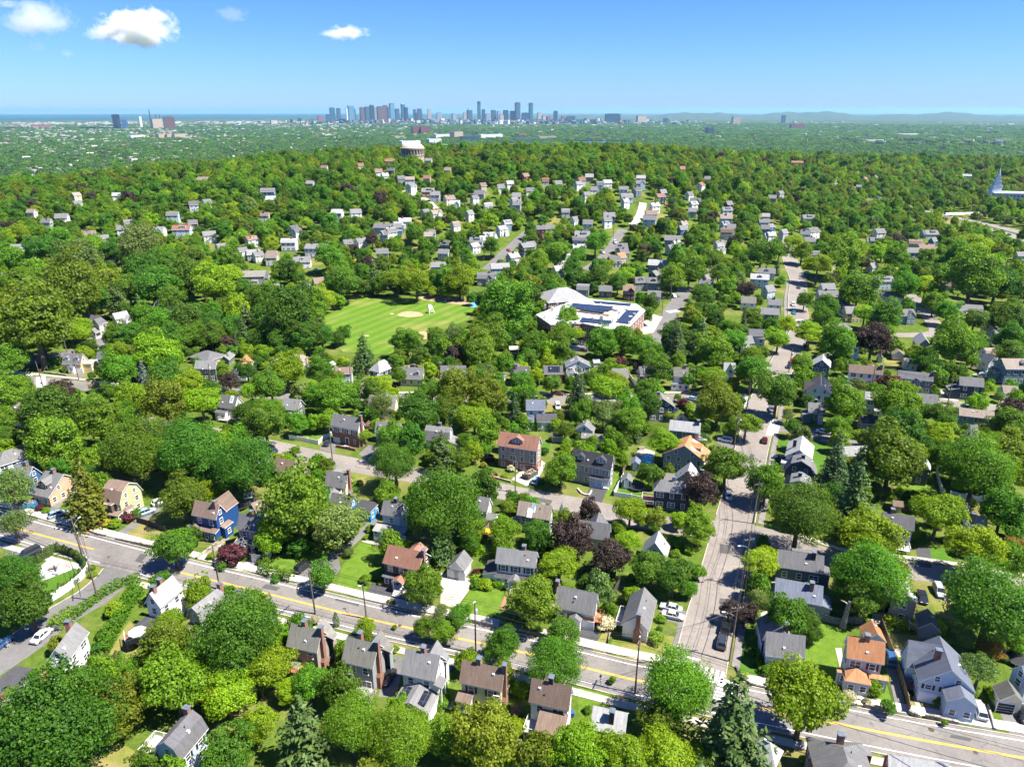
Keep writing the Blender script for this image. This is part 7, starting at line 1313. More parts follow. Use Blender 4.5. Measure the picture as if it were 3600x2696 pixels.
def table(c, x, y, rot, label):
    o = tag(empty('picnic_table', at(c, x, y), rot), label, 'picnic table'); m = mottled('table_wood', (.25,.2,.15), .15)
    MB().box(-1, 1, -.4, .4, .7, .76).build('table_top', [m], o)
    for s in (-1, 1): MB().box(-1, 1, s*.75-.14, s*.75+.14, .42, .46).build('seat', [m], o)
    for s in (-1, 1): MB().box(s*.7-.05, s*.7+.05, -.85, .85, .36, .42).box(s*.7-.05, s*.7+.05, -.2, .2, 0, .7).build('leg', [m], o)
table('B1',525,1110,.5,'wooden picnic table on the pale corner patio'); table('C4',430,1185,.2,'wooden table beside the pool')
def dumpster(c, x, y, rot, col, L, label):
    o = tag(empty('dumpster', at(c, x, y), rot), label, 'dumpster'); cc = dict(blue=(.03,.2,.4), brown=(.1,.09,.08))[col]; b = MB(); w = 1.15; a = L/2
    for s in (-1, 1): b.quad([(-a, s*w, .15), (a, s*w, .15), (a+.25, s*w, 1.5), (-a-.25, s*w, 1.5)]); b.quad([(s*a, -w, .15), (s*a, w, .15), (s*(a+.25), w, 1.5), (s*(a+.25), -w, 1.5)])
    for k in range(6): x_ = -a+.3+k*(L-.6)/5; b.box(x_-.06, x_+.06, -w-.06, w+.06, .2, 1.45)
    b.build('container', [mottled('skip_'+col, cc, .15)], o); r = MB(); rr = random.Random(3)
    for k in range(70): q = (rr.uniform(-a, a), rr.uniform(-w+.2, w-.2), rr.uniform(1.0, 1.55)); s = rr.uniform(.1, .3); r.box(q[0]-s, q[0]+s, q[1]-s*.6, q[1]+s*.6, q[2]-s*.5, q[2]+s*.3)
    d = r.build('debris', [mottled('debris', (.33,.25,.19), .5, 1.2)], o); d['kind'] = 'stuff'
dumpster('B1',275,505,.45,'blue',4.6,'blue dumpster heaped with rubbish before the salmon bungalow'); dumpster('B3',1282,205,.9,'brown',4.4,'brown dumpster full of rubble before the big tan house')
def bin_(c, x, y, label, col=(.02,.08,.35)):
    o = tag(empty('wheelie_bin', at(c, x, y), RNG.uniform(0, 1)), label, 'bin'); m = flat('bin_%d' % int(col[2]*100), col, .45)
    b = MB(); b.quad([(-.22,-.25,.05),(.22,-.25,.05),(.3,-.35,.95),(-.3,-.35,.95)]).quad([(-.22,.25,.05),(.22,.25,.05),(.3,.35,.95),(-.3,.35,.95)]).quad([(-.22,-.25,.05),(-.22,.25,.05),(-.3,.35,.95),(-.3,-.35,.95)]).quad([(.22,-.25,.05),(.22,.25,.05),(.3,.35,.95),(.3,-.35,.95)]); b.build('body', [m], o)
    MB().box(-.33, .33, -.38, .38, .95, 1.05).build('lid', [m], o)
    for s in (-1, 1): MB().tube([(s*.2-.03, .3, .12), (s*.2+.03, .3, .12)], .12, 8).build('wheel', [flat('tyre', (.02,.02,.02))], o)
for a in (('A1',478,865,'blue wheelie bin beside the rust-roofed shed'),('A3',505,725,'blue wheelie bin beside the solar-winged house'),('B2',1683,515,'blue wheelie bin beside the turquoise-blue house'),('B4',1818,722,'blue wheelie bin in the tree shade by the right road'),('B5',1203,270,'blue wheelie bin on the sunny back lawn'),('A3',1690,1155,'blue wheelie bin beside the sun-room white house'),('A2',1130,-500,'x')):
    if a[3] != 'x': bin_(*a)
def hydrant(c, x, y):
    o = tag(empty('fire_hydrant', at(c, x, y)), 'red fire hydrant on the pale corner pavement', 'hydrant'); MB().lathe([(.18, 0), (.18, .08), (.12, .1), (.12, .6), (.16, .62), (.13, .78), (.03, .86)], 12).build('body', [flat('hydrant_red', (.5,.03,.02), .4)], o)
    for s in (-1, 1): MB().tube([(s*.1, 0, .45), (s*.22, 0, .45)], .06, 8).build('outlet', [flat('hydrant_red', (.5,.03,.02))], o)
hydrant('A4', 1432, 872)
def sign(c, x, y, label, kind):
    p = at(c, x, y); o = tag(empty('road_sign', p), label, 'road sign'); MB().tube([(0, 0, 0), (0, 0, 2.6)], .035, 6).build('post', [flat('galvanised', (.45,.46,.47), .4, .6)], o)
    if kind == 'stop': pts = [(.42*math.cos(math.pi*(k+.5)/4), .42*math.sin(math.pi*(k+.5)/4)) for k in range(8)]; col = (.5,.02,.02)
    else: pts = [(0, -.55), (.4, 0), (0, .55), (-.4, 0)] if kind == 'warn' else [(-.3, -.4), (.3, -.4), (.3, .4), (-.3, .4)]; col = (.7,.6,.03) if kind == 'warn' else (.7,.7,.7)
    b = MB(); b.quad([(q[0], -.05, 2.5+q[1]) for q in pts]); b.quad([(q[0], -.03, 2.5+q[1]) for q in pts]); pl = b.build('plate', [flat('sign_'+kind, col, .4)], o); o.rotation_euler = (0, 0, RNG.uniform(-.4, .2))
    if kind == 'stop':
        cu = bpy.data.curves.new('lettering', 'FONT'); cu.body = 'STOP'; cu.size = .26; cu.align_x = 'CENTER'; cu.align_y = 'CENTER'; tf = bpy.data.objects.new('text', cu); t = bpy.data.objects.new('lettering', bpy.data.meshes.new_from_object(tf)); t.data.materials.clear(); t.data.materials.append(flat('sign_white', (.7,.7,.7))); link(t, pl); t.location = (0, -.06, 2.5); t.rotation_euler = (math.pi/2, 0, 0)
sign('C1',408,470,'red stop sign on the left corner pavement','stop'); sign('C1',415,605,'red stop sign at the island crosswalk','stop'); sign('A4',1440,850,'narrow yellow sign behind the hydrant','warn'); sign('B1',905,1090,'small white road sign at the fence corner','plain'); sign('A3',1205,800,'small white sign on a post below the maroon-shuttered house','plain')
# goal frame, swings and play structure on the field
def swing_set():
    p, q = at('D2', 752, 303), at('D2', 832, 308); a = math.atan2(q.y-p.y, q.x-p.x); L = (q-p).length; o = tag(empty('swing_set', p, a), 'grey metal swing set at the far edge of the sports field', 'swing set'); m = flat('galvanised', (.45,.46,.47), .4, .6); b = MB(); n = 5
    b.tube([(0, 0, 2.6), (L, 0, 2.6)], .09, 6)
    for k in range(n): x = L*k/(n-1); b.tube([(x, -.9, 0), (x, 0, 2.6), (x, .9, 0)], .07, 6)
    b.build('frame', [m], o)
    for k in range(n-1): x = L*(k+.5)/(n-1); MB().tube([(x-.25, 0, 2.6), (x-.25, 0, .6)], .02, 4).tube([(x+.25, 0, 2.6), (x+.25, 0, .6)], .02, 4).box(x-.3, x+.3, -.1, .1, .55, .6).build('swing', [flat('swing_black', (.03,.03,.03))], o)
swing_set()
def backstop():
    p = at('D2', 780, 382); o = tag(empty('lifeguard_style_chair', p, .6), 'tall white frame chair standing on the sports field', 'frame'); b = MB()
    for sx in (-1, 1):
        for sy in (-1, 1): b.tube([(sx*1.6, sy*1.6, 0), (sx*.6, sy*.5, 4.2)], .12, 5)
    for z, k in ((1.2, 1.3), (2.4, 1.0)): 
        for u, v in (((-k,-k),(k,-k)),((k,-k),(k,k)),((k,k),(-k,k)),((-k,k),(-k,-k))): b.tube([(u[0], u[1], z), (v[0], v[1], z)], .08, 4)
    b.build('frame', [trimm()], o); MB().box(-.8, .8, -.6, .6, 2.9, 3.05).build('seat', [trimm()], o); MB().box(-.8, .8, .5, .6, 3.05, 4.4).build('backrest', [trimm()], o)
backstop()
def playset():
    o = tag(empty('play_structure', at('D2', 962, 332)), 'blue play structure at the field corner', 'playground equipment'); m = flat('play_blue', (.03,.15,.5), .4)
    for x in (-1.2, 1.2):
        for y in (-1, 1): MB().tube([(x, y, 0), (x, y, 3)], .08, 6).build('post', [m], o)
    MB().box(-1.3, 1.3, -1.1, 1.1, 1.3, 1.42).build('platform', [m], o); r = MB(); r.quad([(-1.5,-1.3,2.9),(1.5,-1.3,2.9),(1.5,0,3.8),(-1.5,0,3.8)]).quad([(-1.5,1.3,2.9),(1.5,1.3,2.9),(1.5,0,3.8),(-1.5,0,3.8)]); r.build('roof', [m], o)
    MB().quad([(1.3,-.4,1.4),(3.8,-.4,.2),(3.8,.4,.2),(1.3,.4,1.4)]).build('slide', [flat('slide_yellow', (.5,.35,.03))], o)
playset()
def shuttle_goal(): pass
def snag():
    o = tag(empty('dead_tree', at('A5', 450, 285)), 'pale dead tree stump standing against the grey fence', 'dead tree'); MB().tube([(0,0,-.2),(.1,0,2.2),(.3,.1,5.0),(.45,.1,6.2)], [.75,.5,.42,.3], 9).build('trunk', [BARKL], o)
    MB().tube([(.4,.1,5.6),(1.4,.3,6.6),(2.3,.2,6.7)], [.28,.16,.05], 6).build('branch', [BARKL], o); MB().tube([(.35,.1,5.4),(-.7,.1,6.2),(-1.5,0,6.6)], [.26,.13,.04], 6).build('branch', [BARKL], o)
snag()
def goal(c, x, y, rot):
    o = tag(empty('football_goal', at(c, x, y), rot), 'white goal frame on the lawn beside the royal blue house', 'goal'); b = MB().tube([(-2,0,0),(-2,0,1.9),(2,0,1.9),(2,0,0)], .07, 6).tube([(-2,0,1.9),(-2,1.4,0),(2,1.4,0),(2,0,1.9)], .05, 5); b.build('frame', [trimm()], o)
    n = MB()
    for i in range(13): x_ = -2+i/3; n.tube([(x_,0,1.9),(x_,1.4,0)], .015, 3)
    n.build('net', [flat('net_white', (.6,.6,.6))], o)
goal('B1', 1755, 545, -.5)
def bench_steps(): pass
# people, each one continuous skinned body
def person(c, x, y, rot, shirt, legs, label, stride=.25, arm=.2):
    p = at(c, x, y); o = tag(empty('person', (p.x, p.y, tz(p.x, p.y, .05)), rot), label, 'person')
    J = [(0,0,.95),(0,0,1.15),(0,0,1.42),(0,.02,1.55),(0,.03,1.72), (.1,0,.9),(.11,-stride*.5,.5),(.11,-stride*.9,.07),(.11,-stride*.9-.14,.04), (-.1,0,.9),(-.11,stride*.3,.5),(-.11,stride,.1),(-.11,stride-.12,.05), (.19,0,1.4),(.25,arm*.4,1.14),(.25,-arm*.3,.92),(.25,-arm*.45,.84), (-.19,0,1.4),(-.25,-arm*.4,1.14),(-.25,-arm*1.2,.95),(-.25,-arm*1.35,.87)]
    E = [(0,1),(1,2),(2,3),(3,4),(0,5),(5,6),(6,7),(7,8),(0,9),(9,10),(10,11),(11,12),(2,13),(13,14),(14,15),(15,16),(2,17),(17,18),(18,19),(19,20)]
    R = [.15,.14,.16,.06,.11,.1,.065,.045,.04,.1,.065,.045,.04,.07,.05,.04,.035,.07,.05,.04,.035]
    me = bpy.data.meshes.new('body'); me.from_pydata(J, E, []); ob = link(bpy.data.objects.new('body', me), o); sk = ob.modifiers.new('skin', 'SKIN'); ob.modifiers.new('sub', 'SUBSURF').levels = 1; ob.modifiers['sub'].render_levels = 1
    for i, r in enumerate(R): me.skin_vertices[0].data[i].radius = (r, r*(.75 if i < 3 else 1))
    me.skin_vertices[0].data[0].use_root = True
    m, nt, b = new_mat('person_'+shirt); g = N(nt, 'ShaderNodeSeparateXYZ'); nt.links.new(coords(nt), g.inputs[0]); cs = dict(blue=(.12,.25,.5), white=(.6,.6,.6), red=(.5,.05,.04), orange=(.55,.2,.04))[shirt]; cl = dict(dark=(.03,.03,.04), pale=(.45,.45,.5))[legs]
    mr = N(nt, 'ShaderNodeMapRange'); mr.inputs['From Max'].default_value = 2.0; nt.links.new(g.outputs['Z'], mr.inputs['Value']); r = ramp(nt, mr.outputs[0], [(0, (.5,.5,.5)), (.06, (.45,.28,.2)), (.25, cl), (.5, cs), (.75, (.5,.3,.22)), (.885, (.05,.035,.025))]); r.node.color_ramp.interpolation = 'CONSTANT'
    nt.links.new(r, b.inputs['Base Color']); me.materials.append(m)
    MB().lathe([(.02, 1.80), (.1, 1.78), (.125, 1.70), (.12, 1.66)], 10, 0, (0, .045)).build('hair', [flat('hair', (.04,.028,.02), .7)], o)
person('A1',82,490,2.4,'blue','pale','person in blue shirt and pale trousers walking on the corner road'); person('B1',866,800,1.2,'orange','dark','person in orange top walking on the main road pavement',.3); person('C3',1756,212,.4,'white','dark','person in white top crossing the school car park',.2); person('D2',830,322,.8,'red','dark','person in red top on the playground',.2); person('D2',846,338,1.8,'white','dark','person in white top at the playground edge',.2)
# ------------------------------------------------------------------ school, water tank, temple, highway gantry
def boxes_of(pts3): 
    q = [proj(p) for p in pts3]; return (min(a[0] for a in q), min(a[1] for a in q), max(a[0] for a in q), max(a[1] for a in q))
def school():
    H = 8.0; P = [at('D3', *p, h=H) for p in [(238,392),(300,434),(440,428),(572,458),(652,440),(720,372),(680,345),(432,318)]]
    c = sum(P, Vector())/len(P); o = tag(empty('school', (c.x, c.y, terrain(c.x, c.y))), 'large brick school with white flat roof covered in solar panels', 'school'); L = [(p.x-c.x, p.y-c.y) for p in P]; z0 = o.location.z
    MB().prism(L, -2, H-.05).build('wall', [brickm('school_brick', (.25,.08,.05), (.19,.065,.045))], o)
    S = [(x*1.012, y*1.012) for x, y in L]; rb = MB().prism(S, H-.3, H+.35, 0); rb.build('roof', [mottled('roof_membrane', (.6,.6,.58), .05, .2)], o)
    def loc(u, v, h): q = at('D3', u, v, h=h); return (q.x-c.x, q.y-c.y)
    up = [loc(395,340,H+1), loc(560,362,H+1), loc(600,372,H+1), loc(680,350,H+1), loc(440,322,H+1)]
    MB().prism(up, H+.3, H+1.6).build('upper_roof', [mottled('roof_membrane', (.6,.6,.58), .05, .2)], o)
    MB().prism([loc(385,372,H+.4), loc(560,398,H+.4), loc(575,385,H+.4), loc(400,362,H+.4)], H+.3, H+1.3, 1).build('clerestory', [mottled('roof_membrane', (.6,.6,.58)), mottled('clerestory_tan', (.36,.31,.2), .1)], o)
    for k, pts in enumerate(([(402,337),(583,352),(558,372),(382,357)], [(488,326),(662,340),(655,350),(500,337)], [(640,366),(697,371),(646,430),(590,422)], [(440,401),(578,416),(562,432),(428,420)], [(440,360),(545,374),(535,380),(430,366)])):
        z = H+(1.9 if k in (0, 1, 4) else .7); q = [loc(*p, z) for p in pts]; MB().prism(q, z-.1, z+.02+.01*k).build('solar_panel', [solar_mat()], o)
    rr = random.Random(5)
    for k in range(26):
        u, v = rr.uniform(270, 680), rr.uniform(335, 430); q = loc(u, v, H+1); s = rr.uniform(.3, .9)
        if abs((u-250)-(v-390)*-2) > 500: continue
        MB().box(q[0]-s, q[0]+s, q[1]-s, q[1]+s, H+.2, H+rr.uniform(.9, 2.4)).build('roof_vent', [mottled('hvac_grey', (.35,.35,.34), .1)], o)
    # windows on the walls that face the camera
    n = len(L)
    for i in range(n):
        a, b = Vector(L[i]), Vector(L[(i+1) % n]); d = b-a; ln = d.length; d.normalize(); nn = Vector((d.y, -d.x))
        if nn.dot(Vector((c.x, c.y))) > 0: nn = -nn
        if nn.y > .35: continue
        turn = math.atan2(nn.y, nn.x)+math.pi/2
        for k in range(int(ln/4.2)):
            q = a+d*(ln*(k+.5)/int(ln/4.2))
            for z in (2.0, 5.4): inst('window', win_meshes(2.0, 1.8, 2)[0], o, (q.x, q.y, z), turn)
    px_ = [(p.x, p.y, z0+z) for p in P for z in (0, H+1)]
    HOUSES.append(dict(ref='the brick school', pos=c, rad=30, box=boxes_of(px_), dist=c.length, label='', obj=o)); FPZ.append([proj((p.x, p.y, z0+H))[:2] for p in P])
    h = House.__new__(House); p = at('D3', 352, 322, h=5); h.setup('school_hall', 'grey pyramid-roofed hall at the far corner of the school', 'the school hall', p, .3, 5, 10, -1, 11.5, 6.5, 'h', 'brick', 'lgrey', [], None, 0, None, 'hall', True, None)
FPZ = [FIELD]; school()
def tank():
    p = at('E2', 781, 150); z = terrain(p.x, p.y); d = math.hypot(p.x, p.y); R = 52*CROPS['E2'][2]*d/F_PX; k = R/15
    o = tag(empty('water_tank', (p.x, p.y, z)), 'round masonry water tower with columned top and low tan dome on the hill', 'water tower'); st = mottled('tank_stone', (.36,.31,.24), .12, .2); dk = mottled('tank_dark', (.14,.12,.1), .1, .3)
    H = 26*k; MB().lathe([(R, -3), (R, H*.55), (R*1.05, H*.56), (R*1.05, H*.6), (R*.94, H*.61), (R*.94, H*.86)], 40).build('drum', [st], o)
    MB().lathe([(R*1.0, H*.86), (R*1.08, H*.88), (R*1.08, H*.95), (R*.98, H*.96)], 40).build('cornice', [st], o); MB().lathe([(R*1.02, H*.955), (R*.92, H*1.05), (R*.65, H*1.15), (R*.3, H*1.2), (.1, H*1.215)], 40).build('dome', [mottled('dome_tan', (.52,.42,.3), .08, .2)], o)
    cm = MB().box(-R*.035, R*.035, -R*.05, R*.03, H*.6, H*.87).mesh('column', [st]); wm_ = MB().box(-R*.05, R*.05, -.05, .1, H*.64, H*.83).mesh('window', [dk])
    for i in range(24):
        a = 2*math.pi*i/24; inst('column', cm, o, (R*1.0*math.cos(a), R*1.0*math.sin(a), 0), a+math.pi/2); b = a+math.pi/24; inst('window', wm_, o, (R*.955*math.cos(b), R*.955*math.sin(b), 0), b+math.pi/2)
    HOUSES.append(dict(ref='the round water tower', pos=p, rad=R, box=boxes_of([(p.x+s*R, p.y, z+h) for s in (-1, 1) for h in (H*.4, H*1.2)]), dist=d, label='', obj=o))
tank()
def temple():
    p = at('E4', 1102, 340); z = terrain(p.x, p.y); a = math.atan2(p.x, p.y); o = tag(empty('temple', (p.x, p.y, z), -a*.35), 'pale granite temple with tiered white spire and gold figure beside the highway', 'temple'); k = proj(p)[2]/F_PX*CROPS['E4'][2]
    g = mottled('granite_white', (.52,.54,.55), .05, .2); W = 200*k
    MB().box(-8*k, W, -9, 12, -3, 58*k).build('wall', [g], o); MB().box(-9*k, W+1, -9.5, 12.5, 58*k, 62*k).build('cornice', [g], o)
    wm_ = MB().box(-.7, .7, -.12, .1, -3.5, 3.5).mesh('window', [flat('temple_glass', (.12,.14,.16), .2)])
    for i in range(11): inst('window', wm_, o, (20*k+i*16*k, -9.05, 24*k), 0); inst('round_window', MB().lathe([(1.0, 0), (.9, .1)], 14).mesh('round_window', [flat('temple_glass', (.12,.14,.16))]), o, (20*k+i*16*k, -9.02, 48*k)).rotation_euler = (math.pi/2, 0, 0)
    b = MB(); zz = [(24, -2, 68), (20, 68, 96), (14, 96, 116), (10, 116, 132), (7, 132, 145)]
    for w, z0, z1 in zz: b.box(-w*k+9*k, w*k+9*k, -w*k, w*k, z0*k, z1*k)
    for w, z0, z1 in zz[1:]: b.box(-w*k*1.1+9*k, w*k*1.1+9*k, -w*k*1.1, w*k*1.1, z1*k-1.2*k, z1*k)
    t = b.build('tower', [mottled('spire_white', (.66,.68,.7), .04, .3)], o); s = MB().lathe([(6*k, 145*k), (3.5*k, 162*k), (.8*k, 178*k)], 8, 0, (9*k, 0)); s.build('spire', [mottled('spire_blue', (.42,.5,.58), .05, .3)], o)
    MB().lathe([(1.6*k, 178*k), (2.2*k, 182*k), (1.4*k, 190*k), (.7*k, 192*k), (1.1*k, 194*k), (.2*k, 197*k)], 8, 0, (9*k, 0)).build('gold_figure', [flat('gold_leaf', (.7,.45,.06), .3, .6)], o)
    HOUSES.append(dict(ref='the white-spired temple', pos=p+Vector((W/2, 0, 0)), rad=W*.5, box=boxes_of([(p.x+s, p.y, z+h) for s in (-10*k, W) for h in (20*k, 62*k)]), dist=p.length, label='', obj=o)); HOUSES.append(dict(ref='', pos=p, rad=14, box=boxes_of([(p.x+s*12*k, p.y, z+h) for s in (-.5, 2) for h in (50*k, 190*k)]), dist=p.length, label='', obj=o))
temple()
def gantry():
    p, q = at('E4', 872, 425), at('E4', 1036, 428); a = math.atan2(q.y-p.y, q.x-p.x); L = (q-p).length; o = tag(empty('sign_gantry', p, a), 'long metal gantry with green sign spanning the highway', 'gantry'); m = flat('galvanised', (.45,.46,.47), .4, .6)
    for x in (0, L): MB().tube([(x, 0, 0), (x, 0, 8.5)], .35, 8).build('post', [m], o)
    b = MB()
    for z in (7, 8.4):
        for y in (-.5, .5): b.tube([(0, y, z), (L, y, z)], .09, 4)
    for i in range(14): b.tube([(L*i/14, -.5, 7), (L*(i+.5)/14, -.5, 8.4), (L*(i+1)/14, -.5, 7)], .05, 4)
    b.build('truss', [m], o); MB().box(L*.82, L*.95, -.8, -.6, 6.4, 9.4).build('sign', [flat('sign_green', (.01,.22,.13), .4)], o)
    HOUSES.append(dict(ref='the highway sign gantry', pos=(p+q)/2, rad=4, box=boxes_of([v+Vector((0, 0, h)) for v in (p, q) for h in (6, 9)]), dist=p.length, label='', obj=o))
gantry()
def far_lamp(x, y):
    p = at('E4', x, y); o = tag(empty('street_lamp', p), 'tall curved street lamp beside the highway', 'street lamp', 'lamps along the highway'); MB().tube([(0, 0, 0), (0, 0, 10), (1.2, 0, 11.2), (2.6, 0, 11.4)], .14, 6).build('pole', [flat('galvanised', (.45,.46,.47), .4, .6)], o); MB().box(2.4, 3.4, -.2, .2, 11.25, 11.5).build('lamp_head', [flat('lamp_head', (.5,.51,.52))], o)
for x, y in ((805,372),(840,368),(998,395),(1165,445),(1205,468),(865,455),(1035,450),(390,275)): far_lamp(x, y)
def cross():
    o = tag(empty('cross_monument', at('E4', 330, 275)), 'white cross on a red-brown base among trees near the highway', 'monument'); MB().box(-.4, .4, -.3, .3, 3, 13).box(-2.4, 2.4, -.32, .32, 9.2, 10.1).build('cross', [trimm()], o); MB().box(-3.5, 3.5, -3, 3, -1, 4).build('base', [brickm()], o)
    p = at('E4', 330, 275); HOUSES.append(dict(ref='the white cross', pos=p, rad=4, box=boxes_of([(p.x-3, p.y, p.z+3), (p.x+3, p.y, p.z+13)]), dist=p.length, label='', obj=o))
cross()
# ------------------------------------------------------------------ scattering (stuff only)
def scatter(name, P, S, R, I, protos, label=None):
    col = bpy.data.collections.new(name+'_kinds')
    for o in protos: col.objects.link(o)
    me = bpy.data.meshes.new(name); me.from_pydata([tuple(p) for p in P], [], [])
    for n, t, v in (('scl', 'FLOAT_VECTOR', S), ('rz', 'FLOAT', R), ('idx', 'INT', I)):
        at_ = me.attributes.new(n, t, 'POINT'); at_.data.foreach_set('vector' if t == 'FLOAT_VECTOR' else 'value', np.asarray(v).ravel())
    g = bpy.data.node_groups.new(name, 'GeometryNodeTree'); g.interface.new_socket('Geometry', in_out='INPUT', socket_type='NodeSocketGeometry'); g.interface.new_socket('Geometry', in_out='OUTPUT', socket_type='NodeSocketGeometry')
    n = g.nodes.new; gi, go, ip, ci = n('NodeGroupInput'), n('NodeGroupOutput'), n('GeometryNodeInstanceOnPoints'), n('GeometryNodeCollectionInfo')
    ci.inputs[0].default_value = col; ci.inputs['Separate Children'].default_value = True; ci.inputs['Reset Children'].default_value = True
    def na(nm, t): a = n('GeometryNodeInputNamedAttribute'); a.data_type = t; a.inputs[0].default_value = nm; return a.outputs[0]
    cx = n('ShaderNodeCombineXYZ'); g.links.new(na('rz', 'FLOAT'), cx.inputs[2]); ip.inputs['Pick Instance'].default_value = True
    g.links.new(gi.outputs[0], ip.inputs['Points']); g.links.new(ci.outputs[0], ip.inputs['Instance']); g.links.new(na('idx', 'INT'), ip.inputs['Instance Index']); g.links.new(cx.outputs[0], ip.inputs['Rotation']); g.links.new(na('scl', 'FLOAT_VECTOR'), ip.inputs['Scale']); g.links.new(ip.outputs[0], go.inputs[0])
    o = link(bpy.data.objects.new(name, me)); o.modifiers.new('scatter', 'NODES').node_group = g; o['kind'] = 'stuff'
    if label: o['label'] = label
    return o
def crown_proto(i, V, mat, trunk=None):
    me = leaf_mesh('k', V); me.materials.append(mat); return bpy.data.objects.new('%02d_crown' % i, me)
def wood_protos():
    out = []; mats = ['mid', 'dark', 'lime', 'olive', 'mid', 'lime', 'dark', 'pale', 'purple', 'pine', 'spruce']
    for i, m in enumerate(mats):
        if m in ('pine', 'spruce'): V, H = conifer(700+i, 15 if m == 'pine' else 18, 10, .1, 2.6 if m == 'pine' else 3.2, .02 if m == 'pine' else .25, .35 if m == 'pine' else 0)
        else:
            V, vh = broad(('round', 'oval', 'spread', 'round', 'oval', 'round', 'round', 'airy', 'round')[i], 800+i, 80, 52, .062); hr = np.quantile(np.hypot(V[:, 0], V[:, 1]), .965); V = V/np.array([hr, hr, 1+(hr-1)*.6])+np.array([0, 0, .3+vh*.9])
        out.append(crown_proto(i, V, LM[m]))
    return out
def inside(pt, poly):
    x, y = pt; r = False; j = len(poly)-1
    for i in range(len(poly)):
        (a, b), (c, d) = poly[i], poly[j]
        if (b > y) != (d > y) and x < (c-a)*(y-b)/(d-b)+a: r = not r
        j = i
    return r
for _o in CARS+[o for o in SC.objects if o.parent is None and o.name.startswith(('dumpster', 'swimming', 'trampoline', 'person', 'picnic'))]:
    _p = _o.location if _o.name[0] != 's' else at('C4', 480, 1280); HOUSES.append(dict(ref='', pos=Vector(_p), rad=2.6, box=boxes_of([Vector(_p)+Vector((i*2.2, 0, h)) for i in (-1, 1) for h in (0, 1.6)]), dist=(Vector(_p)-Vector((0, 0, CAM_H))).length, label='', obj=_o))
HB = np.array([h['box'] for h in HOUSES]); HD = np.array([h['dist'] for h in HOUSES]); HP = np.array([(h['pos'].x, h['pos'].y) for h in HOUSES]); HR = np.array([h['rad'] for h in HOUSES]); HT = np.array([(.1 if h['dist'] < 430 else .5) if h['label'] else .02 for h in HOUSES]); HG = np.array([160 if h['label'] else 420 for h in HOUSES])
PP = np.array([(p['pos'].x, p['pos'].y) for p in PLANTS]); PR = np.array([p['r'] for p in PLANTS])
NEARPOLY = [[px('A1', *q) for q in ((500,330),(800,120),(1250,-150),(1420,-150),(1340,150),(1110,560),(900,420))], [px('A1', *q) for q in ((0,250),(420,100),(480,330),(350,500),(0,760))]]+DRIVES+[[px(c, *q) for q in pts] for c, pts, _ in LAWN]
RS = np.array([(q.x, q.y, hw) for pts, hw in ROADS for q in pts]); FRS = np.array([proj((q.x, q.y, terrain(q.x, q.y))) for k in (1, 10, 11, 12, 13, 14, 15, 16, 8, 9) for q in ROADS[k][0] if q.y > 300])
for _i in (0, 5, 7, 8, 9): pass
def fits(x, y, z, r, h, near):
    d2 = (RS[:, 0]-x)**2+(RS[:, 1]-y)**2
    if (d2 < (RS[:, 2]+(1.6 if near else 2.5)+r*.35)**2).any(): return False
    if (((HP-(x, y))**2).sum(1) < (HR*.8+r*.62)**2).any(): return False
    if (((PP-(x, y))**2).sum(1) < ((PR+r)*(.72 if near else .68))**2).any(): return False
    X, Y, f = proj((x, y, z+h*.55)); w = r*F_PX/f*.9; t, b = Y-h*.45*F_PX/f, Y+h*.42*F_PX/f
    dist = math.sqrt(x*x+y*y+(CAM_H-z)**2)
    ox = np.minimum(HB[:, 2], X+w)-np.maximum(HB[:, 0], X-w); top = HB[:, 1]; bot = HB[:, 1]+(HB[:, 3]-HB[:, 1])*.72
    oy = np.minimum(bot, b)-np.maximum(top, t); ar = np.clip(ox, 0, None)*np.clip(oy, 0, None)/((HB[:, 2]-HB[:, 0])*(bot-top)+1)
    if ((ar > (.04 if near else HT)) & (HD > dist-2) & (HD < dist+HG)).any(): return False
    for poly in FPZ:
        for q in ((X, t+2), (X-w*.7, Y), (X+w*.7, Y), (X, Y), (X, b)):
            if inside(q, poly): return False
    m = (np.abs(FRS[:, 0]-X) < w*.75) & (FRS[:, 1] > t+3) & (FRS[:, 1] < b) & (FRS[:, 2] > f-3)
    if m.any() and (near or d2.min() > 0 and (FRS[m][:, 0] > 2900).any() or RNG.random() < .85): return False
    if near:
        for poly in NEARPOLY:
            for q in ((X, Y), (X, b), (X-w*.8, b), (X+w*.8, b), (X, t), (X-w*.8, Y), (X+w*.8, Y)):
                if inside(q, poly): return False
    return True
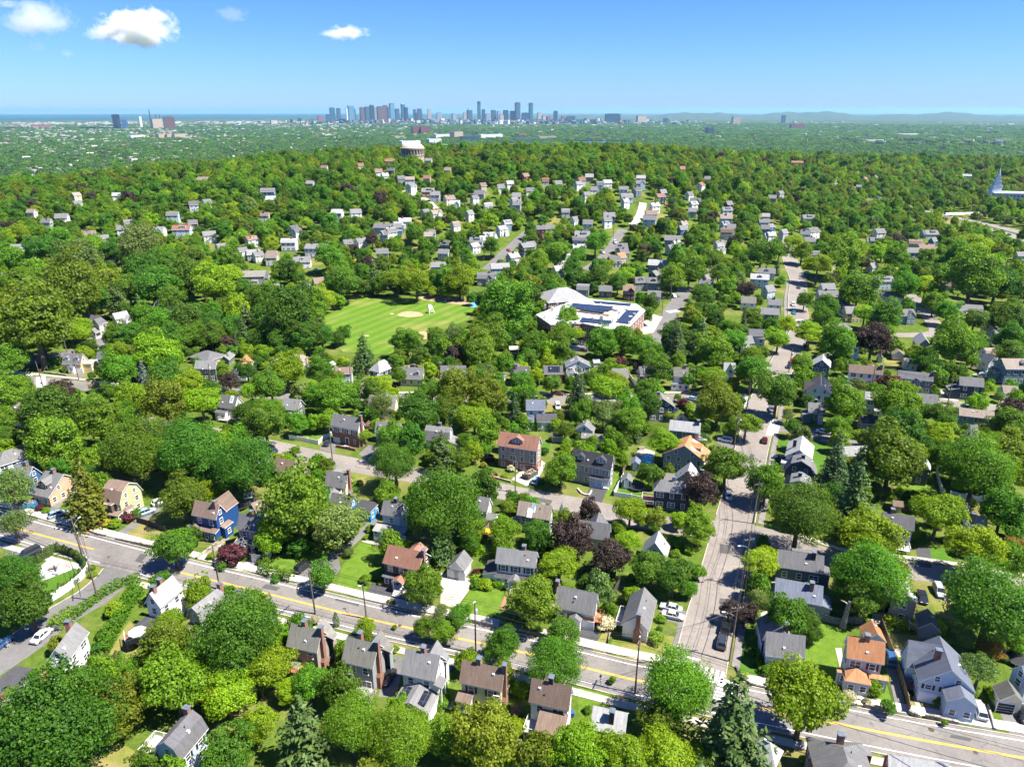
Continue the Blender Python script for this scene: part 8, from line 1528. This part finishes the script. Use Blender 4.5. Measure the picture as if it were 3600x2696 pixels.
def woods():
    P = []; S = []; R = []; I = []; rr = random.Random(21); cell = {}
    def clash(x, y, r):
        cx, cy = int(x//12), int(y//12)
        for i in (-1, 0, 1):
            for j in (-1, 0, 1):
                for (u, v, q) in cell.get((cx+i, cy+j), ()):
                    if (u-x)**2+(v-y)**2 < ((r+q)*.60)**2: return True
        return False
    def tryadd(x, y, near, r):
        z = terrain(x, y); h = r*2.1
        if clash(x, y, r) or not fits(x, y, z, r, h, near): return
        a = math.degrees(math.atan2(x, y)); k = rr.random(); 
        i = 0 if k < .22 else 1 if k < .42 else 2 if k < .54 else 3 if k < .68 else 4 if k < .79 else 5 if k < .87 else 6 if k < .92 else 7 if k < .945 else 8 if k < .96 else 9 if k < .985 else 10
        if math.hypot(x, y) > 700 and k < .6 and rr.random() < .5: i = 3
        P.append((x, y, z-.2)); s = r*(1 if i < 9 else .62); S.append((s, s, s*rr.uniform(.9, 1.25)*(1.15 if i < 9 else 1.5))); R.append(rr.uniform(0, 6.28)); I.append(i); cell.setdefault((int(x//12), int(y//12)), []).append((x, y, r))
    for k in range(5200):       # gaps between the near gardens
        a = math.radians(rr.uniform(-39, 39)); d = math.sqrt(rr.uniform(80**2, 335**2)); tryadd(d*math.sin(a), d*math.cos(a), True, rr.uniform(1.6, 4.2))
    for k in range(30000):
        a = math.radians(rr.uniform(-40, 40)); lim = float(np.interp(math.degrees(a), AZ, DROP))+330; d = math.sqrt(rr.uniform(325**2, lim**2)); tryadd(d*math.sin(a), d*math.cos(a), False, rr.choice((rr.uniform(2.8, 4.2), rr.uniform(3.6, 6.2)))*(1+.3*sstep(900, 1600, d)))
    for k in range(9000):
        a = math.radians(rr.uniform(-40, 40)); lim = float(np.interp(math.degrees(a), AZ, DROP))+330; d = math.sqrt(rr.uniform(325**2, lim**2)); tryadd(d*math.sin(a), d*math.cos(a), False, rr.uniform(2.4, 4))
    print('woods', len(P)); scatter('woods', P, S, R, I, wood_protos())
woods()
# ------------------------------------------------------------------ the plain, the city, the hills and the sea
def house_protos():
    out = []; cols = [(.42,.41,.38), (.33,.3,.27), (.28,.28,.29), (.42,.33,.26), (.3,.12,.08), (.2,.26,.32)]
    for i, c in enumerate(cols):
        b = MB(); b.extr_x([(-.35, 0), (.35, 0), (.35, .5), (0, .8), (-.35, .5)], -.5, .5); n = 5
        b.m = [0, 0, 1, 1, 0, 0, 0]; me = b.mesh('h', [mottled('far_wall_%d' % i, c, .05), mottled('far_roof_%d' % (i % 3), ((.2,.19,.18), (.1,.1,.11), (.32,.31,.3))[i % 3], .1)]); out.append(bpy.data.objects.new('%02d_h' % i, me))
    for i, c in enumerate([(.42,.38,.33), (.22,.09,.07), (.5,.5,.5), (.08,.12,.16), (.04,.10,.13)]):
        b = MB().box(-.5, .5, -.3, .3, 0, .42); me = b.mesh('b', [mottled('far_block_%d' % i, c, .1)]); out.append(bpy.data.objects.new('%02d_b' % (i+6), me))
    return out
def plain_z(x, y):
    r = math.hypot(x, y); return terrain(x, y)+(math.sin(x*.0011+1)*math.cos(y*.0008)*7+math.sin(x*.0031)*3)*sstep(2500, 3500, r)*(1-sstep(9000, 14000, r))
def plain():
    rr = random.Random(5); P = []; S = []; R = []; I = []
    pr = []
    for i, m in enumerate(['dark', 'spruce', 'mid', 'dark', 'pine', 'dark']):
        V, vh = broad('spread', 900+i, 26, 12, .17); V = V+np.array([0, 0, .45]); pr.append(crown_proto(i, V, LM[m]))
    for d0, d1, n, s0, s1 in ((1150, 2600, 11000, 6, 10), (2600, 5200, 24000, 9, 17), (5200, 12000, 26000, 16, 34)):
        for k in range(n):
            a = math.radians(rr.uniform(-38, 38)); d = math.sqrt(rr.uniform(d0*d0, d1*d1)); 
            if d < float(np.interp(math.degrees(a), AZ, DROP))+250: continue
            x, y = d*math.sin(a), d*math.cos(a)
            if 4700 < d < 5100 and 4 < math.degrees(a) < 9.5: continue
            u = math.sin(x*.0023+2)*math.cos(y*.0011+x*.0004)+math.sin(y*.0029+1)*.6-.35*math.sin(math.radians(a*0))
            if d > 3400 and u > 1.05 and rr.random() < .8: continue
            s = rr.uniform(s0, s1); P.append((x, y, plain_z(x, y)-1)); S.append((s, s, min(s, 15)*rr.uniform(.7, 1.15))); R.append(rr.uniform(0, 6.28)); I.append(rr.randrange(6))
    scatter('far_woods', P, S, R, I, pr)
    P = []; S = []; R = []; I = []
    for d0, d1, n, s0, s1 in ((1500, 3200, 1300, 9, 12), (3200, 5600, 4200, 9, 15), (5600, 9500, 4200, 14, 28), (9500, 14500, 4500, 22, 55)):
        for k in range(n):
            az = rr.uniform(-38, 38); a = math.radians(az); d = math.sqrt(rr.uniform(d0*d0, d1*d1)); x, y = d*math.sin(a), d*math.cos(a)
            if d < float(np.interp(az, AZ, DROP))+500 or (4700 < d < 5100 and 4 < az < 9.5): continue
            dens = .11+.75*sstep(0, 26, -az)+(.25 if d > 8000 and abs(az) < 14 else 0); u = math.sin(x*.0021+.5)*math.cos(y*.0013)+.5*math.sin(x*.006+y*.004)
            if rr.random() > dens*(1 if u > 0 else .35): continue
            blk = rr.random() < (.1 if d < 5000 else .35); s = rr.uniform(s0, s1)*(1.8 if blk else 1); hgt = s*rr.uniform(.8, 1.1) if not blk else min(s*rr.uniform(.6, 1.6), 40)
            P.append((x, y, plain_z(x, y)+(3 if not blk else 0))); S.append((s, s, hgt if blk else min(s, 16))); R.append(rr.choice((.3, 1.85, .9, 2.4))+rr.uniform(-.1, .1)); I.append(6+rr.choice((0, 0, 1, 2, 2)) if blk else rr.choice((0, 0, 0, 1, 1, 2, 3, 4, 5)))
    for k in range(900):
        a = math.radians(rr.gauss(-3, 6)); d = rr.uniform(10500, 14300); s = rr.uniform(35, 85); P.append((d*math.sin(a), d*math.cos(a), -103)); S.append((s, s, rr.uniform(30, 110)*(1 if rr.random() < .8 else 1.6))); R.append(rr.uniform(0, 3)); I.append(rr.choice((6, 7, 8, 9, 9, 10)))
    scatter('distant_suburbs', P, S, R, I, house_protos())
plain()
def hills():
    v = []; f = []; n = 160
    for i in range(n+1):
        a = math.radians(4+34*i/n); h = (55+75*sstep(8, 16, math.degrees(a)))*(.75+.25*math.sin(i*.16+1)+.12*math.sin(i*.37)+.05*math.sin(i*1.1)); h *= 1.25-.25*sstep(20, 34, math.degrees(a))
        for d, z in ((17000, -104), (18600, -100+h*.45), (20500, -100+h), (25000, -104)): v.append((d*math.sin(a), d*math.cos(a), z))
    for i in range(n):
        for k in range(3): b = i*4+k; f.append((b, b+4, b+5, b+1))
    me = bpy.data.meshes.new('hills'); me.from_pydata(v, [], f); me.materials.append(mottled('hill_woods', (.04,.065,.03), .2, .004, .95, .02)); struct(link(bpy.data.objects.new('hills', me)))
hills()
def sea():
    b = MB(); P = [(d*math.sin(math.radians(a)), d*math.cos(math.radians(a)), -99) for d, a in ((17500, -44), (18500, -30), (19500, -20), (21000, -13), (23500, -6), (38000, -3), (39000, -20), (39000, -46))]; b.quad(P); struct(b.build('sea', [flat('sea_water', (.018,.065,.07), .95, 0, 0)]))
    P = [(d*math.sin(math.radians(a)), d*math.cos(math.radians(a)), plain_z(d*math.sin(math.radians(a)), d*math.cos(math.radians(a)))+3.2) for d, a in ((4720, 4.4), (4720, 9), (4990, 9.6), (5080, 7), (5060, 4.6))]; struct(MB().quad(P).build('lake', [flat('lake_water', (.02,.07,.16), .3, 0, .4)]))
sea()
def facade(col, glass=.5):
    n = 'tower_%s_%.1f' % ('_'.join('%02d' % int(c*100) for c in col), glass)
    if n in MATS: return MATS[n]
    m, nt, b = new_mat(n); v = coords(nt); br = N(nt, 'ShaderNodeTexBrick', offset=0.0); br.inputs['Scale'].default_value = .14; br.inputs['Brick Width'].default_value = .5; br.inputs['Row Height'].default_value = .55; br.inputs['Mortar Size'].default_value = .09
    mp = N(nt, 'ShaderNodeMapping'); mp.inputs['Rotation'].default_value = (math.pi/2, 0, 0); nt.links.new(v, mp.inputs['Vector']); nt.links.new(mp.outputs[0], br.inputs['Vector'])
    dk = tuple(c*.6 for c in col); br.inputs['Color1'].default_value = (*dk, 1); br.inputs['Color2'].default_value = (*[c*.75 for c in col], 1); br.inputs['Mortar'].default_value = (*col, 1)
    nt.links.new(br.outputs['Color'], b.inputs['Base Color']); b.inputs['Roughness'].default_value = .35; MATS[n] = m; return m
TC = dict(teal=(.03,.10,.125), slate=(.06,.085,.12), white=(.75,.75,.72), brown=(.15,.08,.06), dark=(.025,.04,.055), glass=(.12,.26,.32), tan=(.45,.36,.26), grey=(.3,.32,.34), red=(.28,.1,.07), brick=(.2,.075,.06))
TWORD = dict(teal='dark teal glass', slate='slate grey', white='pale', brown='brown', dark='dark', glass='pale blue glass', tan='tan', grey='grey', red='red-brick', brick='dark brick')
def tower(c, cx, ty, w, col, D, label, cap=None, name='skyscraper', by=None, cat='skyscraper', depth=None):
    if D < 200: q = at(c, cx, ty+D); D = math.hypot(q.x, q.y)
    X, Y = px(c, cx, ty); d = ray(X, Y); t = D/math.hypot(d.x, d.y); x, y = d.x*t, d.y*t; top = CAM_H+d.z*t; z0 = plain_z(x, y)-2
    W = w*CROPS[c][2]*D/F_PX*math.sqrt(1+(x/max(y, 1))**2)**-1; H = max(12, top-z0); dp = depth or min(max(W, 20), 60)
    o = tag(empty(name, (x, y, z0), -math.atan2(x, y)*.6+RNG.uniform(.25, .6)), label, cat); b = MB().box(-W/2, W/2, -dp/2, dp/2, 0, H*.97); b.build('shaft', [facade(TC[col])], o)
    if cap == 'pyramid':
        r = MB(); P = [(-W/2, -dp/2, H*.97), (W/2, -dp/2, H*.97), (W/2, dp/2, H*.97), (-W/2, dp/2, H*.97)]
        for i in range(4): r.quad([P[i], P[(i+1) % 4], (0, 0, H*1.12)])
        r.build('roof', [facade(TC[col])], o)
    elif cap == 'slope': MB().extr_x([(-dp/2, H*.97), (dp/2, H*.97), (dp/2, H*1.02)], -W/2, W/2).quad([(-W/2, -dp/2, H*.97), (W/2, -dp/2, H*.9), (W/2, dp/2, H*.9), (-W/2, dp/2, H*1.05)]).build('roof', [facade(TC[col])], o)
    else: MB().box(-W*.35, W*.35, -dp*.35, dp*.35, H*.97, H).build('roof_plant', [facade(TC['white' if cap == 'white' else 'slate'])], o)
    if cap == 'mast': MB().tube([(0, 0, H), (0, 0, H*1.1)], [1.6, .5], 5).build('mast', [flat('galvanised', (.45,.46,.47))], o)
    return o
SK = [(94,55,22,'teal',None),(125,57,15,'slate',None),(167,57,8,'white',None),(187,44,26,'glass','slope'),(205,60,9,'slate',None),(240,53,15,'brown',None),(253,55,20,'brown',None),(266,50,17,'slate',None),(290,42,19,'dark',None),(308,56,14,'grey',None),(333,49,30,'brown',None),(358,43,20,'brown',None),(375,54,14,'slate',None),(390,34,21,'glass',None),(417,60,18,'slate',None),(445,36,15,'teal','white'),(461,53,14,'dark',None),(504,63,12,'slate',None),(528,60,20,'slate',None),(523,80,34,'dark',None),(577,63,15,'tan',None),(642,108,20,'white',None),(777,66,22,'slate','pyramid'),(755,78,16,'tan',None),(824,24,12,'teal',None),(846,63,13,'dark',None),(896,67,20,'slate',None),(922,72,14,'grey',None),(957,67,21,'dark',None),(992,71,23,'slate',None),(1016,29,21,'slate','mast'),(1082,31,15,'teal',None),(1055,80,32,'dark',None),(1125,80,20,'tan',None),(1205,71,16,'dark',None),(1240,96,12,'red',None),(33,95,20,'red',None),(75,88,22,'slate',None),(197,88,30,'brown',None),(250,98,26,'dark',None),(145,110,26,'dark',None),(626,80,22,'grey',None),(700,84,18,'grey',None),(870,85,22,'grey',None),(935,90,18,'tan',None),(1150,95,24,'tan',None),(1170,98,18,'red',None)]
for i, (cx, ty, w, col, cap) in enumerate(SK):
    top = 'tallest' if ty < 32 else 'tall' if ty < 57 else 'mid-height' if ty < 75 else 'low'; part = 'in the dense left skyline cluster' if cx < 480 else 'in the thin middle skyline' if cx < 700 else 'in the spread right skyline'
    tower('G2', cx, ty, w, col, 13000+RNG.uniform(-500, 900), ' '.join([top, TWORD[col], 'tower', ('with '+{'mast': 'a mast', 'pyramid': 'a pointed top', 'slope': 'a slanted top', 'white': 'a white crown'}[cap]) if cap else '', part]).replace('  ', ' '), cap)
for c, cx, ty, w, col, D, lab in (('G1',428,66,22,'dark',9500,'dark slab tower on the left of the far plain'),('G1',440,82,10,'tan',9400,'tan block beside the dark slab tower'),('G1',520,72,7,'white',9800,'thin pale tower near the smokestack'),('G1',580,82,34,'tan',9000,'wide tan industrial block under the smokestacks'),('G1',626,74,34,'brown',8700,'square brown block right of the smokestacks'),
 ('G1',150,105,54,'red',16,'low red-brown block at the far left'),('G1',505,143,48,'white',15,'white apartment slab on the left plain'),('G1',598,138,26,'tan',20,'first tan apartment block of three'),('G1',630,138,26,'tan',20,'second tan apartment block of three'),('G1',662,138,38,'tan',20,'third tan apartment block of three'),('G1',305,202,42,'white',16,'white four-storey block on the left plain'),('G1',360,206,26,'red',12,'red-brick block near the left ridge'),
 ('G1',720,180,40,'brown',10,'low brown block above the ridge'),('G1',920,187,36,'brown',12,'brown and white block above the ridge'),('G1',820,195,22,'white',9,'small white block above the ridge'),('G2',511,148,40,'brick',40,'left half of the dark red twin block'),('G2',554,150,46,'brick',38,'right half of the dark red twin block'),('G2',712,173,48,'tan',34,'tan office block with banded windows'),('G2',775,196,80,'slate',24,'long blue-glass office block'),('G2',640,186,70,'white',20,'white warehouse roof behind the tank'),('G2',880,186,110,'white',22,'long white industrial roof on the right'),('G2',600,208,60,'white',24,'white office block right of the dark twin block'),
 ('G2',1060,208,120,'teal',14,'long green-grey low building'),('G2',1160,196,84,'tan',18,'tan low building at the right of the plain'),('G2',1045,232,116,'brown',14,'long dark low building above the ridge'),('G2',950,234,66,'brown',16,'shorter dark low building above the ridge'),('G2',690,236,100,'white',8,'white flat sheds right of the water tower'),('G2',480,218,90,'white',22,'white flat sheds left of the water tower'),('G2',1030,184,44,'red',16,'red-brick block among the far offices'),('G2',420,195,60,'tan',10,'tan low block left of the dark red twin block'),
 ('G3',400,126,100,'white',5,'long white and red roof in the trees at the right'),('G3',675,57,34,'red',12,'red-brown block on the right plain'),('G3',515,38,20,'tan',11000,'tan blocks far right of the skyline'),('G3',640,34,8,'slate',13000,'lone slate tower far right of the skyline'),('G3',140,93,30,'brown',8,'brown block at the lakeside'),('G3',870,98,50,'white',6,'white blocks in the right hand woods'),('G3',1210,97,40,'tan',12,'tan blocks at the far right'),('G3',960,82,60,'white',5,'white sheds on the right hand plain'),('G3',190,30,38,'dark',12500,'dark wide block right of the skyline'),('G3',265,35,24,'tan',12500,'tan pair of slabs right of the skyline'),('G3',330,42,10,'slate',12000,'slim slate tower right of the skyline'),('G3',80,36,20,'slate',12500,'slate block right of the tall towers'),('G3',445,66,16,'slate',18,'slate slab in the right hand trees')):
    tower(c, cx, ty, w, col, D, lab, None, 'distant_building', None, 'building', 70 if D < 200 else None)
def stack(c, cx, ty, D, label):
    X, Y = px(c, cx, ty); d = ray(X, Y); t = D/math.hypot(d.x, d.y); x, y = d.x*t, d.y*t; z0 = plain_z(x, y); H = CAM_H+d.z*t-z0; o = tag(empty('smokestack', (x, y, z0)), label, 'smokestack'); MB().tube([(0, 0, 0), (0, 0, H)], [7, 5], 10).build('shaft', [facade(TC['brown'])], o); MB().tube([(0, 0, H), (0, 0, H+5)], [5.2, 5.2], 10).build('rim', [facade(TC['red'])], o)
stack('G1', 554, 50, 9300, 'tall thin smokestack on the left plain'); stack('G1', 578, 68, 9300, 'short smokestack right of the tall one'); stack('G1', 593, 68, 9350, 'farther short smokestack beside the brown block')
def gas_tank(c, cx, ty, w, D):
    X, Y = px(c, cx, ty); d = ray(X, Y); t = D/math.hypot(d.x, d.y); x, y = d.x*t, d.y*t; z0 = plain_z(x, y); H = CAM_H+d.z*t-z0; R = w*CROPS[c][2]*D/F_PX/2; o = tag(empty('gas_tank', (x, y, z0)), 'round white gas tank beside the dark slab tower', 'tank'); MB().lathe([(R, 0), (R, H*.8)], 24).build('drum', [trimm()], o); MB().lathe([(R, H*.8), (R*.7, H*.95), (.1, H)], 24).build('dome', [trimm()], o)
gas_tank('G1', 460, 79, 17, 9300)
def steeple(c, cx, ty, D, label):
    q = at(c, cx, ty+D); D = math.hypot(q.x, q.y); X, Y = px(c, cx, ty); d = ray(X, Y); t = D/math.hypot(d.x, d.y); x, y = d.x*t, d.y*t; z0 = plain_z(x, y); H = CAM_H+d.z*t-z0; o = tag(empty('church', (x, y, z0)), label, 'church'); MB().box(-4, 4, -4, 4, 0, H*.5).build('tower', [trimm()], o); MB().lathe([(4, H*.5), (2, H*.75), (.1, H)], 8).build('spire', [trimm()], o); MB().extr_x([(-8, 0), (8, 0), (8, 10), (0, 16), (-8, 10)], 4, 30).build('nave', [trimm()], o)
steeple('G1', 323, 208, 20, 'white church steeple near the left ridge'); steeple('G1', 340, 181, 16, 'white church steeple on the left plain'); steeple('G2', 895, 135, 18, 'thin church spire below the right skyline'); steeple('E1', 113, 96, 30, 'white church tower at the left edge of the plain')
# ------------------------------------------------------------------ clouds
def cloud(cx, cy, w, h, dens, seed, label):
    D = 9000.0; X, Y = px('F', cx, cy); d = ray(X, Y)*D; m = CROPS['F'][2]*D/F_PX; W, H = w*m*.47, h*m*.5
    me = bpy.data.meshes.new('cloud'); b = MB(); rr = random.Random(seed)
    prof = [(math.sin(math.pi*i/8), -math.cos(math.pi*i/8)) for i in range(1, 8)]; b.lathe([(.02, -1)]+prof+[(.02, 1)], 16)
    o = b.build('cloud', []); o.location = Vector((d.x, d.y, CAM_H+d.z)); o.scale = (W, W*.55, H); tag(o, label, 'cloud')
    mt = bpy.data.materials.new('cloud_vapour'); mt.use_nodes = True; nt = mt.node_tree; nt.nodes.remove(nt.nodes['Principled BSDF']); v = nt.nodes.new('ShaderNodeVolumePrincipled'); v.inputs['Color'].default_value = (1, 1, 1, 1); v.inputs['Anisotropy'].default_value = .3
    tc = coords(nt); mp = N(nt, 'ShaderNodeMapping'); mp.inputs['Location'].default_value = (seed*3.7, seed, 0); mp.inputs['Scale'].default_value = (1.5, .9, .8); nt.links.new(tc, mp.inputs['Vector'])
    nz = noise(nt, mp.outputs[0], 1.7, 7, .62, .2); ln = N(nt, 'ShaderNodeVectorMath', operation='LENGTH'); nt.links.new(tc, ln.inputs[0])
    a = N(nt, 'ShaderNodeMath', operation='MULTIPLY_ADD'); a.inputs[1].default_value = -.55; nt.links.new(ln.outputs['Value'], a.inputs[0]); nt.links.new(nz, a.inputs[2])
    mr = N(nt, 'ShaderNodeMapRange'); mr.inputs['From Min'].default_value = .1; mr.inputs['From Max'].default_value = .32; mr.inputs['To Max'].default_value = dens*.8; nt.links.new(a.outputs[0], mr.inputs['Value']); nt.links.new(mr.outputs[0], v.inputs['Density'])
    nt.links.new(v.outputs[0], nt.nodes['Material Output'].inputs['Volume']); o.data.materials.append(mt); mt.cycles.volume_step_rate = .35 if hasattr(mt.cycles, 'volume_step_rate') else 1
cloud(78, 42, 165, 74, .006, 1, 'soft ragged white cloud at the upper left'); cloud(292, 62, 190, 84, .03, 2, 'bright puffy white cloud, largest of the sky'); cloud(743, 72, 120, 34, .016, 3, 'small thin cloud above the city'); cloud(205, 78, 60, 26, .006, 4, 'small wisp left of the bright puffy cloud'); cloud(75, 100, 50, 26, .003, 5, 'faint wisp below the ragged cloud'); cloud(143, 116, 34, 16, .005, 6, 'tiny faint cloud puff under the wisp'); cloud(500, 32, 90, 36, .0025, 7, 'faint high wisp between the clouds'); cloud(15, 8, 60, 18, .006, 8, 'cloud scrap in the upper left corner')
# ------------------------------------------------------------------ labels for what was planted or built in quantity
ORD = 'first second third fourth fifth sixth seventh eighth ninth tenth eleventh twelfth thirteenth fourteenth fifteenth sixteenth seventeenth eighteenth nineteenth twentieth'.split()
HX = [((h['box'][0]+h['box'][2])/2, (h['box'][1]+h['box'][3])/2, h) for h in HOUSES if h['ref']]
def relation(X, Y, dist, lim, used=None, k=0):
    c = sorted((math.hypot((X-a)*.8, Y-b), a, b, h) for a, b, h in HX if h['obj'] is not used)[k] if 1 else None
    d, a, b, h = c; dx, dd = X-a, dist-h['dist']
    if abs(dx) > 1.1*abs(Y-b)+10: w = 'left of' if dx < 0 else 'right of'
    else: w = 'in front of' if Y > b else 'behind'
    if d > lim: w = {'left of': 'well left of', 'right of': 'well right of', 'in front of': 'well below', 'behind': 'well beyond'}[w]
    return w+' '+h['ref']
HX = [(a, b, dict(h)) for a, b, h in HX if h['ref']]
import collections
def settle(rows):
    """rows: (object, base label, x in the picture, group). Equal labels are told apart by their order from the left."""
    by = collections.defaultdict(list)
    for r in rows: by[r[1]].append(r)
    for l, v in by.items():
        v.sort(key=lambda r: r[2])
        for i, r in enumerate(v):
            t = l if len(v) == 1 else l+', '+('left one' if i == 0 else 'right one') if len(v) == 2 else l+', '+('leftmost' if i == 0 else ORD[min(i, 19)]+' from left')
            r[0]['label'] = t
def words_of(l): return len(l.replace(',', '').split())
rows = []
for p in PLANTS:
    if p['kind'] == 'T' and p['r'] < 1.2 and p['dist'] < 400 and p['obj'].get('group') is None and p['h'] > 0 and p['px'][0] < 950 and p['px'][1] > 1880:
        tag(p['obj'], 'narrow arborvitae in a clipped row around the left yards', 'tree', 'arborvitae standing in rows'); continue
    shapes, lm, noun, name, word = KINDS[p['kind']]
    sz = '' if 'huge' in word else 'small ' if p['r'] < 1.0 else 'large ' if p['r'] > 6.5 else ''
    p['obj']['category'] = 'shrub' if name == 'shrub' else 'tree'; p['obj']['group'] = {'shrub': 'garden shrubs'}.get(name, 'garden and street trees')
    rows.append([p['obj'], sz+word+' '+noun+' '+relation(*p['px'], p['dist'], 190), p['px'][0]])
settle([r for r in rows])
for r in rows:
    if words_of(r[0]['label']) > 16: r[0]['label'] = ' '.join(r[0]['label'].replace('leafy ', '').split()[-16:])
LM_F = [(px('D2', 690, 388), 'the sports field'), (px('E2', 781, 110), 'the round water tower'), (px('D3', 480, 380), 'the brick school'), (px('E4', 1100, 250), 'the white-spired temple'), (px('E4', 950, 405), 'the highway sign gantry'), (px('D3', 848, 372), 'the school road crosswalk'), (px('D4', 267, 415), 'the distant crosswalk'), (px('E3', 630, 390), 'the pale far road'), (px('E2', 820, 300), 'the pale hillside road'), (px('D3', 590, 60), 'the white van street'), (px('D2', 1130, 100), 'the street beyond the playground'), (px('D2', 448, 164), 'the yellow school bus'), (px('E4', 330, 260), 'the white cross')]+[((a, b), h['ref']) for a, b, h in HX if h['dist'] > 250 and h['ref']]
rows = []
for h, wa, ro in FARL:
    X, Y, f = proj((h.mid.x, h.mid.y, h.z0+4)); d, (a, b), ref = min((math.hypot((X-a)*.8, (Y-b)*1.5), (a, b), ref) for (a, b), ref in LM_F)
    far = 'just ' if d < 45 else 'well ' if d > 160 else ''
    w = ('left of' if X < a else 'right of') if abs(X-a) > 1.6*abs(Y-b) else ('below' if Y > b else 'above')
    rows.append([h.root, '%s %shouse with %s roof %s%s %s' % (WORD[wa], 'gambrel ' if h.kind == 'b' else '', RWORD.get(ro, ro), far, w, ref), X]); h.root['category'] = 'house'; h.root['group'] = 'houses in the middle distance'
settle(rows)
rows = [[o, o['label'], proj(o.location)[0]] for o in SC.objects if o.parent is None and o.name.startswith(('skyscraper', 'distant_building', 'street_lamp'))]
for r in rows:
    if r[0].name.startswith('street_lamp'): r[0]['label'] = 'tall curved street lamp beside the highway'
settle(rows)
# ------------------------------------------------------------------ camera, sun, sky, air
cam = bpy.data.cameras.new('camera'); cam.sensor_width = 36; cam.lens = 36*F_PX/3600; cam.clip_end = 200000; cam.clip_start = 1
co = bpy.data.objects.new('camera', cam); COL.objects.link(co); co.location = (0, 0, CAM_H); co.rotation_euler = (math.pi/2-PITCH, 0, 0)
SC.camera = co
SUN_EL, SUN_AZ = math.radians(58), math.radians(106)      # azimuth clockwise from straight ahead
sd = Vector((math.sin(SUN_AZ)*math.cos(SUN_EL), math.cos(SUN_AZ)*math.cos(SUN_EL), math.sin(SUN_EL)))
sl = bpy.data.lights.new('sun', 'SUN'); sl.energy = 4.6; sl.angle = math.radians(.5); sl.color = (1, .94, .84)
so = bpy.data.objects.new('sun', sl); COL.objects.link(so); so.rotation_euler = sd.to_track_quat('Z', 'Y').to_euler(); so.location = (200, -50, 600)
w = bpy.data.worlds.new('World'); SC.world = w; w.use_nodes = True; nt = w.node_tree
sk = nt.nodes.new('ShaderNodeTexSky'); sk.sky_type = 'NISHITA'; sk.sun_disc = False; sk.sun_elevation = SUN_EL; sk.sun_rotation = SUN_AZ
sk.altitude = 100; sk.air_density = 1.0; sk.dust_density = .15; sk.ozone_density = 3.0
hs = nt.nodes.new('ShaderNodeHueSaturation'); hs.inputs['Saturation'].default_value = 1.15; gm = nt.nodes.new('ShaderNodeMix'); gm.data_type = 'RGBA'; gm.blend_type = 'MULTIPLY'; gm.inputs[0].default_value = 1; gm.inputs[7].default_value = (.36, .57, 1.08, 1)
nt.links.new(sk.outputs[0], hs.inputs['Color']); nt.links.new(hs.outputs[0], gm.inputs[6]); nt.links.new(gm.outputs[2], nt.nodes['Background'].inputs['Color']); nt.nodes['Background'].inputs['Strength'].default_value = .06
SC.view_settings.view_transform = 'Standard'; SC.view_settings.look = 'None'; SC.view_settings.exposure = 1.62; SC.view_settings.gamma = 1
SC.cycles.max_bounces = 12; SC.cycles.diffuse_bounces = 4; SC.cycles.glossy_bounces = 2; SC.cycles.transmission_bounces = 5; SC.cycles.volume_bounces = 10; SC.cycles.transparent_max_bounces = 8
SC.cycles.use_adaptive_sampling = True; SC.cycles.adaptive_threshold = .02; SC.cycles.caustics_reflective = False; SC.cycles.caustics_refractive = False
HAZE = 2.3e-5
hz = MB().box(-60000, 60000, -60000, 60000, -112, 175).build('haze', []); hz['kind'] = 'stuff'
hm = bpy.data.materials.new('haze_air'); hm.use_nodes = True; ht = hm.node_tree; ht.nodes.remove(ht.nodes['Principled BSDF'])
pv = ht.nodes.new('ShaderNodeVolumePrincipled'); pv.inputs['Color'].default_value = (.36, .68, 1, 1); pv.inputs['Density'].default_value = HAZE; pv.inputs['Anisotropy'].default_value = .2
ht.links.new(pv.outputs[0], ht.nodes['Material Output'].inputs['Volume']); hz.data.materials.append(hm)
